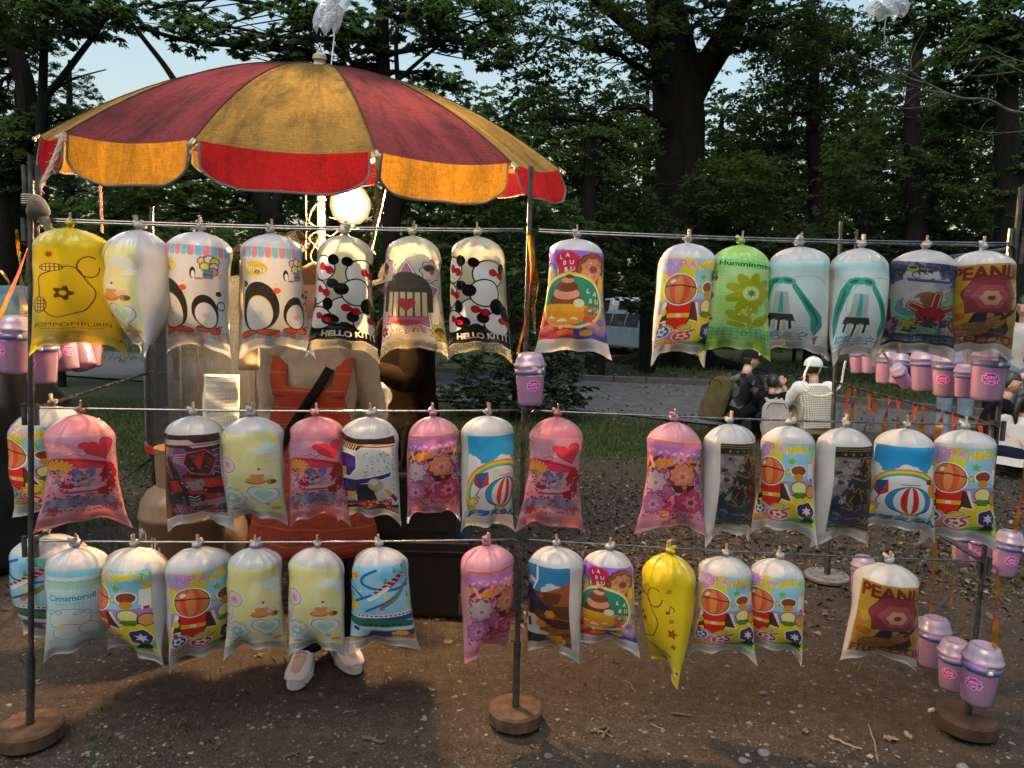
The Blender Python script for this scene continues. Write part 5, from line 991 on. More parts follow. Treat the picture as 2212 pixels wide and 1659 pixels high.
FOOT = {0: at_z(67, 1600), 1: at_z(1113, 1560), 2: at_z(2087, 1577)}
TOPP = {0: at_y(67, 336, FOOT[0].y - .02), 1: at_y(1147, 360, FOOT[1].y - .0), 2: at_y(2206, 404, FOOT[2].y - .05)}
def on_pole(i, py):
    """the point of pole i seen at picture height py"""
    best = min((k / 400 for k in range(401)), key=lambda t: abs(proj(FOOT[i].lerp(TOPP[i], t))[1] - py)); return FOOT[i].lerp(TOPP[i], best)
ROWY = {'top': (480, 503, 531), 'mid': (879, 884, 917), 'low': (1166, 1163, 1209)}
POLE_LABEL = ['tall steel post on a round rusty weight, with rope and rag near its top',
              'steel post on a round rusty weight between the two racks, pink bucket hung on it',
              'steel post on a dark round iron weight with two short pipe sockets near its top']
for i in range(3):
    e = empty('display_post', FOOT[i], 0, POLE_LABEL[i], 'post', 'weighted steel posts of the rack')
    f, t = FOOT[i], TOPP[i]; f0 = Vector((0, 0, .0)); up = (t - f)
    b = MB(); b.tube([f0, up], .0085, 10); b.build('pole', M_RUSTSTEEL, e)
    b = MB(); b.tube([up * 0.0 + Vector((0, 0, .06)), up * .155 + Vector((0, 0, .0))], .0125, 12); b.build('sleeve', M_RUSTSTEEL, e)
    b = MB(); b.tube([up * .155 + Vector((0, 0, .0)), up * .155 + Vector((-.022, -.012, .008))], .003, 6); b.build('screw', M_RUSTSTEEL, e)
    R = (.098, .094, .098)[i]
    b = MB(); b.lathe([(0.0, .006), (R - .006, .006), (R, .012), (R, .052), (R - .007, .06), (0.0, .06)], n=40, cap0=False, cap1=False); b.build('base_weight', (M_IRON, M_IRON, M_IRON2)[i], e)
    for row in ('top', 'mid', 'low'):
        p = on_pole(i, ROWY[row][i]) - f
        for s in (-1, 1):
            if i == 1: continue
            b = MB(); b.tube([p + Vector((s * .019, -.004, .012)), p + Vector((s * .019, -.004, -.055))], .008, 8); b.build('socket', M_RUSTSTEEL, e)
    if i != 1:
        for s in (-1, 1):
            b = MB(); p = up * (.985 if i == 0 else .93); b.tube([p + Vector((s * .02, 0, -.0)), p + Vector((s * .02, 0, -.085))], .008, 8); b.build('socket', M_STEEL if i == 2 else M_RUSTSTEEL, e)
RAIL = {}
RN = {'top': 'upper', 'mid': 'middle', 'low': 'lowest'}
for row in ('top', 'mid', 'low'):
    for seg in (0, 1):
        a, c = on_pole(seg, ROWY[row][seg]), on_pole(seg + 1, ROWY[row][seg + 1])
        fr = Vector((0, -.016, 0)); a, c = a + fr, c + fr
        if seg == 0: a += Vector((.018, 0, .002))
        else: a += Vector((.012, 0, 0)); c += Vector((-.0, 0, 0))
        d = (c - a).normalized(); mid = a.lerp(c, .5) + Vector((0, 0, -.006))
        pts = [a + d * .004 + Vector((0, .010, -.05)), a + d * .004 + Vector((0, .008, -.012)), a + d * .02] + [a.lerp(c, k / 10) + Vector((0, 0, -.007 * math.sin(PI * k / 10))) for k in range(1, 10)] + [c - d * .02, c - d * .004 + Vector((0, .008, -.012)), c - d * .004 + Vector((0, .010, -.045))]
        o0 = empty('hanging_rail', pts[0], 0, '%s thin steel rail of the %s rack, bags tied along it' % (RN[row], ('umbrella-side', 'path-side')[seg]), 'rail', 'rails of the rack')
        b = MB(); b.tube([p - pts[0] for p in pts], .0036 if row == 'top' else .0034, 8); b.build('rod', M_STEEL, o0)
        if row == 'top':
            b = MB(); b.tube([p - pts[0] + Vector((0, .007, .0085)) for p in pts[2:-2]], .0034, 8); b.build('second_rod', M_STEEL, o0)
        RAIL[(row, seg)] = (a, c)
def rail_at(row, px):
    best = None
    for seg in (0, 1):
        a, c = RAIL[(row, seg)]
        for k in range(-20, 321):
            p = a.lerp(c, k / 300) + Vector((0, 0, -.007 * math.sin(PI * min(1, max(0, k / 300))))); d = abs(proj(p)[0] - px)
            if best is None or d < best[0]: best = (d, p)
    return best[1]
# ------------------------------------------------------------------ candy floss bags
IMG = {k: f().image('print_' + k) for k, f in PRINTS.items()}
def film_mat(name, design, film, clear, sheen=.10, print_a=1.0):
    """thin plastic film with a print on its front; clear = how much passes straight through where nothing is printed"""
    t = NT(name); col = film; alpha = None
    if design:
        im = t.n('TexImage'); im.image = IMG[design]; im.extension = 'CLIP'; im.interpolation = 'Linear'
        uv = t.n('UVMap'); t.l(uv.outputs[0], im.inputs['Vector'])
        alpha = t.math('MULTIPLY', im.outputs['Alpha'], print_a)
        ink = t.mixc(1.0, im.outputs['Color'], tuple((.62 + .38 * c) if film[1] > .7 and film[0] < .6 else (.35 + .65 * c) for c in film), 'MULTIPLY') if film[2] < .6 or film[1] < .6 else im.outputs['Color']
        col = t.mixc(alpha, film, ink)
    df = t.n('BsdfDiffuse'); tr = t.n('BsdfTranslucent')
    for nd in (df, tr): setin(nd, 'Color', col, t)
    # creases: gather folds towards the knot, fine horizontal ones near the seam
    uvw = t.n('UVMap').outputs[0]
    folds = t.noise(1.0, 3.0, .5, t.scaled(uvw, (15, 1.6, 1)), .5); cre = t.noise(1.0, 4.0, .6, t.scaled(uvw, (4, 26, 1)), 1.2)
    sep = t.n('SeparateXYZ'); t.l(uvw, sep.inputs[0])
    top = t.ramp(sep.outputs[1], [(.70, 0.0), (.90, 1.0)]); bot = t.ramp(sep.outputs[1], [(.04, 1.0), (.40, .12)])
    h = t.math('ADD', t.math('MULTIPLY', folds, top), t.math('MULTIPLY', cre, bot))
    vo = t.n('TexVoronoi'); vo.inputs['Scale'].default_value = 1.0; t.l(t.scaled(uvw, (13, 9, 1)), vo.inputs['Vector']); fine = t.noise(1.0, 5.0, .62, t.scaled(uvw, (9, 14, 1)), .8); h = t.math('ADD', h, t.math('MULTIPLY', fine, .12)); h = t.math('ADD', h, t.math('MULTIPLY', vo.outputs['Distance'], t.math('ADD', t.math('MULTIPLY', top, .55), t.math('MULTIPLY', bot, .22)))); nb = t.bump(h, .9, .015)
    body = t.mixs(.56, df.outputs[0], tr.outputs[0])
    tp = t.n('BsdfTransparent'); setin(tp, 'Color', tuple(.5 + .5 * c for c in film), t)
    hem = t.ramp(sep.outputs[1], [(-.0, .34), (.055, .30), (.085, 0.0)]); clr = t.math('ADD', hem, clear, True) if design else clear
    f = clr if alpha is None else t.math('MULTIPLY', t.math('SUBTRACT', 1.0, alpha), clr)
    body = t.mixs(f, body, tp.outputs[0])
    gl = t.n('BsdfGlossy'); gl.inputs['Roughness'].default_value = .07; t.l(nb, gl.inputs['Normal'])
    fr = t.n('Fresnel'); fr.inputs['IOR'].default_value = 1.42
    return t.surf(t.mixs(t.math('MULTIPLY', fr.outputs[0], 1.35), body, gl.outputs[0]))
FILM = {'white': (.75, .745, .74), 'yellow': (.90, .70, .02), 'green': (.46, .82, .16), 'pink': (.90, .34, .40), 'clear': (.90, .87, .70), 'lilac': (.90, .44, .56)}
#            film     clear
DES = dict(yellow=('yellow', .10), pastel=('white', .10), blackwhite=('white', .10), bows=('clear', .55), dome=('clear', .50), teacup=('white', .08), panels=('white', .08), green=('green', .12),
           teal=('white', .12), burst=('white', .30), guitar=('white', .10), rose=('pink', .28), gala=('lilac', .28), robot=('white', .12), visor=('white', .20), sky=('white', .08), smoke=('white', .10), trains=('white', .10), mint=('white', .10), canyon=('white', .08))
M_FILM = {d: film_mat('film_' + d, d, FILM[f], c, print_a=1.0 if d == 'bows' else .93 if f in ('pink', 'lilac', 'clear', 'green') else .97) for d, (f, c) in DES.items()}
M_KNOT = {f: film_mat('knot_' + f, None, tuple(c * .92 for c in FILM[f]), .05) for f in FILM}
def floss_mat(name, col):
    t = NT(name); df = t.n('BsdfDiffuse'); tr = t.n('BsdfTranslucent'); nz = t.noise(22, 6, .7)
    c = t.ramp(nz, [(.3, tuple(x * .86 for x in col)), (.7, col)])
    for nd in (df, tr): t.l(c, nd.inputs['Color']); t.l(t.bump(t.noise(70, 5, .7), .8, .01), nd.inputs['Normal'])
    return t.surf(t.mixs(.4, df.outputs[0], tr.outputs[0]))
M_FLOSS = floss_mat('white_floss', (.84, .83, .79)); M_FLOSSY = floss_mat('yellow_floss', (.86, .84, .62)); M_FLOSSP = floss_mat('pink_floss', (.86, .68, .70))
M_PEG = pmat('pale_peg_wood', (.45, .30, .18), .7, 0, .3, 40, .3, 120)

def bag_profile(v, dome):
    """half width (1 = body) of the bag at v, 0 neck .. 1 seam"""
    return v
def make_bag_mesh(name, W, H, flare, seed, depth=.86, dome=.42, sag=.10, lean=0.0, skew=0.0, floss=False):
    r = random.Random(seed); nt, nv = 96, 62
    a = W / 2; vd = min(.45, dome * W / H)                 # end of the dome
    ph1, ph2, ph3 = r.uniform(0, 6), r.uniform(0, 6), r.uniform(0, 6); npl = r.randint(11, 15)
    asy = r.uniform(-.16, .16); dn = r.uniform(0, 50)
    # uneven gathers: narrow folds of different depth round the neck
    ths = np.linspace(0, 2 * PI, nt + 1); plt = np.zeros(nt + 1)
    for _k in range(15):
        c0, wd, am = r.uniform(0, 2 * PI), r.uniform(.07, .20), r.uniform(.035, .145) * r.choice((1, 1, -1)); dd = (ths - c0 + PI) % (2 * PI) - PI; plt += am * np.exp(-(dd / wd) ** 2)
    plt[nt] = plt[0]
    V = np.zeros((nv + 1, nt + 1, 3)); UV = np.zeros((nv + 1, nt + 1, 2))
    for j in range(nv + 1):
        q = j / nv; v = q ** .92 if True else q
        if v < vd:
            k = v / vd; w = a * (.085 + .915 * math.sin(min(1, k ** .62) * PI / 2) ** 1.12); d = w * depth
        else:
            k = (v - vd) / (1 - vd); b0 = max(0, (k - .28) / .72)
            w = a * (1 + .03 * math.sin(k * PI) + (flare - 1) * b0 ** 1.7); d = a * depth * max(.012, 1 - (b0 / .96) ** 1.55 if b0 < .96 else 0.0)
        plamp = .0 if v > vd * 1.5 else (1 - v / (vd * 1.5)) ** 1.3
        for i in range(nt + 1):
            th = 2 * PI * i / nt                        # 0 = one side seam, pi/2 = front middle, pi = other seam
            cx, sy = -math.cos(th), -math.sin(th)
            m = 1 + plamp * float(plt[i])
            # slightly squared shoulders and dents
            if v >= vd * .6: m *= 1 + .012 * math.sin(3 * th + ph3 + 4 * v) + .008 * math.sin(7 * th + ph1 + 9 * v)
            dent = (DENT[int(dn) % 7][j, i] - .5) * (.05 + .10 * math.exp(-((v - vd) / .10) ** 2)); m *= 1 + dent
            x = w * cx * m; y = d * sy * m
            kk = (v - vd) / (1 - vd) if v > vd else 0
            low = max(0, (kk - .55) / .45)
            x += low * .006 * a * math.sin(9 * th + ph2 + 14 * kk)
            z = -v * H + sag * H * low ** 1.6 * (1 - (abs(cx)) ** 3.4) + low * .0035 * math.sin(9 * cx + ph3) * (1 if sy < 0 else .6)
            y += low ** 2 * .022 * math.sin(5 * cx + ph1)
            z += skew * x * min(1, kk * 1.5) + asy * x * max(0, 1 - abs(v / vd - 1)) * .8
            x += lean * v * H
            V[j, i] = (x, y, z); UV[j, i] = (i / nt * 2, 1 - v * 1.035 - .012)
    V[:, nt] = V[:, 0]
    idx = np.arange((nv + 1) * (nt + 1)).reshape(nv + 1, nt + 1)
    Fq = np.stack([idx[:-1, :-1], idx[1:, :-1], idx[1:, 1:], idx[:-1, 1:]], -1).reshape(-1, 4)
    uv = UV.reshape(-1, 2)[Fq.ravel()]
    # front panel only carries the print: u 0..1 on the front, beyond 1 on the back
    return arr_mesh(name, V.reshape(-1, 3), Fq, uv)
def make_knot(seed):
    r = random.Random(seed); b = MB()
    b.tube([(0, 0, -.016), (0, 0, -.006), (.002, 0, .001)], [.0085, .0055, .006], 9)
    b.ball((0, -.002, .0), (.0115, .0105, .008), 10, 7, lambda p: p * (1 + .16 * math.sin(60 * p.x * 20 + seed)))
    for k in range(5):
        a0 = r.uniform(0, 2 * PI); L = r.uniform(.008, .017); t = r.uniform(-.2, 1.1)
        p1 = Vector((math.cos(a0) * L, math.sin(a0) * L * .6, t * L)); b.tube([(0, -.002, 0), p1 * .5, p1], [.005, .006, .0035], 6)
    return b.mesh('knot')
KNOTS = [make_knot(k) for k in range(6)]
_pb = MB(); _pb.box((0, 0, .006), (.0055, .009, .036)); _pb.box((.0008, -.006, .008), (.005, .003, .030), Matrix.Rotation(.12, 3, 'X')); _pb.tube([(-.004, -.001, .0), (.004, -.001, .0)], .006, 8)
PEG = _pb.mesh('wooden_peg')
BAG_N = 0
_ds = [vnoise(*np.meshgrid(np.linspace(0, 1, 97) * 9, np.linspace(0, 1, 63) * 7), 1.0, 60 + k) for k in range(7)]
DENT = []
for _d in _ds:
    _w = np.linspace(0, 1, 97)[None] ; _bl = np.clip((_w - .88) / .12, 0, 1); DENT.append(_d * (1 - _bl) + _d[:, :1] * _bl)
def bag(row, px, xl, xr, yb, design, rot=0, flare=1.3, label='', sag=.10, lean=0.0, skew=0.0, at=None, group=None, depth=.84):
    """a bag tied to a rail: px knot; xl..xr body sides; yb lowest corner (picture pixels), rot = turn about its own string"""
    global BAG_N; BAG_N += 1
    p = (rail_at(row, px) + Vector((0, -.008, -.004))) if at is None else at
    w = (p - CAM).dot(CF); s = w / F_PX
    W = (xr - xl) * s; kx, ky = proj(p); H = (yb - ky) * s * 1.01
    ca = abs(math.cos(math.radians(rot))); W = W / math.sqrt(ca ** 2 + (depth * math.sqrt(1 - ca ** 2)) ** 2)
    yaw = math.radians(rot) + math.atan2(-p.x, p.y)          # turned towards the path in front of the stall
    off = ((xl + xr) / 2 - kx) * s
    rb = random.Random(BAG_N * 7 + 1); depth = depth * rb.uniform(.90, 1.06); flare *= rb.uniform(.95, 1.05)
    e = empty('floss_bag', p, yaw, label, 'candy bag', group or 'bags of candy floss tied to the rack')
    e.rotation_euler = (rb.uniform(-.035, .02), rb.uniform(-.03, .03), yaw)
    me = make_bag_mesh('bag_film', W, H - .012, flare, BAG_N * 13 + 5, depth, random.Random(BAG_N).uniform(.30, .46), sag, off / max(H, .1) * .9 * math.cos(math.radians(rot)), skew)
    o = link('bag_film', me, M_FILM[design], e, True); o.location = (0, 0, -.012)
    f = DES[design][0]
    k = link('knot', KNOTS[BAG_N % 6].copy() if not len(KNOTS[BAG_N % 6].materials) else KNOTS[BAG_N % 6].copy(), None, e, True)
    k.data.materials.clear(); k.data.materials.append(M_KNOT[f]); k.scale = (1.22 + .14 * (BAG_N % 3),) * 3; k.rotation_euler.z = BAG_N
    g = link('wooden_peg', PEG, M_PEG if not len(PEG.materials) else None, e); g.location = (.001, -.004, .008); g.rotation_euler = (random.Random(BAG_N).uniform(-.15, .15), random.Random(BAG_N + 9).uniform(-.12, .12), 0)
    if f in ('clear', 'pink', 'lilac') or design in ('burst', 'visor', 'mint'):
        r = random.Random(BAG_N); b = MB(); p1, p2 = r.uniform(0, 6), r.uniform(0, 6)
        b.ball((0, 0, 0), (W * .40, W * .37 * depth, H * .31), 26, 18, lambda q: q * (1 + .05 * math.sin(34 * q.x + p1) + .05 * math.sin(27 * q.z + p2) + .03 * math.sin(60 * q.y + 50 * q.z)))
        c = b.build('candy_floss', M_FLOSSY if f == 'clear' else (M_FLOSSP if f in ('pink', 'lilac') else M_FLOSS), e, True, False); c.location = (off * .45, .0, -H * .44)
    return e
B = bag
# top rail
B('top', 154, 91, 240, 766, 'yellow', 2, 1.18, 'bright yellow bag with brown pen-line drawing, first on the top rail')
B('top', 302, 236, 372, 765, 'pastel', -78, 1.12, 'blank milky bag turned edge-on, hanging beside the yellow bag on the top rail')
B('top', 435, 373, 500, 770, 'blackwhite', -34, 1.12, 'white bag with pink and blue scallops turned half aside, by the milky bag')
B('top', 587, 533, 657, 774, 'blackwhite', 6, 1.30, 'white bag with scallop borders and an oval yellow badge')
B('top', 747, 690, 809, 778, 'bows', 6, 1.30, 'clear bag with red bows and black lettering band, right under the lit bulb', skew=-.05)
B('top', 892, 839, 959, 776, 'dome', 0, 1.26, 'clear bag with a pink star and black dome print, between the two red-bow bags')
B('top', 1032, 979, 1099, 783, 'bows', -10, 1.22, 'clear bag with red bows and black lettering band, beside the middle post')
B('top', 1245, 1187, 1306, 773, 'teacup', 0, 1.42, 'bag printed with a yellow teacup, alone on the top rail by the middle post', sag=.07)
B('top', 1487, 1423, 1541, 790, 'panels', 26, 1.12, 'white bag with bright panels, on the top rail touching the green bag', sag=.12)
B('top', 1600, 1545, 1668, 774, 'green', 2, 1.28, 'lime green bag with a dotted flower print on the top rail')
B('top', 1725, 1667, 1797, 775, 'teal', 4, 1.18, 'pale blue bag with long teal ribbons facing out, next to the lime green bag', skew=-.03)
B('top', 1860, 1804, 1926, 788, 'teal', 44, 1.05, 'pale blue bag with teal ribbons turned aside, next to the dark burst bag')
B('top', 1995, 1930, 2056, 784, 'burst', 4, 1.30, 'dark bag with a white burst and a red splash on the top rail')
B('top', 2119, 2058, 2188, 780, 'guitar', 12, 1.10, 'mustard bag with red lettering and a guitar, last on the top rail')
# middle rail
B('mid', 176, 118, 247, 1152, 'rose', 2, 1.40, 'pink bag with a red heart print, first on the middle rail beside the post')
B('mid', 420, 360, 482, 1156, 'robot', -16, 1.14, 'black and red bag with red lettering hanging in front of the gas cylinder')
B('mid', 548, 490, 615, 1143, 'pastel', -20, 1.10, 'pale yellow pastel bag on the middle rail, in front of the paper notice')
B('mid', 683, 627, 742, 1142, 'rose', -4, 1.12, 'pink bag with a red heart print, hanging in front of the orange apron')
B('mid', 800, 747, 866, 1140, 'visor', -16, 1.22, 'white bag with purple and yellow kite print, next to the apron')
B('mid', 935, 882, 992, 1132, 'gala', 6, 1.10, 'pink bag with large blossoms and a gold line, beside the kite print bag')
B('mid', 1053, 1001, 1114, 1156, 'sky', 34, 1.10, 'white bag with sky and rainbow turned half aside, beside the middle post', sag=.06, skew=-.12)
B('mid', 1205, 1150, 1259, 1158, 'rose', 0, 1.40, 'pink bag with a red heart print, on the path side of the middle post', sag=.075)
B('mid', 1455, 1404, 1516, 1165, 'gala', 8, 1.38, 'pink bag with large blossoms and a gold line, hanging alone above the leafy ground')
B('mid', 1577, 1530, 1638, 1182, 'smoke', 30, 1.06, 'white bag with a black and gold print, before the green rucksack')
B('mid', 1705, 1648, 1757, 1170, 'panels', -12, 1.30, 'white bag with bright panels, hanging between the two black and gold bags')
B('mid', 1825, 1768, 1882, 1188, 'smoke', 32, 1.06, 'white bag with a black and gold print, beside the sky bag facing out')
B('mid', 1957, 1891, 2010, 1168, 'sky', 2, 1.24, 'white bag with blue sky and rainbow facing out, second from the end post')
B('mid', 2083, 2025, 2142, 1190, 'panels', 8, 1.34, 'white bag with bright panels, last on the middle rail beside the end post')
# lowest rail
B('low', 165, 108, 236, 1430, 'mint', 2, 1.32, 'pale blue bag with gingham print, first on the lowest rail beside the post')
B('low', 293, 232, 368, 1432, 'panels', -54, 1.06, 'white bag with bright panels turned nearly edge-on, beside the pale blue gingham bag', skew=.02)
B('low', 428, 370, 497, 1450, 'panels', 20, 1.12, 'white bag with bright panels, on the lowest rail in front of the gas cylinder', skew=-.05)
B('low', 553, 502, 614, 1430, 'pastel', -12, 1.22, 'pale yellow pastel bag on the lowest rail beside the bright panel bag', skew=.03)
B('low', 687, 634, 750, 1425, 'pastel', -16, 1.06, 'pale yellow pastel bag on the lowest rail, hanging over the white shoes', skew=.03)
B('low', 818, 766, 888, 1420, 'trains', -6, 1.26, 'white bag with toy trains and blue tracks on the lowest rail')
B('low', 1053, 1000, 1111, 1436, 'gala', 40, 1.04, 'pink blossom bag with a gold line turned aside, hanging next to the middle post', skew=-.10)
B('low', 1203, 1143, 1259, 1436, 'canyon', -26, 1.06, 'white bag with blue sky over brown rocks, on the lowest rail beside the middle post', skew=.08)
B('low', 1316, 1264, 1374, 1416, 'teacup', -8, 1.28, 'bag printed with a yellow teacup on green, on the lowest rail')
B('low', 1446, 1393, 1509, 1462, 'yellow', -58, 1.04, 'bright yellow bag turned edge-on with a pointed end, on the lowest rail')
B('low', 1567, 1513, 1626, 1432, 'panels', 10, 1.26, 'white bag with bright panels, beside the edge-on yellow bag')
B('low', 1683, 1628, 1741, 1428, 'panels', -8, 1.24, 'white bag with bright panels on the lowest rail, facing the wide gap')
B('low', 1920, 1854, 1982, 1448, 'guitar', 16, 1.26, 'mustard bag with red lettering and a guitar, alone by the end post')
# ------------------------------------------------------------------ umbrella
def cloth_umb(name, col, dirt, trans, d0, d1, polar=True):
    t = NT(name); o = t.obj(); s = t.n('SeparateXYZ'); t.l(o, s.inputs[0]); x, y, z = s.outputs
    ang = t.math('ARCTAN2', x, y); rad = t.math('SQRT', t.math('ADD', t.math('MULTIPLY', x, x), t.math('MULTIPLY', y, y)))
    cv = t.n('CombineXYZ'); t.l(t.math('MULTIPLY', ang, 9.0), cv.inputs[0]); t.l(t.math('MULTIPLY', rad, 2.6), cv.inputs[1]); t.l(t.math('MULTIPLY', z, 2.0), cv.inputs[2])
    streak = t.noise(1.0, 8, .72, cv.outputs[0], .6); blot = t.noise(5.0, 8, .75); wv = t.noise(1.0, 3, .6, t.scaled(o, (190, 190, 60))); wv2 = t.noise(1.0, 3, .6, t.scaled(o, (30, 30, 420)))
    base = t.mixc(t.ramp(blot, [(.35, 0.0), (.75, .55)]), col, tuple(c * .70 for c in col))
    c = t.mixc(t.ramp(streak, [(d0, 0.0), (d1, .85)]), base, dirt); c = t.mixc(t.ramp(t.math('MULTIPLY', blot, streak), [(.22, 0.0), (.42, .75)]), c, tuple(q * .55 for q in dirt))
    thr = t.math('ADD', t.math('MULTIPLY', wv, .5), t.math('MULTIPLY', wv2, .5)); c = t.mixc(t.ramp(thr, [(.40, .50), (.58, 0.0)]), c, tuple(q * .5 for q in dirt))
    df = t.n('BsdfDiffuse'); df.inputs['Roughness'].default_value = .6; tr = t.n('BsdfTranslucent'); t.l(c, df.inputs[0]); t.l(c, tr.inputs[0]); b = t.bump(t.math('ADD', t.math('MULTIPLY', thr, .25), t.noise(4.0, 3, .5, cv.outputs[0])), .5, .02); t.l(b, df.inputs['Normal'])
    return t.surf(t.mixs(trans, df.outputs[0], tr.outputs[0]))
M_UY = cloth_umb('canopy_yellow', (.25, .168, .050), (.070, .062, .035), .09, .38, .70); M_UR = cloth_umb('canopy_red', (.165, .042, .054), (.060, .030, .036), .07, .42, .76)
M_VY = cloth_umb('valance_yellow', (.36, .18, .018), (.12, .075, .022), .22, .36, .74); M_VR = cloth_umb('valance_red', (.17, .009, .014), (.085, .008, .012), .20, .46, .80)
M_SEAM = cloth('seam', (.085, .07, .045), .3, 300); M_TRIM = cloth('grey_trim', (.15, .16, .16), .3, 300); M_WOODK = pmat('weathered_wood', (.36, .32, .24), .8, 0, .35, 30, .3, 90); M_POLE = pmat('painted_pole', (.30, .26, .20), .5, .2, .3, 25)
UC = Vector((-.899, 3.45, 2.1055)); UR, UH = 1.087, .374
_tilt = Matrix.Rotation(.158, 3, 'X') @ Matrix.Rotation(.032, 3, 'Y')
U = empty('market_umbrella', UC, 0, 'big faded red and yellow market umbrella with scalloped valance', 'umbrella')
def upt(s, th, dz=0.0):
    """canopy point at radius share s and angle th from the front"""
    z = UH * (1 - s ** 1.95) + dz; return _tilt @ Vector((UR * s * math.sin(th), -UR * s * math.cos(th), z))
def chord(s, a0, a1, u):
    p = upt(s, a0).lerp(upt(s, a1), u); q = upt(s, a0 + (a1 - a0) * u); b = .30 + .5 * (1 - s)
    return p.lerp(q, b) - _tilt @ Vector((0, 0, .022 * s * math.sin(PI * u)))
dirs = [math.radians(23.7 + 30 * k) for k in range(12)]
for k in range(12):
    a0, a1 = dirs[k] - 2 * PI / 12, dirs[k]
    yel = k % 2 == 0
    b = MB(); b.grid(lambda u, v: chord(max(.03, v), a0, a1, u), 12, 18)
    b.build('canopy_panel', M_UY if yel else M_UR, U)
    r = random.Random(k); sw = r.uniform(-.02, .05); ph = r.uniform(0, 6); drop = .128 + r.uniform(-.01, .012)
    out = _tilt @ Vector((math.sin((a0 + a1) / 2), -math.cos((a0 + a1) / 2), 0))
    def vp(u, v):
        # rounded lower corners
        sh = .035 + .12 * max(0, (v - .5) / .5) ** 2.8; uu = sh + (1 - 2 * sh) * u
        p = chord(1.0, a0, a1, uu); d = drop * (v - .10 * v * (abs(2 * u - 1) ** 3.0))
        return p + Vector((0, 0, -d)) + out * (sw * v + .012 * v * math.sin(9 * u + ph) + .006 * v * math.sin(19 * u + ph * 2)) + Vector((0, 0, .006 * v * math.sin(7 * u + ph)))
    b = MB(); b.grid(vp, 22, 10); vo = b.build('valance', M_VR if yel else M_VY, U)
    b = MB(); b.tube([vp(0, j / 10) for j in range(11)] + [vp(i / 22, 1) for i in range(1, 23)] + [vp(1, 1 - j / 10) for j in range(1, 11)], .0045, 5); b.build('trim', M_TRIM, vo)
    b = MB(); b.tube([upt(j / 14, a1, .002 if j else 0) for j in range(1, 15)], .0022, 5); b.build('seam_tape', M_SEAM, U)
    b = MB(); b.tube([upt(j / 10, a1, -.018) for j in range(1, 11)], .006, 6); b.build('rib', M_POLE, U)
    tp = upt(1.0, a1); b = MB(); b.tube([tp + out * 0, tp + (tp - upt(.97, a1)) * .6], .007, 7); b.ball(tp + (tp - upt(.97, a1)) * .7, .009, 8, 6); b.build('rib_tip', M_WOODK, U)
ap = upt(0, 0)
b = MB(); b.lathe([(0, -.01), (.034, -.008), (.036, .006), (.026, .012), (.024, .024), (.031, .03), (.028, .046), (.014, .056), (.012, .066), (.0, .07)], ap, 18, _tilt.to_3x3(), False, False); b.build('finial', M_WOODK, U)
_down = _tilt @ Vector((0, 0, -1)); _end = ap + _down * ((UC.z + ap.z - .02) / -_down.z)
b = MB(); b.tube([ap, ap + (_end - ap) * .5, _end], .019, 12); b.build('pole', M_POLE, U)
for k in range(12):
    p = ap + _down * .55; b = MB(); b.tube([p, upt(.55, dirs[k], -.02)], .005, 6); b.build('strut', M_POLE, U)
# plastic streamer on a wire above the top
M_CLEAR = NT('clear_sheet'); _t = M_CLEAR
_tp = _t.n('BsdfTransparent'); _gl = _t.n('BsdfGlossy'); _gl.inputs['Roughness'].default_value = .2; _dt = _t.n('BsdfTranslucent'); _dt.inputs['Color'].default_value = (.8, .82, .84, 1); _df = _t.n('BsdfDiffuse'); _df.inputs['Color'].default_value = (.8, .82, .84, 1)
_n = _t.bump(_t.noise(9, 3, .5, None, .6), .4, .03); _t.l(_n, _gl.inputs['Normal']); _t.l(_n, _df.inputs['Normal'])
M_CLEAR = _t.surf(_t.mixs(.14, _t.mixs(.70, _t.mixs(.5, _df.outputs[0], _dt.outputs[0]), _tp.outputs[0]), _gl.outputs[0]))
M_WIRE = pmat('wire', (.35, .36, .36), .5, .5)
def streamer(name, label, base, wire, pts, width, seed):
    e = empty(name, base, 0, label, 'plastic bag', 'plastic bags on wires'); b = MB(); b.tube([Vector(p) - Vector(base) for p in spline(wire, 5)], .0035, 6); b.build('wire', M_WIRE, e)
    P = spline([Vector(p) - Vector(base) for p in pts], 6); r = random.Random(seed); f1, f2 = r.uniform(0, 6), r.uniform(0, 6)
    def g(u, v):
        i = v * (len(P) - 1); k = min(int(i), len(P) - 2); p = P[k].lerp(P[k + 1], i - k); w = width * (.35 + .65 * math.sin(PI * min(1, .15 + v * .9)) ** .6)
        a = 2 * PI * u; return p + Vector((w * math.cos(a) * (1 + .2 * math.sin(5 * a + f1 + 5 * v)), w * .55 * math.sin(a) * (1 + .25 * math.sin(4 * a + f2 + 7 * v)), .02 * math.sin(6 * a + 9 * v)))
    b = MB(); b.grid(g, 36, 24); b.build('film', M_CLEAR, e); return e
_b0 = tuple(UC + ap + Vector((.05, 0, 0)))
streamer('plastic_bag', 'clear plastic bag fluttering on a wire above the umbrella top', _b0, [_b0, at_y(722, 80, 3.45), at_y(727, 20, 3.45), at_y(735, -40, 3.45)], [at_y(704, 64, 3.45), at_y(712, 30, 3.45), at_y(730, 0, 3.45), at_y(745, -40, 3.45)], .062, 3)
_b1 = tuple(_main[-3]); streamer('plastic_bag', 'crumpled clear plastic bag caught on the bare branch', _b1, [_b1, _main[-2], _main[-1]], [bp(450, 150, YR - .2), bp(450, 60, YR - .2), bp(440, -60, YR - .2)], .13, 4)

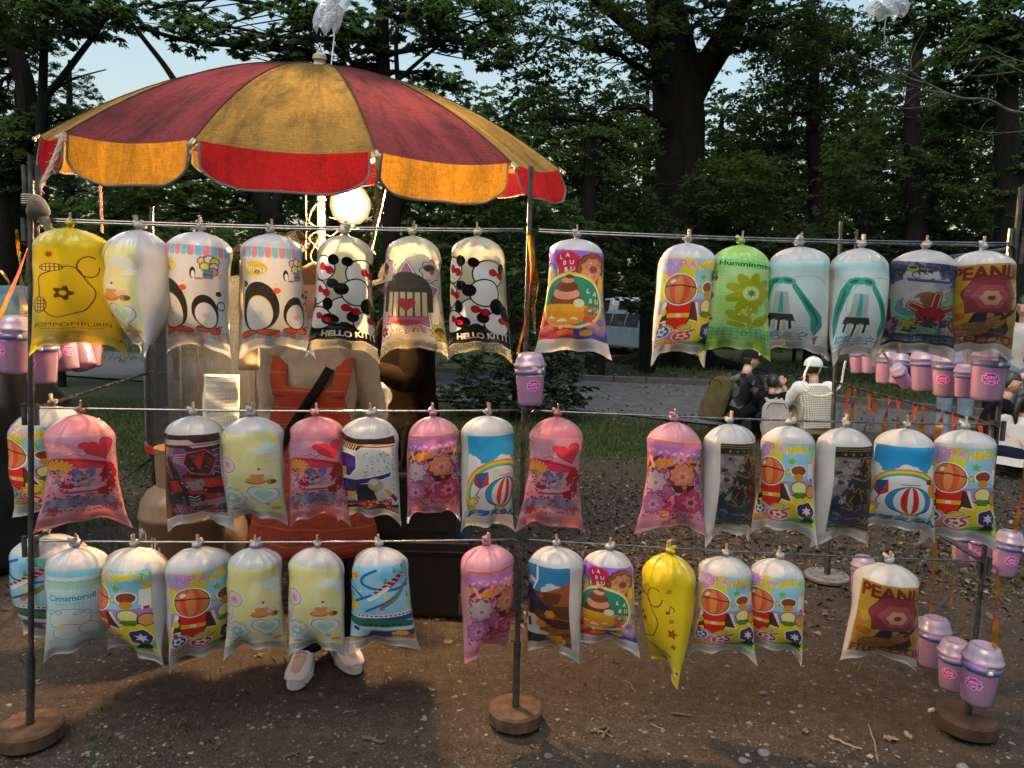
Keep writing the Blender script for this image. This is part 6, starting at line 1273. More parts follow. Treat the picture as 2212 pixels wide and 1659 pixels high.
# ------------------------------------------------------------------ lamp
LAMP = at_y(757, 440, 3.28)
e = empty('lit_bulb', LAMP, 0, 'large glowing light bulb hanging under the umbrella', 'lamp')
t = NT('bulb_glow'); em = t.n('Emission'); em.inputs['Color'].default_value = (1.0, .66, .30, 1); lw = t.n('LayerWeight'); lw.inputs[0].default_value = .5; t.l(t.ramp(lw.outputs['Facing'], [(.0, (1.0, .60, .26)), (.62, (1.0, .60, .25)), (1.0, (1.0, .50, .12))]), em.inputs['Color']); t.l(t.math('MULTIPLY', t.ramp(lw.outputs['Facing'], [(.0, 1.0), (.06, .30), (.15, .02), (.28, .0005), (.5, .00011), (1.0, .00005)]), 9500.0), em.inputs['Strength']); M_BULB = t.surf(em.outputs[0])
b = MB(); b.lathe([(0, -.092), (.045, -.083), (.075, -.055), (.088, -.015), (.086, .02), (.066, .056), (.040, .082), (.03, .10)], (0, 0, 0), 24, None, False, False); b.build('glass', M_BULB, e)
M_BLACK = pmat('black_plastic', (.02, .02, .02), .45, 0, .3, 30); M_CORD = pmat('yellowed_cord', (.07, .042, .016), .7)
b = MB(); b.lathe([(.03, .098), (.036, .10), (.036, .15), (.02, .165), (0, .165)], (0, 0, 0), 16, None, True, False); b.build('socket', M_BLACK, e)
_pp = lambda px, py, Y: at_y(px, py, Y) - LAMP
b = MB(); b.tube(spline([(0, 0, .16), (-.02, .02, .24), _pp(716, 330, 3.4)], 5), .004, 6); b.build('cord', M_CORD, e)
e2 = empty('tangled_cable', at_y(690, 500, 3.5), 0, 'tangle of yellowed cable hooked beside the umbrella pole', 'cable')
o_ = at_y(690, 500, 3.5); q = lambda px, py: at_y(px, py, 3.45) - o_
b = MB()
b.tube(spline([q(705, 430), q(680, 445), q(668, 480), q(700, 500), q(680, 530), q(672, 560), q(700, 590), q(690, 640), q(700, 690)], 6), .0042, 6); b.tube(spline([q(712, 470), q(740, 480), q(716, 510), q(690, 500), q(668, 515), q(690, 545), q(702, 600)], 6), .0034, 6); b.tube(spline([q(740, 450), q(762, 490), q(722, 520), q(706, 560)], 6), .005, 6)
b.build('cable', M_CORD, e2)

# ------------------------------------------------------------------ ropes
M_ROPE = pmat('hemp_rope', (.34, .27, .19), .95, 0, .35, 160, .8, 220); M_ROPEP = pmat('pink_rope', (.40, .20, .14), .95, 0, .35, 160, .8, 220)
def rope(name, label, pts, r, mat, frayed=0, wob=.004, cat='rope'):
    o0 = Vector(pts[0]); P = [Vector(p) - o0 for p in spline(pts, 10)]; e = empty(name, o0, 0, label, cat); b = MB()
    for s in range(3):
        Q = []
        for i, p in enumerate(P):
            a = i * .9 + s * 2 * PI / 3; tdir = (P[min(i + 1, len(P) - 1)] - P[max(i - 1, 0)]).normalized(); n1 = tdir.orthogonal().normalized(); n2 = tdir.cross(n1); Q.append(p + (n1 * math.cos(a) + n2 * math.sin(a)) * r * .55)
        b.tube(Q, r * .62, 5)
    rr = random.Random(5)
    for k in range(frayed):
        p = P[rr.randrange(len(P))]; b.tube([p, p + Vector((rr.uniform(-1, 1), rr.uniform(-1, 1), rr.uniform(-1, .4))) * .022], .0011, 4)
    b.build('strand', mat, e); return e
_tipL = UC + upt(1.0, dirs[8] - 0) if False else None
tips = [UC + upt(1.0, d) for d in dirs]
tl = min(tips, key=lambda p: abs(proj(p)[0] - 152) + (0 if p.y < UC.y else 999)); tm = min(tips, key=lambda p: abs(proj(p)[0] - 805) + (0 if p.y < UC.y else 999))
polL = on_pole(0, 432)
rope('guy_rope', 'frayed rope tying the umbrella rim to the first rack post', [tl, tl.lerp(polL, .5) + Vector((0, 0, -.02)), polL + Vector((.012, -.012, 0))], .0075, M_ROPE, 70)
rope('hanging_rope', 'thin pink cord dangling under the yellow valance', [at_y(216, 372, 3.9), at_y(218, 430, 3.9), at_y(221, 502, 3.9)], .008, M_ROPEP, 8)
rope('hanging_rope', 'loose frayed rope dangling from the umbrella rim beside the lit bulb', [tm, tm + Vector((.004, 0, -.06)), at_y(812, 420, tm.y + .1), at_y(820, 440, tm.y + .12), at_y(812, 470, tm.y + .14), at_y(806, 512, tm.y + .16), at_y(796, 540, tm.y + .2)], .006, M_ROPE, 60)
rope('stay_cord', 'taut thin cord between the umbrella rim and the machine cover', [at_y(836, 400, 3.4), at_y(818, 480, 3.4), at_y(792, 590, 3.4)], .0035, M_ROPE, 10)
rope('stay_cord', 'thin dark cord hanging straight in front of the umbrella pole', [at_y(660, 400, 3.2), at_y(661, 480, 3.2), at_y(660, 560, 3.2)], .003, M_ROPEP, 0)
# rag and knot on the first post
M_RAG = cloth('dirty_rag', (.24, .21, .18), .4, 200, 0, 30, ((.06, .05, .04), 12, .45, .7))
e = empty('tied_rag', on_pole(0, 450) + Vector((.02, -.02, 0)), 0, 'dirty rag and cord knotted round the first rack post', 'rag')
b = MB(); b.ball((.012, -.006, -.005), (.032, .026, .036), 18, 12, lambda p: p * (1 + .14 * math.sin(90 * p.x + 60 * p.z) + .1 * math.sin(130 * p.y))); b.tube(spline([(.02, 0, -.02), (.042, -.004, -.05), (.052, -.004, -.09), (.055, 0, -.115)], 4), [.016] * 4 + [.012] * 5 + [.003] * 4, 7); b.build('cloth', M_RAG, e)
b = MB()
for k in range(5): b.tube([Vector((-.02 + .022 * math.cos(a), .02 + .022 * math.sin(a), .012 + k * .006)) for a in [2 * PI * i / 12 for i in range(12)]], .0035, 5, False, True)
b.build('cord', M_ROPE, e)

# ------------------------------------------------------------------ side frames running back from the end posts
def side_frame(post_i, bx, ytop, Yb, lab_post, lab_rail, flange):
    f = at_y(bx, 900, Yb); base = Vector((f.x, Yb, 0)); top = at_y(bx + 4, ytop, Yb)
    e = empty('back_post', base, 0, lab_post, 'post', 'back posts of the rack'); b = MB(); b.tube([(0, 0, 0), Vector((top.x - base.x, 0, top.z))], .011, 10); b.build('pole', M_STEEL if not flange else M_RUSTSTEEL, e)
    b = MB(); b.tube([(.022, 0, top.z - .14), (.022, 0, top.z - .04)], .008, 8); b.build('socket', M_RUSTSTEEL, e)
    b = MB(); b.tube([(0, 0, .02), (0, 0, .16)], .017, 12); b.build('sleeve', M_RUSTSTEEL, e)
    b = MB(); b.lathe([(0, .004), (.115, .004), (.118, .02), (.112, .028), (0, .028)], (0, 0, 0), 36, None, False, False); pl = b.build('base_plate', pmat('grey_flange_%d' % post_i, (.16, .155, .15), .8, .3, .4, 20), e)
    if flange:
        for k in range(12):
            b = MB(); a = 2 * PI * k / 12; b.lathe([(0, .0285), (.010, .0285), (.0100, .0295), (0, .0295)], (.09 * math.cos(a), .09 * math.sin(a), 0), 10, None, False, False); b.build('bolt_hole', M_BLACK, pl)
    R = {}
    for row in ('top', 'mid', 'low'):
        a = on_pole(post_i, ROWY[row][post_i]) + Vector((0, .02, -.006)); zc = a.z - .004
        c = Vector((base.x + (top.x - base.x) * zc / max(top.z, .1), Yb, zc)); d = (c - a).normalized()
        er = empty('side_rail', a, 0, lab_rail % RN[row], 'rail', 'side rails of the rack'); b = MB(); b.tube([Vector((0, 0, -.05)), Vector((0, 0, -.008)), d * .02, c - a - d * .02, c - a], .0062, 8); b.build('rod', M_STEEL, er); R[row] = (a, c)
    return R
SL = side_frame(0, 325, 447, 3.55, 'steel back post behind the edge-on milky bag', '%s side rail running back beside the tarpaulin heap', False)
SR = side_frame(2, 1812, 478, 3.95, 'steel back post on a flanged plate with bolt holes, before the seated people', '%s side rail running back from the end post', True)
bag('mid', 95, 4, 160, 1128, 'panels', -44, 1.04, 'white bag with bright panels hanging behind the first post, cut by the frame', at=SL['mid'][0].lerp(SL['mid'][1], .10) + Vector((.0, 0, -.0)), sag=.05)
bag('low', 63, 3, 136, 1398, 'trains', -52, 1.04, 'white bag with toy trains hanging behind the first post, half blank', at=SL['low'][0].lerp(SL['low'][1], .07), sag=.05)

# ------------------------------------------------------------------ buckets of candy floss
def plast(name, col, a, rough=.12):
    t = NT(name); tp = t.n('BsdfTransparent'); tp.inputs['Color'].default_value = (*[.6 + .4 * c for c in col], 1); df = t.n('BsdfDiffuse'); df.inputs['Color'].default_value = (*col, 1); tr = t.n('BsdfTranslucent'); tr.inputs['Color'].default_value = (*col, 1)
    gl = t.n('BsdfGlossy'); gl.inputs['Roughness'].default_value = rough; fr = t.n('Fresnel'); fr.inputs['IOR'].default_value = 1.5
    return t.surf(t.mixs(t.math('ADD', fr.outputs[0], .03), t.mixs(a, t.mixs(.5, df.outputs[0], tr.outputs[0]), tp.outputs[0]), gl.outputs[0]))
M_CUP = plast('pink_clear_plastic', (.93, .70, .94), .66); M_LID = plast('pink_lid', (.94, .78, .95), .58)
def fill_mat():
    t = NT('lilac_floss'); n = t.noise(14, 5, .65); sep = t.n('SeparateXYZ'); t.l(t.obj(), sep.inputs[0]); c = t.ramp(t.math('ADD', t.math('MULTIPLY', sep.outputs[2], -4.0), t.math('MULTIPLY', n, .5)), [(.35, (.86, .44, .74)), (.62, (.76, .48, .86)), (.95, (.58, .42, .88))])
    df = t.n('BsdfDiffuse'); tr = t.n('BsdfTranslucent'); t.l(c, df.inputs['Color']); t.l(c, tr.inputs['Color']); t.l(t.bump(t.noise(60, 4, .7), .6, .006), df.inputs['Normal']); return t.surf(t.mixs(.35, df.outputs[0], tr.outputs[0]))
M_FILL = fill_mat(); M_BAND = pmat('blue_grey_band', (.12, .14, .30), .3, .2); M_STRAP = pmat('grey_strap', (.34, .36, .46), .5); M_BUT = pmat('white_button', (.75, .74, .72), .4)
_c = Cv(220, .7); _c.puff(.5, .34, .30, rgb('d8a8d0'), 9, .10, None, 1.45, .95); _c.puff(.5, .34, .27, rgb('7a2866'), 9, .10, None, 1.45, .95)
_c.text('Cotton', .48, .25, .20, rgb('d89ac8'), -.05, 1, .03, 1, rgb('4a1a4e'), .03, width=.60); _c.text('Candy', .54, .46, .20, rgb('d89ac8'), -.05, 1, .03, 1, rgb('4a1a4e'), .03, width=.52)
_im = _c.image('print_cup_label')
t = NT('cup_label'); ti = t.n('TexImage'); ti.image = _im; ti.extension = 'CLIP'; uvn = t.n('UVMap'); t.l(uvn.outputs[0], ti.inputs[0]); pb = t.n('BsdfPrincipled'); t.l(ti.outputs['Color'], pb.inputs['Base Color']); pb.inputs['Roughness'].default_value = .35; tpn = t.n('BsdfTransparent'); M_LABEL = t.surf(t.mixs(ti.outputs['Alpha'], tpn.outputs[0], pb.outputs[0]))
# one bucket, its base at the origin, 0.172 m tall
CUPM = {}
def cup_meshes():
    b = MB(); b.lathe([(0, 0), (.034, 0), (.038, .004), (.0395, .012), (.047, .118), (.0475, .122)], n=30, cap0=False, cap1=False); CUPM['bucket'] = (b.mesh('bucket'), M_CUP)
    b = MB(); b.lathe([(0, .006), (.0345, .007), (.0425, .088), (.036, .098), (.0, .104)], n=26, cap0=False, cap1=False); CUPM['candy_floss'] = (b.mesh('candy_floss'), M_FILL)
    b = MB(); b.lathe([(.0475, .120), (.0515, .122), (.0515, .128), (.047, .131), (.044, .145), (.036, .160), (.028, .164), (.027, .160), (.020, .160), (.0, .160)], n=30, cap0=False, cap1=False); CUPM['lid'] = (b.mesh('lid'), M_LID)
    b = MB(); b.lathe([(.0462, .096), (.0478, .0965), (.0487, .1115), (.0472, .1118)], n=30, cap0=False, cap1=False); CUPM['band'] = (b.mesh('band'), M_BAND)
    b = MB(); b.grid(lambda u, v: Vector(((u - .5) * .015, -(.0490 - .012 * max(0, v - .35) / .65 if v > .35 else .0490), .100 + .058 * v)), 2, 8); CUPM['strap'] = (b.mesh('strap'), M_STRAP)
    b = MB(); b.ball((0, -.050, .106), (.006, .004, .006), 10, 6); CUPM['button'] = (b.mesh('button'), M_BUT)
    n, m = 14, 6; V, uv = [], []
    for j in range(m + 1):
        for i in range(n + 1):
            a = (i / n - .5) * 1.10; z = .044 + .040 * j / m; rr = .0395 + .0071 * (z - .012) / .106 * 1.02 + .0012; V.append((rr * math.sin(a), -rr * math.cos(a), z))
    F_, UVs = [], []
    for j in range(m):
        for i in range(n):
            k = j * (n + 1) + i; F_.append((k, k + 1, k + n + 2, k + n + 1)); UVs += [(i / n, j / m), ((i + 1) / n, j / m), ((i + 1) / n, (j + 1) / m), (i / n, (j + 1) / m)]
    CUPM['sticker'] = (arr_mesh('sticker', V, F_, UVs), M_LABEL)
cup_meshes()
def irid(name, c0, c1, a):
    t = NT(name); lw = t.n('LayerWeight'); lw.inputs[0].default_value = .45; n = t.noise(9, 3, .5); c = t.ramp(t.math('ADD', t.math('MULTIPLY', lw.outputs['Facing'], .6), t.math('MULTIPLY', n, .6)), [(.15, c0), (.4, (.95, .42, .05)), (.62, c1 if a < .2 else (.15, .45, .35)), (.85, c1)])
    gl = t.n('BsdfGlossy'); gl.inputs['Roughness'].default_value = .14; t.l(c, gl.inputs[0]); df = t.n('BsdfTranslucent'); t.l(c, df.inputs[0]); tp = t.n('BsdfTransparent'); return t.surf(t.mixs(a, t.mixs(.35, gl.outputs[0], df.outputs[0]), tp.outputs[0]))
M_IRID = irid('lamp_orange_iridescent_tape', (1.0, .26, .02), (.95, .16, .10), .04); M_IRIDC = irid('clear_iridescent_tape', (.55, .40, .15), (.5, .2, .3), .62)  # first tape: the lamp's orange reflections are put into its iridescent colour
def ribbon(b, pts, w, twist=3.0, n=22, ph=0.0):
    P = spline(pts, max(2, n // max(1, len(pts) - 1))); m = len(P)
    def g(u, v):
        i = v * (m - 1); k = min(int(i), m - 2); p = P[k].lerp(P[k + 1], i - k); a = ph + twist * v; return p + Vector((math.cos(a), math.sin(a), 0)) * (u - .5) * w * (.5 + .5 * math.sin(PI * min(1, v * .9 + .2)))
    b.grid(g, 1, m - 1)
CUPN = 0
def cup(xl, xr, yb, Y, label, hang_z=None, rx=0.0, ry=0.0, rz=0.0, sticker=True, group='buckets of candy floss hung on the side rails'):
    """bucket whose base centre is seen at (xl+xr)/2, yb at distance Y"""
    global CUPN; CUPN += 1
    p = at_y((xl + xr) / 2, yb - 6, Y); w = (p - CAM).dot(CF); k = (xr - xl) * w / F_PX / .100
    e = empty('floss_bucket', p, 0, label, 'bucket', group); e.scale = (k, k, k); e.rotation_euler = (rx, ry, rz)
    for nm in ('bucket', 'candy_floss', 'lid', 'band', 'strap', 'button', 'sticker'):
        if nm == 'sticker' and not sticker: continue
        me, mt = CUPM[nm]; o = link(nm, me, mt, e, True)
        if nm in ('strap', 'button'): o.rotation_euler.z = .35
        if nm == 'sticker': o.rotation_euler.z = -.45 + .5 * math.sin(CUPN * 2.1)
    if hang_z is not None:
        b = MB(); L = (hang_z - p.z) / k; ribbon(b, [(.02, 0, .158), (.012, 0, .158 + (L - .158) * .5), (0, 0, L)], .016, 5, 18, CUPN); b.build('hanging_tape', M_IRIDC if CUPN % 3 else M_IRID, e)
    return e
PI2 = PI / 2
cup(1111, 1180, 880, on_pole(1, 800).y - .065, 'pink candy floss bucket hung on the post between the two racks', None, 0, math.radians(-2), .25)
tz = SL['top'][0].z
cup(-8, 68, 812, 2.42, 'pink bucket cut by the frame, hung at the head of the first post', tz, 0, .05, .5)
cup(56, 128, 834, 2.62, 'purple-pink bucket hanging straight behind the first post', tz, 0, 0, .2)
cup(74, 142, 782, 2.8, 'tipped bucket showing its round bottom, half behind the yellow bag', tz, math.radians(-42), .1, 1.2, False)
cup(118, 178, 806, 2.95, 'pink bucket under the yellow bag, second of the bunch', tz, math.radians(-12), .15, 1.8)
cup(150, 216, 800, 3.05, 'tipped pinkish bucket at the middle of the bunch under the yellow bag', tz, math.radians(-30), -.08, .9, False)
cup(172, 224, 798, 3.3, 'small pink bucket at the far end of the bunch under the yellow bag', tz, 0, .18, 2.2)
tz = SR['top'][0].z
for (xl, xr, yb, Y, lab, rx, ry, rz, st) in (
    (1835, 1869, 812, 3.85, 'smallest pink bucket, last of the upper string of buckets', 0, .05, 2.6, False), (1858, 1893, 812, 3.75, 'small pink bucket, second from the far end of the upper string', 0, -.04, 2.0, False),
    (1889, 1931, 834, 3.55, 'pink bucket with blue band under the turned teal-ribbon bag', 0, .03, 1.1, False), (1917, 1955, 836, 3.40, 'leaning pink bucket under the corner of the dark burst bag', .1, -.12, 3.0, False),
    (1945, 1977, 842, 3.30, 'tipped clear-bottomed bucket in the middle of the upper string', -.55, .35, 2.2, False), (1967, 2019, 850, 3.05, 'pink bucket with blue band under the dark burst bag', 0, -.05, .2, False),
    (2013, 2071, 862, 2.80, 'pink bucket with a blue and white badge in the upper string', .05, -.06, .1, True), (2060, 2102, 864, 2.68, 'pink bucket half behind the largest one of the upper string', 0, -.08, .9, False), (2093, 2164, 871, 2.46, 'largest pink bucket of the upper string, beside the end post', 0, .03, -.4, True)):
    xm = (xl + xr) / 2; cup(xm - (xr - xl) * .54, xm + (xr - xl) * .54, yb, Y, lab, tz, rx, ry, rz, st)
lz = SR['low'][0].z
for (xl, xr, yb, Y, lab, rx, ry, rz) in (
    (1832, 1883, 1288, 3.5, 'pink bucket beside the flanged base plate', 0, .04, -.2), (1970, 2018, 1418, 3.1, 'pink bucket mostly hidden behind the mustard guitar bag', 0, .02, .4), (1978, 2044, 1444, 2.85, 'pink bucket low down, second along from the mustard guitar bag', 0, .03, .5), (2022, 2088, 1492, 2.62, 'pink-lilac bucket low down with a strap in front, third along', 0, 0, .1), (2068, 2148, 1522, 2.40, 'largest low pink-lilac bucket, crossed by the end post', 0, .05, -.5)):
    cup(xl, xr, yb, Y, lab, lz, rx, ry, rz)
mz = SR['mid'][0].z
for (xl, xr, yb, Y, lab, rx, ry, rz) in (
    (2052, 2104, 1222, 2.9, 'pink bucket just under the last bag of the middle rail', 0, .06, .9), (2090, 2140, 1226, 2.75, 'pink bucket beside the socket of the lowest rail', 0, -.04, .3), (2136, 2196, 1248, 2.55, 'lilac bucket sticking out past the end post', 0, .10, .2), (1874, 1908, 1100, 3.6, 'pink bucket glimpsed between the sky bag and the black and gold bag', 0, 0, .4), (2006, 2036, 1080, 3.4, 'pink bucket glimpsed between the last two bags of the middle rail', 0, 0, .7)):
    cup(xl, xr, yb, Y, lab, mz, rx, ry, rz)

# ------------------------------------------------------------------ iridescent tape, part of it coloured lamp orange
def tinsel(label, at, strips, mat, group='shiny tape on the rack'):
    at = Vector(at); e = empty('shiny_tape', at, 0, label, 'tape', group)
    for k, (pts, w, tw) in enumerate(strips):
        b = MB(); ribbon(b, [Vector(p) - at for p in pts], w, tw, 22, k * 1.3); b.build('strip', mat if not isinstance(mat, list) else mat[k % len(mat)], e)
Y1 = on_pole(1, 600).y
tinsel('long shiny tape twisted down the post between the two racks', at_y(1143, 508, Y1 - .02), [([at_y(1143, 508, Y1 - .02), at_y(1150, 560, Y1 - .02), at_y(1146, 620, Y1 - .02), at_y(1135, 690, Y1 - .02), at_y(1118, 765, Y1 - .02)], .022, 2.6), ([at_y(1150, 510, Y1 - .025), at_y(1158, 600, Y1 - .02), at_y(1152, 660, Y1 - .02), at_y(1158, 760, Y1 - .02)], .022, 3.5)], [M_IRID, M_IRIDC])
Y0 = on_pole(0, 520).y
tinsel('bunch of shiny orange tape tied to the first post', at_y(80, 505, Y0 + .03), [([at_y(80, 500, Y0 + .02), at_y(92 + 6 * math.sin(k), 560, Y0 + .04), at_y(72 + 14 * k, 610 + 10 * (k % 3), Y0 + .05), at_y(56 + 16 * k, 660 + 18 * (k % 2), Y0 + .06)], .02, 2 + k) for k in range(4)] + [([at_y(72, 500, Y0 + .02), at_y(40, 590, Y0 + .03), at_y(10, 660, Y0 + .03), at_y(-14, 720, Y0 + .03)], .020, 1.5), ([at_y(68, 520, Y0), at_y(56, 610, Y0 + .04), at_y(40, 690, Y0 + .05)], .016, 3)], [M_IRIDC, M_IRID, M_IRIDC])
rr = random.Random(8); a, c = SR['mid']
for k in range(17):
    s = .06 + .9 * k / 17; p = a.lerp(c, s); L = rr.uniform(.14, .32)
    tinsel('%s tape strip on the middle side rail, %s from the end post' % (('orange', 'clear', 'reddish')[k % 3], ('first', 'second', 'third', 'fourth', 'fifth', 'sixth', 'seventh', 'eighth', 'ninth', 'tenth', 'eleventh', 'twelfth', 'thirteenth', 'fourteenth', 'fifteenth', 'sixteenth', 'seventeenth')[k]), p, [([p + Vector((0, 0, .006)), p + Vector((rr.uniform(-.02, .02), 0, -L * .5)), p + Vector((rr.uniform(-.03, .03), 0, -L))], rr.uniform(.022, .036), rr.uniform(2, 7))], [M_IRID, M_IRIDC, M_IRID][k % 3], 'tape strips on the middle side rail')
a, c = SR['low']
for k in range(8):
    p = a.lerp(c, .1 + .11 * k); L = rr.uniform(.2, .4); tinsel(('%s tape strip, %s along the lowest side rail from the end post' % (('long clear', 'short clear')[L < .3], ('first', 'second', 'third', 'fourth', 'fifth', 'sixth', 'seventh', 'eighth')[k])), p, [([p, p + Vector((rr.uniform(-.03, .03), 0, -L * .5)), p + Vector((rr.uniform(-.03, .03), 0, -L))], .02, rr.uniform(2, 6))], M_IRIDC, 'tape strips on the lowest side rail')
rope('white_cord', 'white cord looped and knotted on the back post before the seated people', [at_y(1755, 775, 3.95), at_y(1738, 810, 3.95), at_y(1742, 846, 3.95), at_y(1775, 856, 3.95), at_y(1812, 838, 3.95), at_y(1822, 800, 3.95), at_y(1826, 780, 3.95)], .0055, pmat('cotton_cord', (.62, .60, .55), .9), 4)
# ------------------------------------------------------------------ stall gear behind the rack
M_TAN = pmat('tan_paint', (.20, .13, .07), .42, 0, .18, 9, .1, 60); M_WPAINT = pmat('worn_white_paint', (.55, .48, .38), .8, 0, .3, 60)
GC = at_y(398, 1250, 2.98); GC = Vector((GC.x, GC.y, 0))
e = empty('gas_cylinder', GC, 0, 'tan gas cylinder with white stencilled lettering standing behind the lowest bags', 'gas cylinder')
GR = .165
b = MB(); b.lathe([(.12, 0), (.135, .0), (.14, .03), (.155, .05), (GR, .09), (GR, .55), (GR + .004, .555), (GR + .004, .57), (GR, .575), (GR - .006, .62), (GR - .03, .66), (GR - .075, .69), (.05, .70), (0, .705)], n=44, cap0=True, cap1=False); b.build('tank', M_TAN, e)
b = MB()
def collar(u, v):
    a = .5 + u * (2 * PI - 1.0); r = .098 + .006 * v; return Vector((r * math.sin(a), r * math.cos(a), .685 + .155 * v))
b.grid(collar, 40, 6); b.build('collar', M_TAN, e)
b = MB(); b.lathe([(.018, .70), (.02, .74), (.014, .75), (.014, .79), (.024, .795), (.024, .81), (0, .81)], n=14, cap0=True, cap1=False); b.tube([(0, 0, .765), (.05, -.02, .765)], .01, 8); b.build('valve', pmat('brass', (.5, .34, .12), .35, .9), e)
vv, tt = [], []
def stencil(txt, ang, z, h):
    V, T = text_tris(txt, .03); b0 = len(vv)
    for x, y in V: a = ang + x * h * .95 / GR; vv.append((math.sin(a) * (GR + .0012), -math.cos(a) * (GR + .0012), z + y * h))
    for t_ in T: tt.append(tuple(int(q) + b0 for q in t_))
for i, ch in enumerate('(株)エネル'):
    pass
stencil('(株)', -.72, .505, .055)
for i, ch in enumerate('エネル'): stencil(ch, -.72, .425 - i * .075, .055)
for i, ch in enumerate('北海道北'): stencil(ch, -.28, .475 - i * .085, .058)
me = bpy.data.meshes.new('lettering'); me.from_pydata(vv, [], tt); me.update(); link('lettering', me, M_WPAINT, e)

# candy machine: drum on legs, clear guard, steel rim
M_SS = pmat('stainless', (.45, .44, .42), .3, 1.0, .3, 10, .05, 30); M_REDB = pmat('red_rim', (.45, .03, .03), .4); M_GUARD = plast('clear_guard', (.40, .42, .42), .80, .05)
mc = at_y(455, 1000, 3.62); MC = Vector((mc.x, mc.y, 0))
e = empty('candy_machine', MC, 0, 'steel candy floss machine with a tall clear guard behind the bags', 'machine')
b = MB(); b.lathe([(.20, .20), (.22, .22), (.22, .60), (.27, .66), (.285, .72)], n=40, cap0=True, cap1=False); b.build('drum', M_SS, e)
b = MB(); b.lathe([(.285, .715), (.295, .715), (.295, .745), (.283, .745)], n=40, cap0=False, cap1=False); b.build('rim', M_REDB, e)
b = MB(); b.lathe([(.284, .745), (.284, 1.55)], n=40, cap0=False, cap1=False); b.build('guard', M_GUARD, e)
for k in range(4): b = MB(); a = k * PI / 2 + .4; b.tube([(.17 * math.cos(a), .17 * math.sin(a), 0), (.18 * math.cos(a), .18 * math.sin(a), .22)], .016, 8); b.build('leg', M_SS, e)
for k in range(5): b = MB(); a = k * 2 * PI / 5 + .9; b.tube([(.288 * math.cos(a), .288 * math.sin(a), .72), (.288 * math.cos(a), .288 * math.sin(a), 1.55)], .007, 6); b.build('guard_rod', M_SS, e)
b = MB(); b.lathe([(0, .70), (.05, .70), (.06, .78), (.045, .80), (0, .80)], n=20, cap0=False, cap1=False); b.build('spinner', M_SS, e)
# notice sheet taped to the guard
c = Cv(240, 1.75); c.rect(0, 0, 1, 1.75, (.90, .88, .82)); ink = (.22, .20, .18)
r = random.Random(2); y = .10; c.rect(.08, .07, .9, .10, ink, .85); y = .2
for k in range(40):
    x = .08; L = .92 - (.35 if k % 5 == 4 else 0)
    if k in (2, 3): x, L = .35, .6
    while x < L: w = r.uniform(.012, .03); c.rect(x, y, x + w, y + .014, ink, .75); x += w + r.uniform(.005, .014)
    y += .037
for k in range(7): c.line([(.55, .50 + k * .04), (.95, .50 + k * .04)], .004, ink)
for k in range(6): c.line([(.55 + k * .08, .50), (.55 + k * .08, .74)], .004, ink)
for k in range(6): c.line([(.50, 1.2 + k * .04), (.95, 1.2 + k * .04)], .004, ink); c.line([(.50 + k * .09, 1.2), (.50 + k * .09, 1.4)], .004, ink)
t = NT('notice_print'); ti = t.n('TexImage'); ti.image = c.image('print_notice'); uvn = t.n('UVMap'); t.l(uvn.outputs[0], ti.inputs[0]); df = t.n('BsdfDiffuse'); t.l(ti.outputs[0], df.inputs[0]); M_NOTE = t.surf(df.outputs[0])
def sheet(name, label, cat, P00, P10, P01, P11, mat, nu=10, nv=14, wob=.004, uvs=True, group=None):
    """a thin sheet between four corners (top left, top right, lower left, lower right)"""
    o0 = Vector(P00); V, F_, UV = [], [], []
    for j in range(nv + 1):
        for i in range(nu + 1):
            u, v = i / nu, j / nv; p = Vector(P00).lerp(Vector(P10), u).lerp(Vector(P01).lerp(Vector(P11), u), v); V.append(p - o0 + Vector((0, wob * math.sin(6 * u + 9 * v) + wob * math.sin(13 * v - 4 * u), 0)))
    for j in range(nv):
        for i in range(nu):
            k = j * (nu + 1) + i; F_.append((k, k + nu + 1, k + nu + 2, k + 1)); UV += [(i / nu, 1 - j / nv), (i / nu, 1 - (j + 1) / nv), ((i + 1) / nu, 1 - (j + 1) / nv), ((i + 1) / nu, 1 - j / nv)]
    o = link(name, arr_mesh(name, V, F_, UV), mat, None, True); o.location = o0; md = o.modifiers.new('t', 'SOLIDIFY'); md.thickness = .0012; return tag(o, label, cat, group)
YN = MC.y - .30
sheet('paper_notice', 'printed paper notice taped to the clear machine guard', 'notice', at_y(440, 808, YN), at_y(517, 810, YN), at_y(436, 945, YN), at_y(518, 948, YN), M_NOTE)
sheet('price_card', 'cream card with a red arch shape standing behind the scalloped bags', 'card', at_y(516, 562, 3.3), at_y(560, 562, 3.3), at_y(514, 800, 3.3), at_y(560, 800, 3.3), pmat('cream_card', (.55, .42, .26), .8, 0, .15))
o = MB(); o.grid(lambda u, v: Vector((.024 * math.cos(PI * (1 - u)) * (.4 + .6 * v), -.004, .0)) + Vector((0, 0, .16 * math.sin(PI * u) * (.4 + .6 * v))), 16, 3); q = o.build('red_arch', pmat('red_ink', (.45, .06, .03), .7), None); q.parent = bpy.data.objects['price_card']; q.location = at_y(541, 742, 3.3) - at_y(516, 562, 3.3)

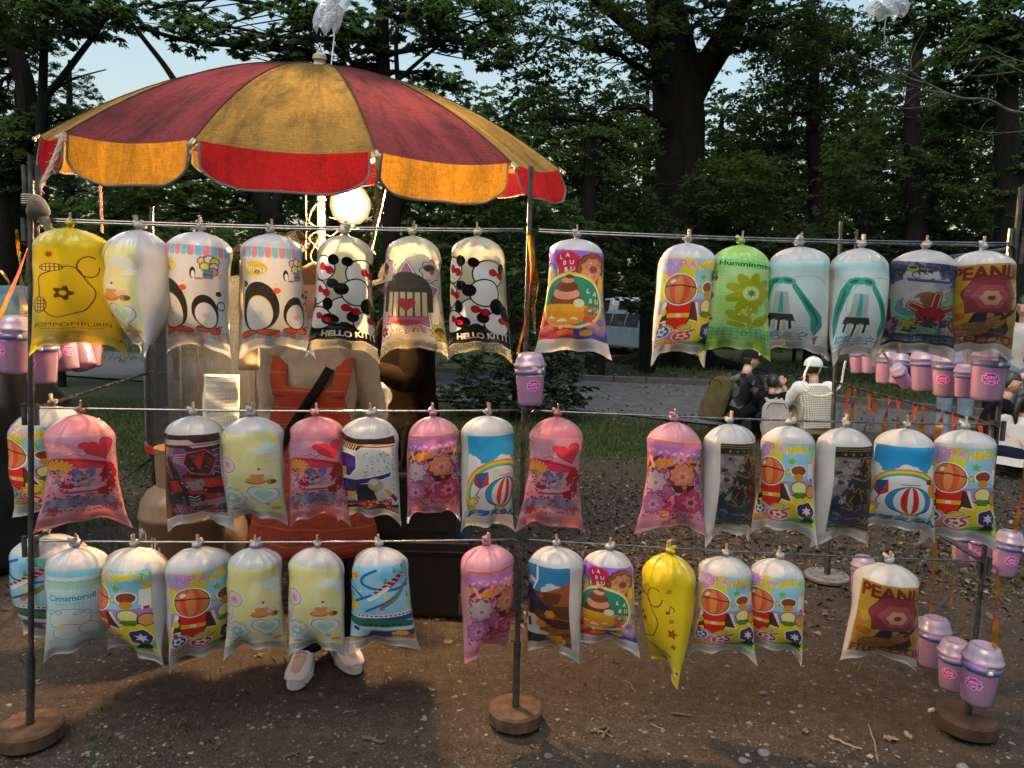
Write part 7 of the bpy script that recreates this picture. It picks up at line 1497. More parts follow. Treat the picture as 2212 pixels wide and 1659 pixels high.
# clear tarpaulin draped over the machine
M_TARP = NT('clear_tarp'); t = M_TARP; st = t.scaled(t.obj(), (4, 4, 14)); nz = t.noise(2.0, 6, .65, st, 1.5); nb = t.bump(nz, 1.0, .04); gl = t.n('BsdfGlossy'); gl.inputs['Roughness'].default_value = .22; t.l(nb, gl.inputs['Normal']); df = t.n('BsdfDiffuse'); df.inputs[0].default_value = (.15, .125, .10, 1); t.l(nb, df.inputs['Normal']); tr = t.n('BsdfTranslucent'); tr.inputs[0].default_value = (.14, .11, .08, 1); tp = t.n('BsdfTransparent'); tp.inputs[0].default_value = (.85, .83, .78, 1)
M_TARP = t.surf(t.mixs(.035, t.mixs(.80, t.mixs(.5, df.outputs[0], tr.outputs[0]), tp.outputs[0]), gl.outputs[0]))
T0 = at_y(640, 500, 3.75)
def tarp(u, v):
    # a ridge falling away on both sides
    x0, y0 = 505 + (700 - 505) * u, 566 - 66 * math.sin(PI * min(1, u * .80)) ** .8; Yd = 3.05 + .95 * v
    p = at_y(x0, y0, 3.75) + Vector((0, (v - .5) * .95, -.10 * abs(v - .5) * 2)); return p - T0 + Vector((0, 0, .012 * math.sin(26 * u + 5 * v) + .010 * math.sin(15 * v - 9 * u)))
b = MB(); b.grid(tarp, 40, 26); o = b.build('clear_tarpaulin', M_TARP, None, True, False); o.location = T0; tag(o, 'creased clear tarpaulin peaked over the candy machine', 'tarpaulin')
# sack of waste hanging low
M_SACK = film_mat('sack_film', None, (.36, .28, .2), .35)
sk = at_y(478, 1300, 3.12); e = empty('waste_sack', (sk.x, sk.y, .02), 0, 'crumpled translucent sack standing behind the lowest bags', 'sack')
b = MB(); b.ball((0, 0, .27), (.13, .11, .27), 40, 26, lambda p: p * (1 + .05 * math.sin(40 * p.x + 22 * p.z) + .05 * math.sin(55 * p.y + 31 * p.z) + .03 * math.sin(90 * p.x))); b.build('film', M_SACK, e, True, False)
b = MB(); b.tube([(0, 0, .52), (.01, 0, .58), (.03, 0, .63)], [.03, .018, .04], 10); b.build('neck', M_SACK, e)
# black cabinet with steel trim
M_BLK = pmat('black_paint', (.010, .010, .010), .38, 0, .4, 8); M_TRIMS = pmat('dull_trim', (.20, .17, .11), .35, .8)
bx0, bx1 = at_y(640, 1335, 3.3).x, at_y(1004, 1335, 3.3).x
e = empty('black_cabinet', ((bx0 + bx1) / 2, 3.55, 0), 0, 'low black cabinet with steel trim lines behind the apron', 'cabinet'); W = bx1 - bx0
def bevbox(name, c, s, mat, par, bv=.006):
    b = MB(); b.box(c, s); o = b.build(name, mat, par, False); bm = bmesh.new(); bm.from_mesh(o.data); bmesh.ops.bevel(bm, geom=bm.edges[:], offset=bv, segments=2, affect='EDGES'); bm.to_mesh(o.data); bm.free(); return o
bevbox('lower_body', (0, 0, .155), (W, .48, .31), M_BLK, e); bevbox('shelf', (0, 0, .335), (W + .02, .50, .045), M_BLK, e); bevbox('upper_body', (-.02, .01, .50), (W - .06, .46, .28), M_BLK, e); bevbox('countertop', (-.02, .01, .655), (W, .5, .028), M_BLK, e)
for z in (.316, .356): bevbox('trim_strip', (0, -.2535, z), (W + .022, .006, .006), M_TRIMS, e, .001)
for k in range(2): bevbox('door', (-W / 4 + k * W / 2, -.243, .155), (W / 2 - .02, .012, .27), M_BLK, e, .003)
bevbox('drawer', (.06, -.226, .50), (W * .62, .012, .2), M_BLK, e, .003)
b = MB(); b.tube([(W / 2 - .02, -.26, .02), (W / 2 - .02, -.26, .12)], .008, 8); b.build('caster_bracket', M_TRIMS, e)
# heap under a black tarpaulin with a blue sheet
M_BTARP = pmat('black_tarpaulin', (.022, .024, .026), .38, 0, .4, 6, .8, 9); M_BLUES = pmat('blue_sheet', (.035, .085, .12), .55, 0, .3, 5, .4, 8)
hx = at_y(-40, 800, 3.9); e = empty('covered_heap', (hx.x - .05, 3.9, 0), 0, 'heap of goods under a black tarpaulin and blue sheet at the frame edge', 'tarpaulin heap')
b = MB(); b.ball((0, 0, .48), (.34, .40, .82), 44, 30, lambda p: Vector((max(-.30, min(.30, p.x * 1.3)), max(-.36, min(.36, p.y * 1.3)), max(-.48, p.z))) * (1 + .03 * math.sin(17 * p.z + 11 * p.x) + .03 * math.sin(23 * p.x - 13 * p.z))); b.build('tarpaulin', M_BTARP, e, True, False)
b = MB(); b.grid(lambda u, v: Vector(((u - .5) * .86, (v - .5) * .9, 1.50 - .5 * (abs(u - .5) ** 2) * 1.1 - .2 * (abs(v - .5) ** 2) + .012 * math.sin(20 * u + 9 * v) - .12 * max(0, abs(u - .5) - .38) * 8)), 26, 20); o = b.build('blue_sheet', M_BLUES, e, True, False); o.modifiers.new('t', 'SOLIDIFY').thickness = .004
# crumpled wrap beside the apron
cw = at_y(815, 865, 3.2); b = MB(); b.ball((0, 0, 0), (.055, .05, .085), 30, 20, lambda p: p * (1 + .12 * math.sin(120 * p.x + 50 * p.z) + .12 * math.sin(90 * p.y + 70 * p.z))); o = b.build('crumpled_wrap', M_CLEAR, None, True, False); o.location = cw; tag(o, 'crumpled clear wrap hanging beside the orange apron', 'wrap')

# ------------------------------------------------------------------ parked cars beyond the verge
M_CARW = pmat('shaded_white_car_paint', (.36, .38, .40), .25, 0, .06, 3); M_CARB = pmat('blue_car_paint', (.15, .20, .24), .25, 0, .08, 3); M_GLASS = pmat('dark_glass', (.02, .025, .03), .08, 0, .1, 3); M_TYRE = pmat('tyre', (.02, .02, .02), .8); M_RED = pmat('tail_red', (.35, .02, .02), .25); M_CHR = pmat('bumper_grey', (.22, .23, .24), .4); M_HEAD = pmat('headlight_clear', (.6, .62, .62), .15)  # car paint darkened to carry the shade under the trees
def car(label, loc, rz, prof, roof, paint, Wd=1.7):
    """side outline prof (x forward, z) and greenhouse roof outline, both extruded with tumblehome"""
    e = empty('parked_car', loc, rz, label, 'car', 'cars parked beyond the verge')
    def ext(pts, w0, w1, name, mat, par):
        b = MB(); zs = [p[1] for p in pts]; z0, z1 = min(zs), max(zs); V = []
        for s in (-1, 1):
            for x, z in pts: V.append((x, s * (w0 + (w1 - w0) * (z - z0) / (z1 - z0 + 1e-6)) / 2, z))
        n = len(pts); Fs = [tuple(range(n))[::-1], tuple(range(n, 2 * n))] + [(i, (i + 1) % n, n + (i + 1) % n, n + i) for i in range(n)]; b.add(V, Fs); o = b.build(name, mat, par, False)
        bm = bmesh.new(); bm.from_mesh(o.data); bmesh.ops.bevel(bm, geom=[x for x in bm.edges], offset=.04, segments=2, affect='EDGES', clamp_overlap=True); bm.to_mesh(o.data); bm.free(); return o
    ext(prof, Wd, Wd, 'body', paint, e); ext(roof, Wd - .06, Wd - .35, 'roof', paint, e)
    x0, x1 = min(p[0] for p in roof), max(p[0] for p in roof); z0 = min(p[1] for p in roof); z1 = max(p[1] for p in roof)
    for s in (-1, 1):
        for k in range(3):
            a0 = x0 + .28 + (x1 - x0 - .6) * k / 3; a1 = a0 + (x1 - x0 - .6) / 3 - .06
            y0 = (Wd - .06) / 2 + .006; y1 = (Wd - .35) / 2 + .025; b = MB(); b.add([(a0, s * y0, z0 + .06), (a1, s * y0, z0 + .06), (a1 - .05 * (k == 2), s * y1, z1 - .10), (a0 + .05 * (k == 0), s * y1, z1 - .10)], [(0, 1, 2, 3)]); b.build('side_window', M_GLASS, e, False)
        for xw in (prof_w(prof, .2), prof_w(prof, .8)):
            b = MB(); b.lathe([(.16, -.10), (.30, -.10), (.32, -.06), (.32, .06), (.30, .10), (.16, .10)], (xw, s * (Wd / 2 - .09), .32), 22, Matrix.Rotation(PI / 2, 3, 'X')); wv = b.build('wheel', M_TYRE, e); b = MB(); b.lathe([(0, .105 * s), (.16, .102 * s), (.19, .09 * s)], (xw, s * (Wd / 2 - .09), .32), 18, Matrix.Rotation(-PI / 2, 3, 'X'), False, False); b.build('rim', M_CHR, wv)
    xr, xf = min(p[0] for p in prof), max(p[0] for p in prof)
    bevbox('rear_bumper', (xr - .02, 0, .40), (.14, Wd - .04, .22), M_CHR, e, .03); bevbox('front_bumper', (xf + .02, 0, .38), (.14, Wd - .04, .22), M_CHR, e, .03)
    for s in (-1, 1): bevbox('tail_light', (xr - .01, s * (Wd / 2 - .14), .85), (.06, .16, .34), M_RED, e, .015); bevbox('headlight', (xf - .02, s * (Wd / 2 - .22), .70), (.10, .30, .16), M_HEAD, e, .02)
    b = MB(); b.add([(xr - .012, -.6, z0 + .02), (xr - .012, .6, z0 + .02), (x0 - .012, .5, z1 - .12), (x0 - .012, -.5, z1 - .12)], [(0, 1, 2, 3)]); b.build('rear_window', M_GLASS, e, False); bevbox('number_plate', (xr - .10, 0, .56), (.012, .33, .165), M_BUT, e, .004)
    return e
def prof_w(p, k): a, b = min(x for x, _ in p), max(x for x, _ in p); return a + (b - a) * k
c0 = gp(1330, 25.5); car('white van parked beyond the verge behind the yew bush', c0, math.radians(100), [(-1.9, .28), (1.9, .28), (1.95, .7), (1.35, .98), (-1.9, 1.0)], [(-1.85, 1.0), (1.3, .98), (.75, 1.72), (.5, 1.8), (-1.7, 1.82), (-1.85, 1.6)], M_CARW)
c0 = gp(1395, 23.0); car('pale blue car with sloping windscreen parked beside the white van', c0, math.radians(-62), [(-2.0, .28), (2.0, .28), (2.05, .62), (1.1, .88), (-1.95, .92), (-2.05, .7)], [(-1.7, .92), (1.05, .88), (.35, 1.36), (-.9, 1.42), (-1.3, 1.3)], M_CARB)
# ------------------------------------------------------------------ people
def skin_mat(name, col):
    t = NT(name); p = t.n('BsdfPrincipled'); n = t.noise(30, 4, .6); t.l(t.ramp(n, [(.3, tuple(c * .86 for c in col)), (.7, col)]), p.inputs['Base Color']); p.inputs['Roughness'].default_value = .55; p.inputs['Subsurface Weight'].default_value = .08; p.inputs['Subsurface Radius'].default_value = (.01, .004, .002); return t.surf(p.outputs[0])
M_SKIN = skin_mat('skin', (.50, .31, .22)); M_HAIR = pmat('black_hair', (.010, .009, .009), .45, 0, .4, 40, .5, 120); M_HAIRB = pmat('brown_hair', (.10, .06, .025), .5, 0, .4, 40, .5, 120)
M_EYE = pmat('dark_eye', (.015, .01, .01), .2); M_LIP = pmat('lip', (.34, .14, .11), .5)
def skinned(verts, edges, rad, sub=1):
    """one continuous surface grown round a jointed skeleton"""
    me = bpy.data.meshes.new('sk'); me.from_pydata([tuple(v) for v in verts], edges, []); o = bpy.data.objects.new('sk', me); COL.objects.link(o)
    m = o.modifiers.new('s', 'SKIN'); m.use_smooth_shade = True
    for i, d in enumerate(me.skin_vertices[0].data):
        r = rad[i]; d.radius = (r, r) if not isinstance(r, tuple) else r; d.use_root = (i == 0)
    sd = o.modifiers.new('u', 'SUBSURF'); sd.levels = sub; sd.render_levels = sub
    dg = bpy.context.evaluated_depsgraph_get(); dg.update(); out = bpy.data.meshes.new_from_object(o.evaluated_get(dg)); bpy.data.objects.remove(o); bpy.data.meshes.remove(me)
    out.materials.clear(); return out
def hand_into(b, wrist, direc, palm_n, curl=.5, size=1.0, thumb=1):
    """palm and five fingers; direc along the hand, palm_n out of the palm"""
    d = Vector(direc).normalized(); n = Vector(palm_n); n = (n - d * n.dot(d)).normalized(); s = d.cross(n) * thumb; w = Vector(wrist); S = size
    q = Matrix((s, d, n)).transposed()
    b.ball(w + d * .045 * S, (.040 * S, .050 * S, .016 * S), 12, 8, None, q)
    for k, L in enumerate((.070, .078, .072, .056)):
        base = w + d * .085 * S + s * (.030 - .020 * k) * S; p = [base - d * .02 * S]; a = 0
        for j in range(3):
            a += curl * (.35 if j == 0 else .75); p.append(p[-1] + (d * math.cos(a) + n * math.sin(a)) * L * S * (.5, .3, .24)[j])
        b.tube(p, [.0092 * S, .0088 * S, .0078 * S, .0055 * S], 7)
    t0 = w + d * .03 * S + s * .034 * S; b.tube([t0 - s * .01 * S, t0 + s * .018 * S + d * .022 * S + n * .006 * S, t0 + s * .020 * S + d * .046 * S + n * .016 * S, t0 + s * .012 * S + d * .062 * S + n * .024 * S], [.0115 * S, .0105 * S, .009 * S, .006 * S], 7)
def head_into(b, c, R, S=1.0):
    """head with brow, nose, lips, chin and ears; R turns the local axes (face towards -y)"""
    def f(p):
        x, y, z = p.x / (.076 * S), p.y / (.095 * S), p.z / (.116 * S)
        k = 1.0
        if z < -.1: k = 1 - .30 * ((-.1 - z) / .9) ** 1.2          # jaw
        p = Vector((p.x * k, p.y * (k if p.y > 0 else 1 - .12 * max(0, -z)), p.z))
        if y < -.2:
            g = math.exp(-(x / .16) ** 2)
            p.y -= S * .022 * g * math.exp(-((z + .12) / .16) ** 2); p.y -= S * .010 * math.exp(-(x / .13) ** 2) * math.exp(-((z + .02) / .22) ** 2)
            p.y -= S * .007 * math.exp(-(x / .30) ** 2) * math.exp(-((z + .46) / .10) ** 2); p.y += S * .004 * math.exp(-((abs(x) - .42) / .18) ** 2) * math.exp(-((z - .06) / .10) ** 2)
            p.y -= S * .005 * math.exp(-((abs(x) - .4) / .3) ** 2) * math.exp(-((z - .24) / .07) ** 2); p.y -= S * .006 * math.exp(-(x / .35) ** 2) * math.exp(-((z + .82) / .14) ** 2)
        return p
    b.ball(c, (.076 * S, .095 * S, .116 * S), 40, 32, f, R)
    for s in (-1, 1): b.ball(Vector(c) + R @ Vector((s * .074 * S, .008 * S, -.012 * S)), (.010 * S, .020 * S, .032 * S), 8, 8, None, R @ Matrix.Rotation(s * .3, 3, 'Z'))
def loft(b, secs, n=22, fold=.02, seed=0, cap=True):
    """elliptic rings: (centre, half width vector, half depth vector)"""
    r = random.Random(seed); f1, f2 = r.uniform(0, 6), r.uniform(0, 6); V = []; m = len(secs)
    for i, (c, a, d) in enumerate(secs):
        for k in range(n):
            th = 2 * PI * k / n; w = 1 + fold * math.sin(3 * th + f1 + i * .9) + fold * .7 * math.sin(7 * th + f2 - i * 1.4)
            V.append(Vector(c) + (Vector(a) * math.copysign(abs(math.cos(th)) ** .85, math.cos(th)) + Vector(d) * math.copysign(abs(math.sin(th)) ** .85, math.sin(th))) * w)
    Fs = [(i * n + k, i * n + (k + 1) % n, (i + 1) * n + (k + 1) % n, (i + 1) * n + k) for i in range(m - 1) for k in range(n)]
    if cap: Fs += [tuple(range(n))[::-1], tuple((m - 1) * n + k for k in range(n))]
    b.add(V, Fs)
def interp_secs(secs, k=4):
    out = []
    C = spline([s[0] for s in secs], k); A = spline([s[1] for s in secs], k); D = spline([s[2] for s in secs], k); return list(zip(C, A, D))
def limbtube(b, pts, rs, n=12, fold=.05, seed=0):
    P = spline(pts, 6); m = len(P); R = np.interp(np.linspace(0, 1, m), np.linspace(0, 1, len(rs)), rs); r = random.Random(seed); f = r.uniform(0, 6)
    b.tube(P, [float(x) * (1 + fold * math.sin(i * 1.7 + f) + fold * .6 * math.sin(i * 2.9 + f)) for i, x in enumerate(R)], n)
M_LACE = pmat('lace', (.30, .25, .23), .8)
def shoe(par, ankle, toe, mat, sole, S=1.0):
    a, t_ = Vector(ankle), Vector(toe); d = Vector((t_.x - a.x, t_.y - a.y, 0)); L = d.length + .065 * S; d.normalize(); s = Vector((-d.y, d.x, 0)); h = a - d * .055 * S; h.z = 0
    def sec(k, w, z0, z1): c = h + d * (L * k); return (c + Vector((0, 0, (z0 + z1) / 2)), s * w, Vector((0, 0, (z1 - z0) / 2)))
    b = MB(); loft(b, [sec(.0, .020 * S, .03, .07), sec(.03, .034 * S, .022, .098), sec(.20, .038 * S, .022, .115), sec(.38, .040 * S, .022, .108), sec(.58, .046 * S, .022, .082), sec(.78, .049 * S, .022, .066), sec(.92, .043 * S, .024, .054), sec(1.0, .022 * S, .028, .042)], 18, 0); o = b.build('shoe', mat, par)
    b = MB(); n = 28; V = []
    for z, k in ((0.002, .98), (.026, 1.0), (.030, .96)):
        for i in range(n):
            th = 2 * PI * i / n; c, sn = math.cos(th), math.sin(th); w = .050 * S * (1 if c > -.2 else .84); V.append(h + d * (L * .5 + L * .525 * c) + s * (w * math.copysign(abs(sn) ** .8, sn) * k) + Vector((0, 0, z)))
    b.add(V, [(j * n + i, j * n + (i + 1) % n, (j + 1) * n + (i + 1) % n, (j + 1) * n + i) for j in range(2) for i in range(n)] + [tuple(range(n))[::-1], tuple(range(2 * n, 3 * n))]); b.build('sole', sole, o)
    b = MB()
    for k in range(4):
        c = h + d * (L * (.42 + .085 * k)) + Vector((0, 0, (.104, .094, .083, .074)[k])); b.tube([c - s * .024 * S - Vector((0, 0, .006)), c + Vector((0, 0, .003)), c + s * .024 * S - Vector((0, 0, .006))], .0046 * S, 6)
    b.build('lace', M_LACE, o); return o
def person(label, loc, yaw, J, shirt, trousers, shoes=None, sole=None, hair=M_HAIR, head_yaw=0.0, head_pitch=0.0, S=1.0, sleeves='long', hair_style='short', torso=None, hands=(), face=True, group=None):
    """J: joints in the person's own axes (x to their left, facing -y)"""
    e = empty('person', loc, yaw, label, 'person', group); V = Vector; J = {k: V(v) for k, v in J.items()}
    Rh = Matrix.Rotation(head_yaw, 3, 'Z') @ Matrix.Rotation(head_pitch, 3, 'X'); hc = J['head']
    # body: one skin
    names = ['pelvis', 'chest', 'neck', 'shL', 'elL', 'wrL', 'shR', 'elR', 'wrR', 'hipL', 'knL', 'anL', 'hipR', 'knR', 'anR', 'toL', 'toR']
    idx = {n: i for i, n in enumerate(names)}; rad = [.115, .12, .05, .058, .042, .027, .058, .042, .027, .085, .058, .04, .085, .058, .04, .03, .03]
    ed = [(idx[a], idx[c]) for a, c in (('pelvis', 'chest'), ('chest', 'neck'), ('chest', 'shL'), ('shL', 'elL'), ('elL', 'wrL'), ('chest', 'shR'), ('shR', 'elR'), ('elR', 'wrR'), ('pelvis', 'hipL'), ('hipL', 'knL'), ('knL', 'anL'), ('anL', 'toL'), ('pelvis', 'hipR'), ('hipR', 'knR'), ('knR', 'anR'), ('anR', 'toR'))]
    me = skinned([J[n] for n in names], ed, [r * S for r in rad])
    b = MB(); b.tube([J['neck'] - V((0, 0, .03 * S)), J['neck'].lerp(hc, .55)], [.052 * S, .050 * S], 14); head_into(b, hc, Rh, S)
    for side in ('L', 'R'):
        h = [x for x in hands if x[0] == side]; d = (J['wr' + side] - J['el' + side]).normalized(); dr, pn, cu = (h[0][1:] if h else (d, V((0, 0, -1)) if abs(d.z) < .8 else V((0, -1, 0)), .55)); hand_into(b, J['wr' + side], dr, pn, cu, S, 1 if side == 'L' else -1)
    m2 = b.mesh('m2'); bm = bmesh.new(); bm.from_mesh(me); bm.from_mesh(m2); bm.to_mesh(me); bm.free(); bpy.data.meshes.remove(m2)
    link('body', me, M_SKIN, e, True)
    if face:
        for s in (-1, 1): b = MB(); b.ball(hc + Rh @ V((s * .031 * S, -.083 * S, .008 * S)), (.012 * S, .006 * S, .0065 * S), 8, 6, None, Rh); b.build('eye', M_EYE, e)
        for s in (-1, 1): b = MB(); b.tube([hc + Rh @ V((s * .016 * S, -.092 * S, .030 * S)), hc + Rh @ V((s * .032 * S, -.090 * S, .036 * S)), hc + Rh @ V((s * .048 * S, -.078 * S, .030 * S))], .0035 * S, 5); b.build('eyebrow', hair, e)
        b = MB(); b.ball(hc + Rh @ V((0, -.088 * S, -.054 * S)), (.022 * S, .008 * S, .006 * S), 10, 6, None, Rh); b.build('mouth', M_LIP, e)
    if hair_style:
        def hf(p):
            z = p.z / (.124 * S); y = p.y / (.104 * S); q = 1 + .02 * math.sin(70 * p.x / S + 40 * p.z / S) + .02 * math.sin(90 * p.y / S)
            p = p * q
            front = y < -.15
            lim = .34 if front else (-.50 if hair_style == 'short' else (-1.0))
            if p.z / (.124 * S) < lim: p = Vector((p.x * .72, p.y * (.60 if front else .8), max(p.z, lim * .124 * S - .01)))
            return p
        b = MB(); b.ball(hc + Rh @ V((0, .008 * S, .010 * S)), (.085 * S, .104 * S, .124 * S), 30, 22, hf, Rh)
        if hair_style == 'ponytail': b.tube(spline([hc + Rh @ V((0, .10 * S, .04 * S)), hc + Rh @ V((.01, .15 * S, .01)), hc + Rh @ V((.01, .16 * S, -.10)), hc + Rh @ V((.0, .13 * S, -.22))], 4), [.02, .03, .034, .034, .036, .036, .034, .032, .028, .024, .018, .012, .006], 10)
        b.build('hair', hair, e)
    # shirt
    b = MB(); ts = torso or [(J['pelvis'] + V((0, 0, -.04 * S)), .165, .115), (J['pelvis'].lerp(J['chest'], .4), .155, .11), (J['pelvis'].lerp(J['chest'], .8), .175, .12), (J['chest'].lerp(J['neck'], .35), .185, .115), (J['chest'].lerp(J['neck'], .75), .15, .085), (J['neck'] - V((0, 0, .01)), .075, .07)]
    ax = (J['shL'] - J['shR']).normalized(); up = (J['neck'] - J['pelvis']).normalized(); dp = ax.cross(up).normalized()
    loft(b, interp_secs([(c, ax * a * S, dp * d * S) for c, a, d in ts]), 28, .018, int(loc[0] * 100) % 97)
    for s in 'LR':
        sh, el, wr = J['sh' + s], J['el' + s], J['wr' + s]; inn = J['chest'].lerp(sh, .62)
        if sleeves == 'long': limbtube(b, [inn, sh, sh.lerp(el, .5), el, el.lerp(wr, .5), wr.lerp(el, .06)], [.080 * S, .078 * S, .066 * S, .060 * S, .050 * S, .040 * S], 14, .04, 3)
        else: limbtube(b, [inn, sh, sh.lerp(el, .45), sh.lerp(el, .8)], [.080 * S, .078 * S, .068 * S, .068 * S], 14, .03, 3)
    so = b.build('shirt', shirt, e, True, False)
    b = MB(); loft(b, interp_secs([(J['pelvis'] + V((0, 0, .10 * S)), ax * .150 * S, dp * .105 * S), (J['pelvis'] + V((0, 0, .0)), ax * .165 * S, dp * .120 * S), (J['pelvis'] + V((0, 0, -.09 * S)), ax * .150 * S, dp * .105 * S)]), 22, .01)
    for s in 'LR': limbtube(b, [J['hip' + s] + V((0, 0, .03)), J['hip' + s].lerp(J['kn' + s], .5), J['kn' + s], J['kn' + s].lerp(J['an' + s], .5), J['an' + s] + V((0, 0, -.01))], [.098 * S, .088 * S, .074 * S, .068 * S, .066 * S], 14, .035, 5)
    b.build('trousers', trousers, e, True, False)
    if shoes:
        for s in 'LR': shoe(e, J['an' + s], J['to' + s], shoes, sole or shoes, S)
    e['_'] = 0; del e['_']
    return e, Rh, hc
def cap_on(e, hc, Rh, mat, S=1.0, yaw=0.0, brim=True):
    R = Rh @ Matrix.Rotation(yaw, 3, 'Z'); b = MB()
    def f(p):
        return Vector((p.x, p.y, max(p.z, -.012 * S)))
    b.ball(hc + R @ Vector((0, .006 * S, .036 * S)), (.093 * S, .112 * S, .098 * S), 32, 18, f, R); o = b.build('cap', mat, e)
    b = MB(); b.grid(lambda u, v: hc + R @ Vector(((u - .5) * .15 * S * (1 - .35 * v ** 2), -(.095 + .115 * v - .035 * abs(u - .5) ** 2 * 4 * (1 - .2 * v)) * S, (.034 + .010 * math.cos((u - .5) * 2.6) - .022 * v) * S)), 14, 6); br = b.build('brim', mat, o); br.modifiers.new('t', 'SOLIDIFY').thickness = .004
    b = MB(); b.ball(hc + R @ Vector((0, .006 * S, .134 * S)), (.008, .008, .005), 8, 5); b.build('cap_button', mat, o); return o
def stand_joints(S=1.0, lean=0.0):
    return dict(pelvis=(0, 0, .92 * S), chest=(0, -lean * .6, 1.24 * S), neck=(0, -lean, 1.43 * S), head=(0, -lean - .02, 1.58 * S), shL=(.175 * S, -lean * .8, 1.37 * S), shR=(-.175 * S, -lean * .8, 1.37 * S), elL=(.23 * S, .02, 1.10 * S), elR=(-.23 * S, .02, 1.10 * S), wrL=(.22 * S, -.10, .87 * S), wrR=(-.22 * S, -.10, .87 * S), hipL=(.09 * S, 0, .88 * S), hipR=(-.09 * S, 0, .88 * S), knL=(.10 * S, -.02, .48 * S), knR=(-.10 * S, -.02, .48 * S), anL=(.10 * S, .02, .085), anR=(-.10 * S, .02, .085), toL=(.11 * S, -.13, .03), toR=(-.11 * S, -.13, .03))
def plaid(name, c0, c1, c2, n, thr=.5, use_z=True):
    t = NT(name); sep = t.n('SeparateXYZ'); t.l(t.obj(), sep.inputs[0]); x = t.math('MULTIPLY', sep.outputs[0], n); z = t.math('MULTIPLY', sep.outputs[2], n)
    fx = t.math('GREATER_THAN', t.math('FRACT', x), thr); fz = t.math('GREATER_THAN', t.math('FRACT', z), thr); s = t.math('ADD', fx, fz); c = t.mixc(t.math('MULTIPLY', s, .5), c0, c1); fine = t.math('GREATER_THAN', t.math('FRACT', t.math('MULTIPLY', sep.outputs[2], n * .17)), .93); c = t.mixc(t.math('MULTIPLY', fine, .6), c, c2)
    df = t.n('BsdfDiffuse'); t.l(t.mixc(t.math('MULTIPLY', t.noise(14, 5, .6), .35), c, tuple(q * .5 for q in c0)), df.inputs[0]); t.l(t.bump(t.noise(12, 4, .6), .5, .03), df.inputs['Normal']); return t.surf(df.outputs[0])
def camo(name, cols, sc):
    t = NT(name); v = t.n('TexVoronoi'); v.inputs['Scale'].default_value = sc; t.l(t.obj(), v.inputs['Vector']); sp = t.n('SeparateColor'); t.l(v.outputs['Color'], sp.inputs[0]); r = t.ramp(sp.outputs[0], [((i + .5) / len(cols), c) for i, c in enumerate(cols)]); 
    for nd in t.t.nodes:
        if nd.type == 'VALTORGB': nd.color_ramp.interpolation = 'CONSTANT'
    df = t.n('BsdfDiffuse'); t.l(r, df.inputs[0]); t.l(t.bump(t.noise(10, 4, .6), .5, .03), df.inputs['Normal']); return t.surf(df.outputs[0])
M_BEIGE = cloth('beige_jersey', (.40, .36, .28), .25, 320, 0, 12, None, .7); M_APRON = plaid('orange_plaid', (.30, .060, .032), (.22, .042, .028), (.40, .17, .08), 90); M_BLACKC = cloth('black_cloth', (.012, .012, .013), .4, 300, 0, 10, None, .6); M_BROWNJ = cloth('dark_brown_jacket', (.012, .009, .006), .4, 300, 0, 9, None, .9)
M_PINKSHOE = cloth('pale_pink_leather', (.62, .50, .48), .12, 60, 0, 10, None, .2); M_SOLE = pmat('pale_sole', (.55, .50, .47), .7, 0, .2, 30); M_JEANS = cloth('pale_denim', (.17, .25, .33), .3, 300, 0, 14, None, .7); M_WSHIRT = cloth('white_shirt', (.48, .48, .47), .12, 300, 0, 9, None, .8); M_CAPW = cloth('white_cotton', (.60, .62, .60), .12, 300, 0, 12, None, .5); M_CAPB = cloth('navy_cap', (.018, .018, .024), .3, 300)
M_CAMO = camo('grey_patchwork', [(.012, .013, .016), (.02, .022, .03), (.10, .105, .11), (.012, .013, .016), (.05, .052, .06)], 12); M_VEST = plaid('checked_vest', (.50, .48, .42), (.10, .10, .09), (.5, .48, .42), 52, .55); M_OLIVE = cloth('olive_canvas', (.075, .065, .035), .3, 260, 0, 9, None, .8); M_GREYB = cloth('pale_grey_canvas', (.30, .28, .275), .2, 260, 0, 9, None, .7); M_NAVY = cloth('navy_trousers', (.014, .018, .035), .3, 300); M_SAND = cloth('sand_trousers', (.28, .24, .17), .2, 300); M_GREYT = cloth('grey_top', (.22, .23, .24), .2, 300); M_TRAIN = cloth('dark_trainers', (.03, .03, .032), .3, 100); M_WTRAIN = cloth('white_trainers', (.6, .6, .58), .1, 100)

# --- the seller behind the rack
S = .93; Jv = stand_joints(S, .03); Jv.update(shL=(.150, -.02, 1.27), shR=(-.150, -.02, 1.27)); vc = at_y(690, 1000, 2.92); VL = Vector((vc.x, 2.92, 0))
fl, fr = at_z(645, 1468), at_z(742, 1440)
Jv.update(anR=(fl.x - VL.x, fl.y + .10 - VL.y, .085), toR=(fl.x - VL.x + .004, fl.y - .07 - VL.y, .03), anL=(fr.x - VL.x - .04, fr.y + .10 - VL.y, .085), toL=(fr.x - VL.x + .06, fr.y - .05 - VL.y, .03))
Jv.update(knR=(fl.x - VL.x, -.05, .44), knL=(fr.x - VL.x - .07, -.04, .44), elL=(.205, .05, 1.00), elR=(-.205, .05, 1.00), wrL=(.20, -.06, .79), wrR=(-.20, -.06, .79))
ev, Rh, hc = person('person in orange checked apron and beige top behind the bags, black strap across the chest', VL, 0.0, Jv, M_BEIGE, M_BLACKC, M_PINKSHOE, M_SOLE, M_HAIRB, math.radians(-35), .25, S, 'long', 'short', torso=[(Vector((0, 0, .80)), .160, .115), (Vector((0, -.005, .98)), .150, .112), (Vector((0, -.018, 1.12)), .168, .118), (Vector((0, -.022, 1.215)), .172, .108), (Vector((0, -.026, 1.285)), .135, .085), (Vector((0, -.028, 1.325)), .07, .062)])
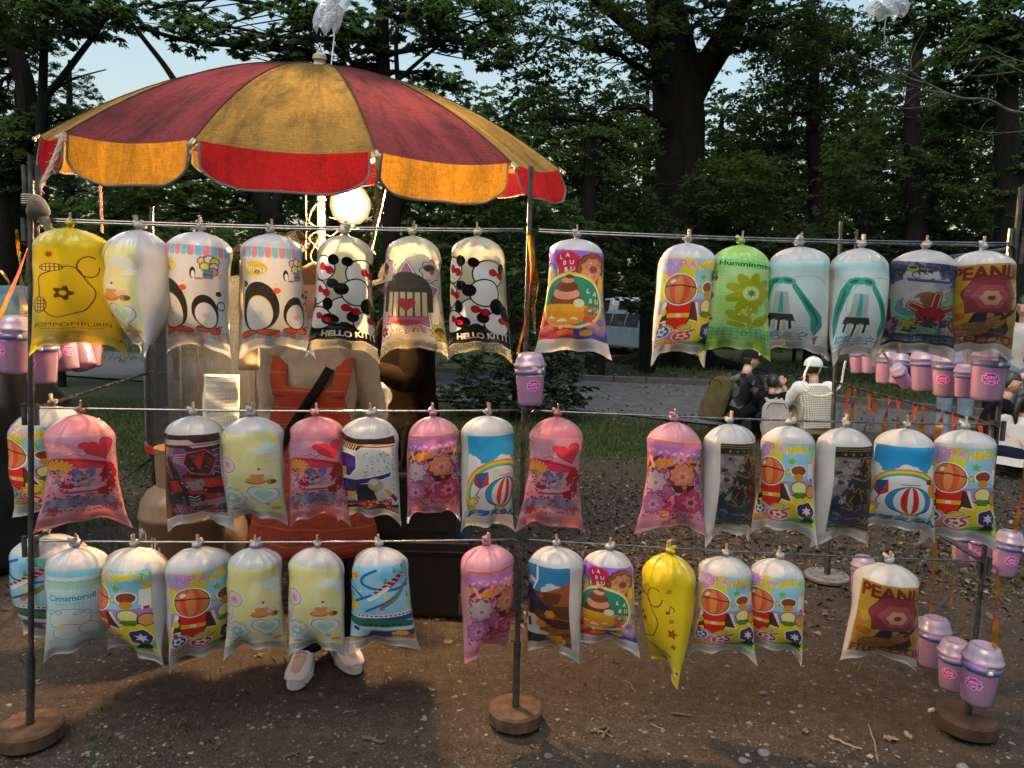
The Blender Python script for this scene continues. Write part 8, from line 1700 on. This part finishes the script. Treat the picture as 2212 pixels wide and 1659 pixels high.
JV = {k: Vector(v) for k, v in Jv.items()}
def torso_front(x, z, off=.012):
    """point on the chest at sideways x and height z"""
    a = .20 * S if z > .8 else .20 * S; d = .128 * S if z > 1.0 * S else .135 * S + .05 * max(0, (1.0 * S - z)); zz = max(0, z - 1.22 * S); d -= .55 * zz; return Vector((x, -d * math.sqrt(max(.02, 1 - (x / (a + .06)) ** 2)) - off - .028, z))
b = MB(); zt = 1.215 * S
b.grid(lambda u, v: torso_front((u - .5) * (.24 + .10 * min(1, v * 1.6)), zt - v * (zt - .89 * S) - .012 * math.sin(PI * u), .012), 16, 12)
b.grid(lambda u, v: torso_front((u - .5) * (.38 + .16 * v), .895 * S - v * .36, .016 + .012 * math.sin(u * 21) * v + .03 * v), 26, 12); b.build('apron', M_APRON, ev, True, False).modifiers.new('t', 'SOLIDIFY').thickness = .004
def strip(name, pts, w, mat, par, side=Vector((1, 0, 0))):
    P = spline(pts, 6); b = MB(); m = len(P); b.grid(lambda u, v: P[min(m - 1, int(round(v * (m - 1))))] + side * (u - .5) * w, 2, m - 1); o = b.build(name, mat, par, True, False); o.modifiers.new('t', 'SOLIDIFY').thickness = .004; return o
for s in (-1, 1): strip('apron_strap', [torso_front(s * .105, 1.17 * S, .016), torso_front(s * .122, 1.25 * S, .016), Vector((s * .125, -.075, 1.34 * S)), Vector((s * .125, -.02, 1.395 * S)), Vector((s * .11, .05, 1.37 * S))], .062, M_APRON, ev)
strip('shoulder_strap', [torso_front(-.13, .92 * S, .026), torso_front(-.05, 1.06 * S, .026), torso_front(.04, 1.21 * S, .024), Vector((.085, -.085, 1.32 * S)), Vector((.11, -.02, 1.40 * S)), Vector((.12, .05, 1.36 * S))], .036, M_BLACKC, ev, Vector((.86, 0, -.5)))

# --- helper in a dark jacket, turned to the machine
jc = at_y(893, 900, 3.62); Jj = stand_joints(.97, .06); Jj.update(elL=(.22, -.12, 1.10), wrL=(.10, -.34, 1.16), elR=(-.22, -.12, 1.10), wrR=(-.10, -.34, 1.16))
ej, Rj, hj = person('person in dark brown jacket and black cap turned away beside the black cabinet', (jc.x, 3.62, 0), math.radians(-60), Jj, M_BROWNJ, M_BLACKC, M_TRAIN, None, M_HAIR, math.radians(10), .15, .97, 'long', 'short', hands=(('L', (-.1, -1, .1), (0, 0, -1), .6), ('R', (.1, -1, .1), (0, 0, -1), .6)))
cap_on(ej, hj, Rj, M_BLACKC, .97)

# --- the three sitting on the path edge
def sit_joints(S=1.0, lean=.12, z=.16):
    return dict(pelvis=(0, 0, z + .10 * S), chest=(0, -lean * .6, z + .40 * S), neck=(0, -lean, z + .57 * S), head=(0, -lean - .03, z + .73 * S), shL=(.18 * S, -lean * .85, z + .52 * S), shR=(-.18 * S, -lean * .85, z + .52 * S), elL=(.25 * S, -lean - .16, z + .30 * S), elR=(-.25 * S, -lean - .16, z + .30 * S), wrL=(.14 * S, -lean - .36, z + .34 * S), wrR=(-.14 * S, -lean - .36, z + .34 * S), hipL=(.09 * S, -.02, z + .09 * S), hipR=(-.09 * S, -.02, z + .09 * S), knL=(.15 * S, -.42 * S, z + .30 * S), knR=(-.15 * S, -.42 * S, z + .30 * S), anL=(.13 * S, -.55 * S, .085), anR=(-.13 * S, -.55 * S, .085), toL=(.14 * S, -.70 * S, .03), toR=(-.14 * S, -.70 * S, .03))
def rucksack(name, label, cat, e, c, ax, back, up, W, H, D, mat, group=None):
    """soft pack: c centre, ax sideways, back outward, up"""
    o = empty(name, c, 0, label, cat, group); b = MB(); ax, back, up = Vector(ax).normalized(), Vector(back).normalized(), Vector(up).normalized()
    secs = []
    for k in range(11):
        v = k / 10; w = W / 2 * (.55 + .45 * math.sin(PI * min(1, .25 + v * .62)) ** .7) * (1 if v < .85 else 1 - (v - .85) * 2.6); d = D / 2 * (.5 + .5 * math.sin(PI * min(.92, .2 + v * .6))) * (1.25 - .5 * v); secs.append((up * (v - .5) * H + back * (D * .35 * (1 - v) * .35), ax * w, back * d))
    loft(b, secs, 26, .025, 7); b.build('pack', mat, o, True, False)
    b = MB(); loft(b, [(up * (-.34 + .05 * k) * H + back * D * .46, ax * W * .34 * math.sin(PI * (.12 + .76 * k / 8)) ** .5, back * D * .16 * math.sin(PI * (.1 + .8 * k / 8)) ** .6) for k in range(9)], 16, .03, 3); b.build('pocket', mat, o, True, False)
    b = MB(); b.tube(spline([up * .46 * H - ax * .03, up * .54 * H, up * .46 * H + ax * .03], 5), .008, 6); b.build('handle', mat, o)
    for s in (-1, 1): b = MB(); b.tube(spline([up * .42 * H - back * D * .3 + ax * s * W * .22, up * .50 * H - back * D * 1.0 + ax * s * W * .30, up * .1 * H - back * D * 1.35 + ax * s * W * .34, -up * .35 * H - back * D * .4 + ax * s * W * .4], 6), .018, 6); b.build('strap', mat, o, True)
    b = MB(); b.tube(spline([up * .10 * H + ax * W * .44 + back * D * .2, up * .38 * H + ax * W * .25 + back * D * .42, up * .40 * H + back * D * .46, up * .38 * H - ax * W * .25 + back * D * .42, up * .10 * H - ax * W * .44 + back * D * .2], 6), .004, 5); b.build('zip', M_BLACKC, o)
    return o
YM = 8.45; mc_ = at_y(1574, 900, YM); yw = math.radians(112)
Jm = sit_joints(1.02, .20, .16); Jm.update(head=(0, -.27, .16 + .745), wrL=(.02, -.62, .50), elL=(.22, -.34, .42), wrR=(-.10, -.58, .40), elR=(-.26, -.30, .40))
em, Rm, hm = person('person in a dark cap and grey patchwork shirt, glasses, sitting on the path edge', (mc_.x, YM, 0), yw, Jm, M_CAMO, M_BLACKC, M_TRAIN, None, M_HAIR, math.radians(-28), .12, 1.02, 'long', 'short', hands=(('L', (0, -1, .1), (0, 0, 1), .9), ('R', (0, -1, 0), (0, 0, 1), .6)))
cap_on(em, hm, Rm, M_CAPB, 1.02)
b = MB()
for s in (-1, 1): b.tube([hm + Rm @ Vector((s * .034 + .022 * math.cos(a), -.104 - .002 * s * 0, .004 + .018 * math.sin(a))) for a in [2 * PI * k / 14 for k in range(14)]], .0022, 5, False, True); b.tube([hm + Rm @ Vector((s * .056, -.100, .008)), hm + Rm @ Vector((s * .080, -.01, .01))], .002, 5)
b.build('glasses', M_BLACK, em)
Wm = em.matrix_basis if False else Matrix.Translation((mc_.x, YM, 0)) @ Matrix.Rotation(yw, 4, 'Z'); Qm = Wm.to_3x3()
rucksack('rucksack', 'olive green canvas rucksack worn by the person with dark cap', 'rucksack', em, Wm @ Vector((.02, .16, .16 + .30)), Qm @ Vector((1, 0, 0)), Qm @ Vector((0, 1, .12)), Qm @ Vector((0, -.28, 1)), .34, .52, .22, M_OLIVE)
b = MB(); b.add([(0, 0, 0), (.13, .01, .05), (.11, .02, -.09), (.02, .01, -.12)], [(0, 1, 2, 3)]); o = b.build('paper_wrap', M_WSHIRT, None, False); o.location = Wm @ Vector((.02, -.68, .53)); tag(o, 'small white paper wrap held by the person with dark cap', 'paper'); o.modifiers.new('t', 'SOLIDIFY').thickness = .003
YC = 8.2; cc_ = at_y(1668, 900, YC); Jc = sit_joints(.72, .06, .14); Jc.update(wrR=(-.13, -.14, .14 + .50), elR=(-.20, -.16, .14 + .32))
ec, Rc, hcc = person('child with short black hair and black T-shirt sitting between two grown-ups', (cc_.x, YC, 0), math.radians(172), Jc, M_BLACKC, M_NAVY, M_TRAIN, None, M_HAIR, 0, .1, .80, 'short', 'short')
Wc = Matrix.Translation((cc_.x, YC, 0)) @ Matrix.Rotation(math.radians(172), 4, 'Z'); Qc = Wc.to_3x3()
rucksack('rucksack', 'small pale grey rucksack worn by the seated child', 'rucksack', ec, Wc @ Vector((0, .17, .30)), Qc @ Vector((1, 0, 0)), Qc @ Vector((0, 1, .1)), Qc @ Vector((0, -.1, 1)), .30, .42, .18, M_GREYB)
YW = 8.05; wc_ = at_y(1765, 900, YW); yv = math.radians(192); Jw = sit_joints(1.0, .10, .12)
ew, Rw, hw = person('person in a white cap and checked knitted vest sitting with their back turned', (wc_.x, YW, 0), yv, Jw, M_CAPW, M_SAND, M_WTRAIN, None, M_HAIR, math.radians(-70), .05, 1.0, 'long', 'short')
cap_on(ew, hw, Rw, M_CAPW, 1.0)
b = MB(); JW = {k: Vector(v) for k, v in Jw.items()}; ax = Vector((1, 0, 0)); dp = Vector((0, 1, .18)).normalized()
loft(b, interp_secs([(JW['pelvis'] + Vector((0, 0, -.02)), ax * .190, dp * .145), (JW['pelvis'].lerp(JW['chest'], .45), ax * .200, dp * .150), (JW['chest'], ax * .205, dp * .148), (JW['chest'].lerp(JW['neck'], .45), ax * .19, dp * .125), (JW['chest'].lerp(JW['neck'], .8), ax * .14, dp * .098)]), 30, .02, 4, False); b.build('vest', M_VEST, ew, True, False)

# --- standing at the edge of the path
YP = 7.75; pc = at_y(2196, 900, YP); Jp = stand_joints(1.0, .02); Jp.update(elR=(-.24, -.08, 1.12), wrR=(-.12, -.24, .96), elL=(.24, -.04, 1.10), wrL=(.16, -.22, .92))
ep, Rp, hp = person('person with black hair, untucked white shirt and pale jeans standing past the end post', (pc.x, YP, 0), math.radians(-62), Jp, M_WSHIRT, M_JEANS, M_WTRAIN, None, M_HAIR, .2, .3, 1.0, 'long', 'short')
strip('bag_strap', [Vector((.10, -.13, 1.02)), Vector((.115, -.135, 1.2)), Vector((.12, -.10, 1.36)), Vector((.12, .0, 1.43)), Vector((.12, .12, 1.34))], .045, M_BLACKC, ep)
YQ = 7.9; qc = at_y(2060, 900, YQ); eq, Rq, hq = person('person in pale jeans standing behind the upper string of buckets', (qc.x, YQ, 0), math.radians(150), stand_joints(.98), M_GREYT, M_JEANS, M_WTRAIN, None, M_HAIR, 0, 0, .98)
YG = 6.75; gc = at_y(2184, 1000, YG); Jg = sit_joints(.78, .14, .10)
eg, Rg, hg = person('girl with a black ponytail and white frilled jacket crouching past the end post', (gc.x, YG, 0), math.radians(120), Jg, M_WSHIRT, M_NAVY, M_TRAIN, None, M_HAIR, 0, .2, .85, 'long', 'ponytail')
b = MB(); b.grid(lambda u, v: Vector(((.20 + .03 * v + .012 * math.sin(40 * u)) * math.cos(2 * PI * u), (.15 + .03 * v + .012 * math.sin(40 * u)) * math.sin(2 * PI * u), .20 - .07 * v)), 80, 3); b.build('frill', M_WSHIRT, eg, True, False)
YK = 7.2; kc = at_y(2125, 900, YK); ek, Rk, hk = person('person in black clothes crouching behind the end post', (kc.x, YK, 0), math.radians(60), sit_joints(.95, .16, .14), M_BLACKC, M_BLACKC, M_TRAIN, None, M_HAIR, 0, .25, .95)
# ------------------------------------------------------------------ pebbles, dead leaves, twigs, grass
def gz(x, y): return ground_z(x, y)
def scatter_area(n, seed, y0, y1, power=1.0):
    """points spread over what the view can see, denser near"""
    r = np.random.default_rng(seed); y = y0 + (y1 - y0) * r.uniform(0, 1, n) ** power; x = r.uniform(-1, 1, n) * (.78 * y + .4); return x, y, r
OCT = np.array([(1, 0, 0), (.3, .95, 0), (-.8, .6, 0), (-.8, -.6, 0), (.3, -.95, 0), (.1, 0, .6), (0, 0, -.5)], float)
OF = [(0, 1, 5), (1, 2, 5), (2, 3, 5), (3, 4, 5), (4, 0, 5)]
def stones(name, n, seed, y0, y1, smin, smax, mat, power=1.6, keep=None):
    x, y, r = scatter_area(n, seed, y0, y1, power)
    if keep is not None: k = keep(x, y, r); x, y = x[k], y[k]
    n = len(x); s = smin + (smax - smin) * r.uniform(0, 1, n) ** 3.2; a = r.uniform(0, 2 * PI, n); fl = r.uniform(.45, .9, n)
    P = OCT[None] * np.stack([s, s * r.uniform(.6, 1, n), s * fl], 1)[:, None, :]; P = P + r.normal(0, .12, P.shape) * s[:, None, None]
    c, sn = np.cos(a)[:, None], np.sin(a)[:, None]; X = P[..., 0] * c - P[..., 1] * sn + x[:, None]; Y = P[..., 0] * sn + P[..., 1] * c + y[:, None]; Z = P[..., 2] + gz(x, y)[:, None] + s[:, None] * .12
    V = np.stack([X, Y, Z], -1).reshape(-1, 3); F_ = (np.array(OF)[None] + (np.arange(n) * 7)[:, None, None]).reshape(-1, 3); o = link(name, arr_mesh(name, V, F_), mat, None); return tag(o, kind='stuff')
def isl_mat(name, stops, rough=.9, spec=.2):
    t = NT(name); g = t.n('NewGeometry'); p = t.n('BsdfPrincipled'); t.l(t.ramp(g.outputs['Random Per Island'], stops), p.inputs['Base Color']); p.inputs['Roughness'].default_value = rough; p.inputs['Specular IOR Level'].default_value = spec; return t.surf(p.outputs[0])
M_PEB = isl_mat('pebble', [(.0, (.045, .042, .040)), (.5, (.095, .088, .08)), (.85, (.13, .12, .105)), (1, (.20, .185, .16))]); M_GRAV = isl_mat('gravel', [(.0, (.035, .037, .04)), (.6, (.08, .082, .085)), (1, (.20, .195, .19))])
M_CRUMB = isl_mat('soil_crumb', [(.0, (.030, .021, .015)), (.6, (.075, .053, .037)), (.9, (.12, .093, .068)), (1, (.22, .18, .14))]); M_DEAD = isl_mat('dead_leaf', [(.0, (.022, .015, .010)), (.5, (.058, .042, .028)), (.85, (.115, .09, .064)), (1, (.20, .17, .13))])
stones('pebbles', 9000, 201, 1.25, 6.5, .0025, .013, M_PEB, 1.5)
stones('soil_crumbs', 60000, 202, 1.25, 6.0, .0012, .0065, M_CRUMB, 1.35)
stones('gravel', 26000, 203, 1.2, 2.7, .002, .010, M_GRAV, 1.0, lambda x, y, r: vnoise(x, y, 1.7, 9) * 1.2 + r.uniform(-.3, .3, len(x)) > (y - 1.2) / .9)
stones('path_grit', 9000, 204, 8.5, 15, .006, .02, M_GRAV, 1.0, lambda x, y, r: x > -3) if False else None
def dead_leaves(name, n, seed, y0, y1, s0, s1, keep, power=1.0):
    x, y, r = scatter_area(n, seed, y0, y1, power); k = keep(x, y, r); x, y = x[k], y[k]; n = len(x); L = s0 + (s1 - s0) * r.uniform(0, 1, n) ** 2; a = r.uniform(0, 2 * PI, n)
    D = np.stack([np.cos(a), np.sin(a), r.normal(0, .15, n)], 1); N = np.stack([r.normal(0, .3, n), r.normal(0, .3, n), np.ones(n)], 1); C = np.stack([x, y, gz(x, y) + .004 + r.uniform(0, .008, n)], 1)
    V = leaf_quads(C, L, N, D, .55, .35); o = link(name, arr_mesh(name, V, np.arange(len(V)).reshape(-1, 4)), M_DEAD, None); return tag(o, kind='stuff')
dead_leaves('leaf_litter', 70000, 211, 3.2, 9.5, .010, .050, lambda x, y, r: (vnoise(x, y, .9, 21) + .25 * (x > .2) + r.uniform(-.25, .25, len(x)) > .52) & (y < 9.8 - .35 * np.maximum(x, 0)) & (r.uniform(0, 1, len(x)) < np.clip(1.25 - (y - 5.2) / 3.2, .12, 1)), .9)
dead_leaves('wood_chips', 5000, 212, 1.3, 6.5, .006, .024, lambda x, y, r: vnoise(x, y, 1.6, 22) + r.uniform(-.3, .3, len(x)) > .45, 1.3)
dead_leaves('verge_litter', 9000, 213, 14, 22, .05, .13, lambda x, y, r: r.uniform(0, 1, len(x)) > .2, 1.0)
dead_leaves('path_litter', 3500, 214, 8.8, 15, .03, .08, lambda x, y, r: x > -4, 1.0).location.z = .045
def grass(name, n, seed, keep, h0, h1, mat, y0, y1, power=1.0):
    x, y, r = scatter_area(n, seed, y0, y1, power); k = keep(x, y, r); x, y = x[k], y[k]; n = len(x); h = r.uniform(h0, h1, n); a = r.uniform(0, 2 * PI, n); w = .0035 + .0015 * r.uniform(0, 1, n) * (y / 3); ln = r.uniform(.15, .7, n) * h
    z = gz(x, y) - .004; sx, sy = -np.sin(a) * w, np.cos(a) * w; dx, dy = np.cos(a) * ln, np.sin(a) * ln
    V = np.stack([np.stack([x - sx, y - sy, z], 1), np.stack([x + sx, y + sy, z], 1), np.stack([x + dx * .4 + sx * .7, y + dy * .4 + sy * .7, z + h * .65], 1), np.stack([x + dx, y + dy, z + h], 1)], 1).reshape(-1, 3)
    o = link(name, arr_mesh(name, V, np.arange(len(V)).reshape(-1, 4)), mat, None); return tag(o, kind='stuff')
M_GRASS = leaf_mat('grass_blade', (.020, .036, .012), (.065, .105, .032), .3); M_GRASSD = leaf_mat('dry_grass', (.06, .055, .03), (.14, .125, .07), .3)
grass('grass', 120000, 221, lambda x, y, r: (vnoise(x, y, .75, 31) + .30 * np.exp(-((y - 8) / 1.6) ** 2) + .15 * (x < 0) * (y > 4.5) + r.uniform(-.22, .22, len(x)) - .13 * np.clip(1 - (y - 5) / 2, -.6, 1) > .62) & (y < 10.2 - .4 * np.maximum(x, 0)) & (y > 3.6), .015, .075, M_GRASS, 3.6, 10.5)
grass('dry_grass', 5000, 222, lambda x, y, r: vnoise(x, y, 2.1, 33) + r.uniform(-.3, .3, len(x)) > .72, .02, .06, M_GRASSD, 1.4, 6)
grass('verge_grass', 30000, 223, lambda x, y, r: (vnoise(x, y, .5, 35) + r.uniform(-.3, .3, len(x)) > .45) & (y > 15.2 - .28 * np.maximum(x, 0) ** 1.15), .05, .16, M_GRASS, 11.5, 22)
grass('weeds', 2600, 224, lambda x, y, r: np.minimum(np.hypot(x - 1.95, (y - 2.25) * .8), np.hypot(x + 1.15, y - 2.35)) < .30 * r.uniform(0, 1, len(x)) ** .5 + .03, .01, .04, M_GRASS, 1.9, 2.9)
# twigs, sticks and single leaves lying in front
M_TWIG = pmat('twig', (.07, .05, .034), .9, 0, .35, 40, .5, 90); M_TWIG2 = pmat('bleached_twig', (.17, .13, .085), .9, 0, .3, 40, .5, 90)
def twig(a, c, r, mat, label, n=6, group='twigs on the soil'):
    p0, p1 = at_z(*a), at_z(*c); rr = random.Random(int(a[0])); P = [p0.lerp(p1, k / n) + Vector((rr.uniform(-1, 1), rr.uniform(-1, 1), 0)) * .006 for k in range(n + 1)]
    P = [Vector((p.x, p.y, float(gz(p.x, p.y)) + r * .9 + .001)) for p in P]; o0 = P[0]; b = MB(); b.tube([p - o0 for p in P], [r * (1 - .35 * k / n) for k in range(n + 1)], 7)
    if r > .004: m = P[n // 2] - o0; b.tube([m, m + Vector((rr.uniform(-.03, .03), rr.uniform(-.03, .03), .008))], [r * .6, r * .3], 5)
    o = b.build('twig', mat, None); o.location = o0; return tag(o, label, 'twig', group)
twig((782, 1597), (833, 1608), .0075, M_TWIG, 'short thick twig lying in front of the white shoes'); twig((1278, 1580), (1312, 1567), .006, M_TWIG, 'thick broken twig in the small twig pile beside the middle base'); twig((1300, 1592), (1314, 1570), .0055, M_TWIG, 'dark twig crossing the small pile beside the middle base'); twig((1284, 1571), (1326, 1587), .003, M_TWIG2, 'thin pale twig on top of the small pile beside the middle base')
twig((1450, 1538), (1494, 1546), .005, M_TWIG, 'dark straight twig under the edge-on yellow bag'); twig((1788, 1588), (1862, 1616), .0055, M_TWIG2, 'long pale stick near the dark end base weight'); twig((1955, 1577), (1972, 1592), .009, M_TWIG2, 'stubby thick stick beside the brown leaf'); twig((740, 1540), (770, 1533), .0025, M_TWIG2, 'hair-thin pale twig before the white shoes'); twig((612, 1640), (650, 1625), .006, M_TWIG, 'forked dark twig on the grey gravel'); twig((1405, 1560), (1440, 1572), .003, M_TWIG2, 'thin pale twig beside the dark straight one'); twig((1900, 1640), (1880, 1560), .003, M_TWIG2, 'thin pale stem leaning by the dark end base'); twig((1352, 1470), (1374, 1490), .0022, M_TWIG2, 'short pale straw on bare soil behind the middle base')
def flat_leaf(px, py, s, rz, label):
    p = at_z(px, py); b = MB(); rr = random.Random(px); n = 15
    b.add([(0, 0, .006)] + [((s * (.75 + .35 * math.sin(5 * a + 1) * rr.uniform(.3, 1))) * math.cos(a), s * .62 * (.8 + .3 * math.sin(7 * a)) * math.sin(a), .004 + .012 * rr.uniform(0, 1)) for a in [2 * PI * k / n for k in range(n)]], [(0, 1 + k, 1 + (k + 1) % n) for k in range(n)]); o = b.build('dead_leaf', M_DEADB, None, False); o.location = (p.x, p.y, float(gz(p.x, p.y)) + .002); o.rotation_euler = (rr.uniform(-.15, .15), rr.uniform(-.15, .15), rz); o.modifiers.new('t', 'SOLIDIFY').thickness = .0012; return tag(o, label, 'leaf', 'single dead leaves on the soil')
M_DEADB = pmat('brown_leaf', (.16, .11, .072), .85, 0, .4, 40, .4, 60)
flat_leaf(1925, 1594, .038, .4, 'large torn brown leaf lying near the dark end base'); flat_leaf(1740, 1582, .018, 1.2, 'small brown leaf lying under the wide gap of the lowest rail'); flat_leaf(860, 1520, .012, .2, 'tiny pale leaf lying before the white shoes'); flat_leaf(560, 1420, .03, .9, 'curled brown leaf lying behind the lowest bags'); flat_leaf(968, 1385, .03, 2.0, 'pale curled leaf lying before the black cabinet')
p = at_z(2012, 1532); b = MB(); b.box((0, 0, .006), (.026, .008, .009), Matrix.Rotation(.4, 3, 'Z')); o = b.build('wood_chip', pmat('pale_chip', (.55, .45, .28), .8), None, False); o.location = (p.x, p.y, float(gz(p.x, p.y))); tag(o, 'single pale yellow wood chip lying between bucket and end base', 'wood chip')
p = at_z(1742, 1641); b = MB(); b.ball((0, 0, .012), (.014, .013, .017), 18, 12, lambda q: q * (1 + .18 * math.sin(400 * q.z) * math.sin(260 * q.x))); o = b.build('pine_cone', pmat('cone', (.06, .045, .03), .9), None, False); o.location = (p.x, p.y, float(gz(p.x, p.y))); tag(o, 'small dark pine cone lying on the gravel', 'pine cone')
for px, py, s, lab in ((1650, 1632, .017, 'pale grey stone on the gravel under the wide gap'), (1606, 1668 - 20, .014, 'dark grey stone beside the pale one on the gravel'), (2080, 1652, .016, 'pale stone half hidden by weeds near the end base'), (1185, 1632, .013, 'rounded dark stone before the middle base weight'), (1650, 1496, .012, 'rounded dark stone on bare soil under the wide gap')):
    p = at_z(px, py); rr = random.Random(px); b = MB(); b.ball((0, 0, s * .4), (s * 1.2, s, s * .7), 14, 9, lambda q: q * (1 + .08 * math.sin(180 * q.x + px) + .06 * math.sin(230 * q.y))); o = b.build('stone', pmat('stone_%d' % px, (.13, .13, .125) if 'pale' in lab else (.08, .08, .078), .85, 0, .3, 90), None); o.location = (p.x, p.y, float(gz(p.x, p.y))); tag(o, lab, 'stone', 'loose stones in front')
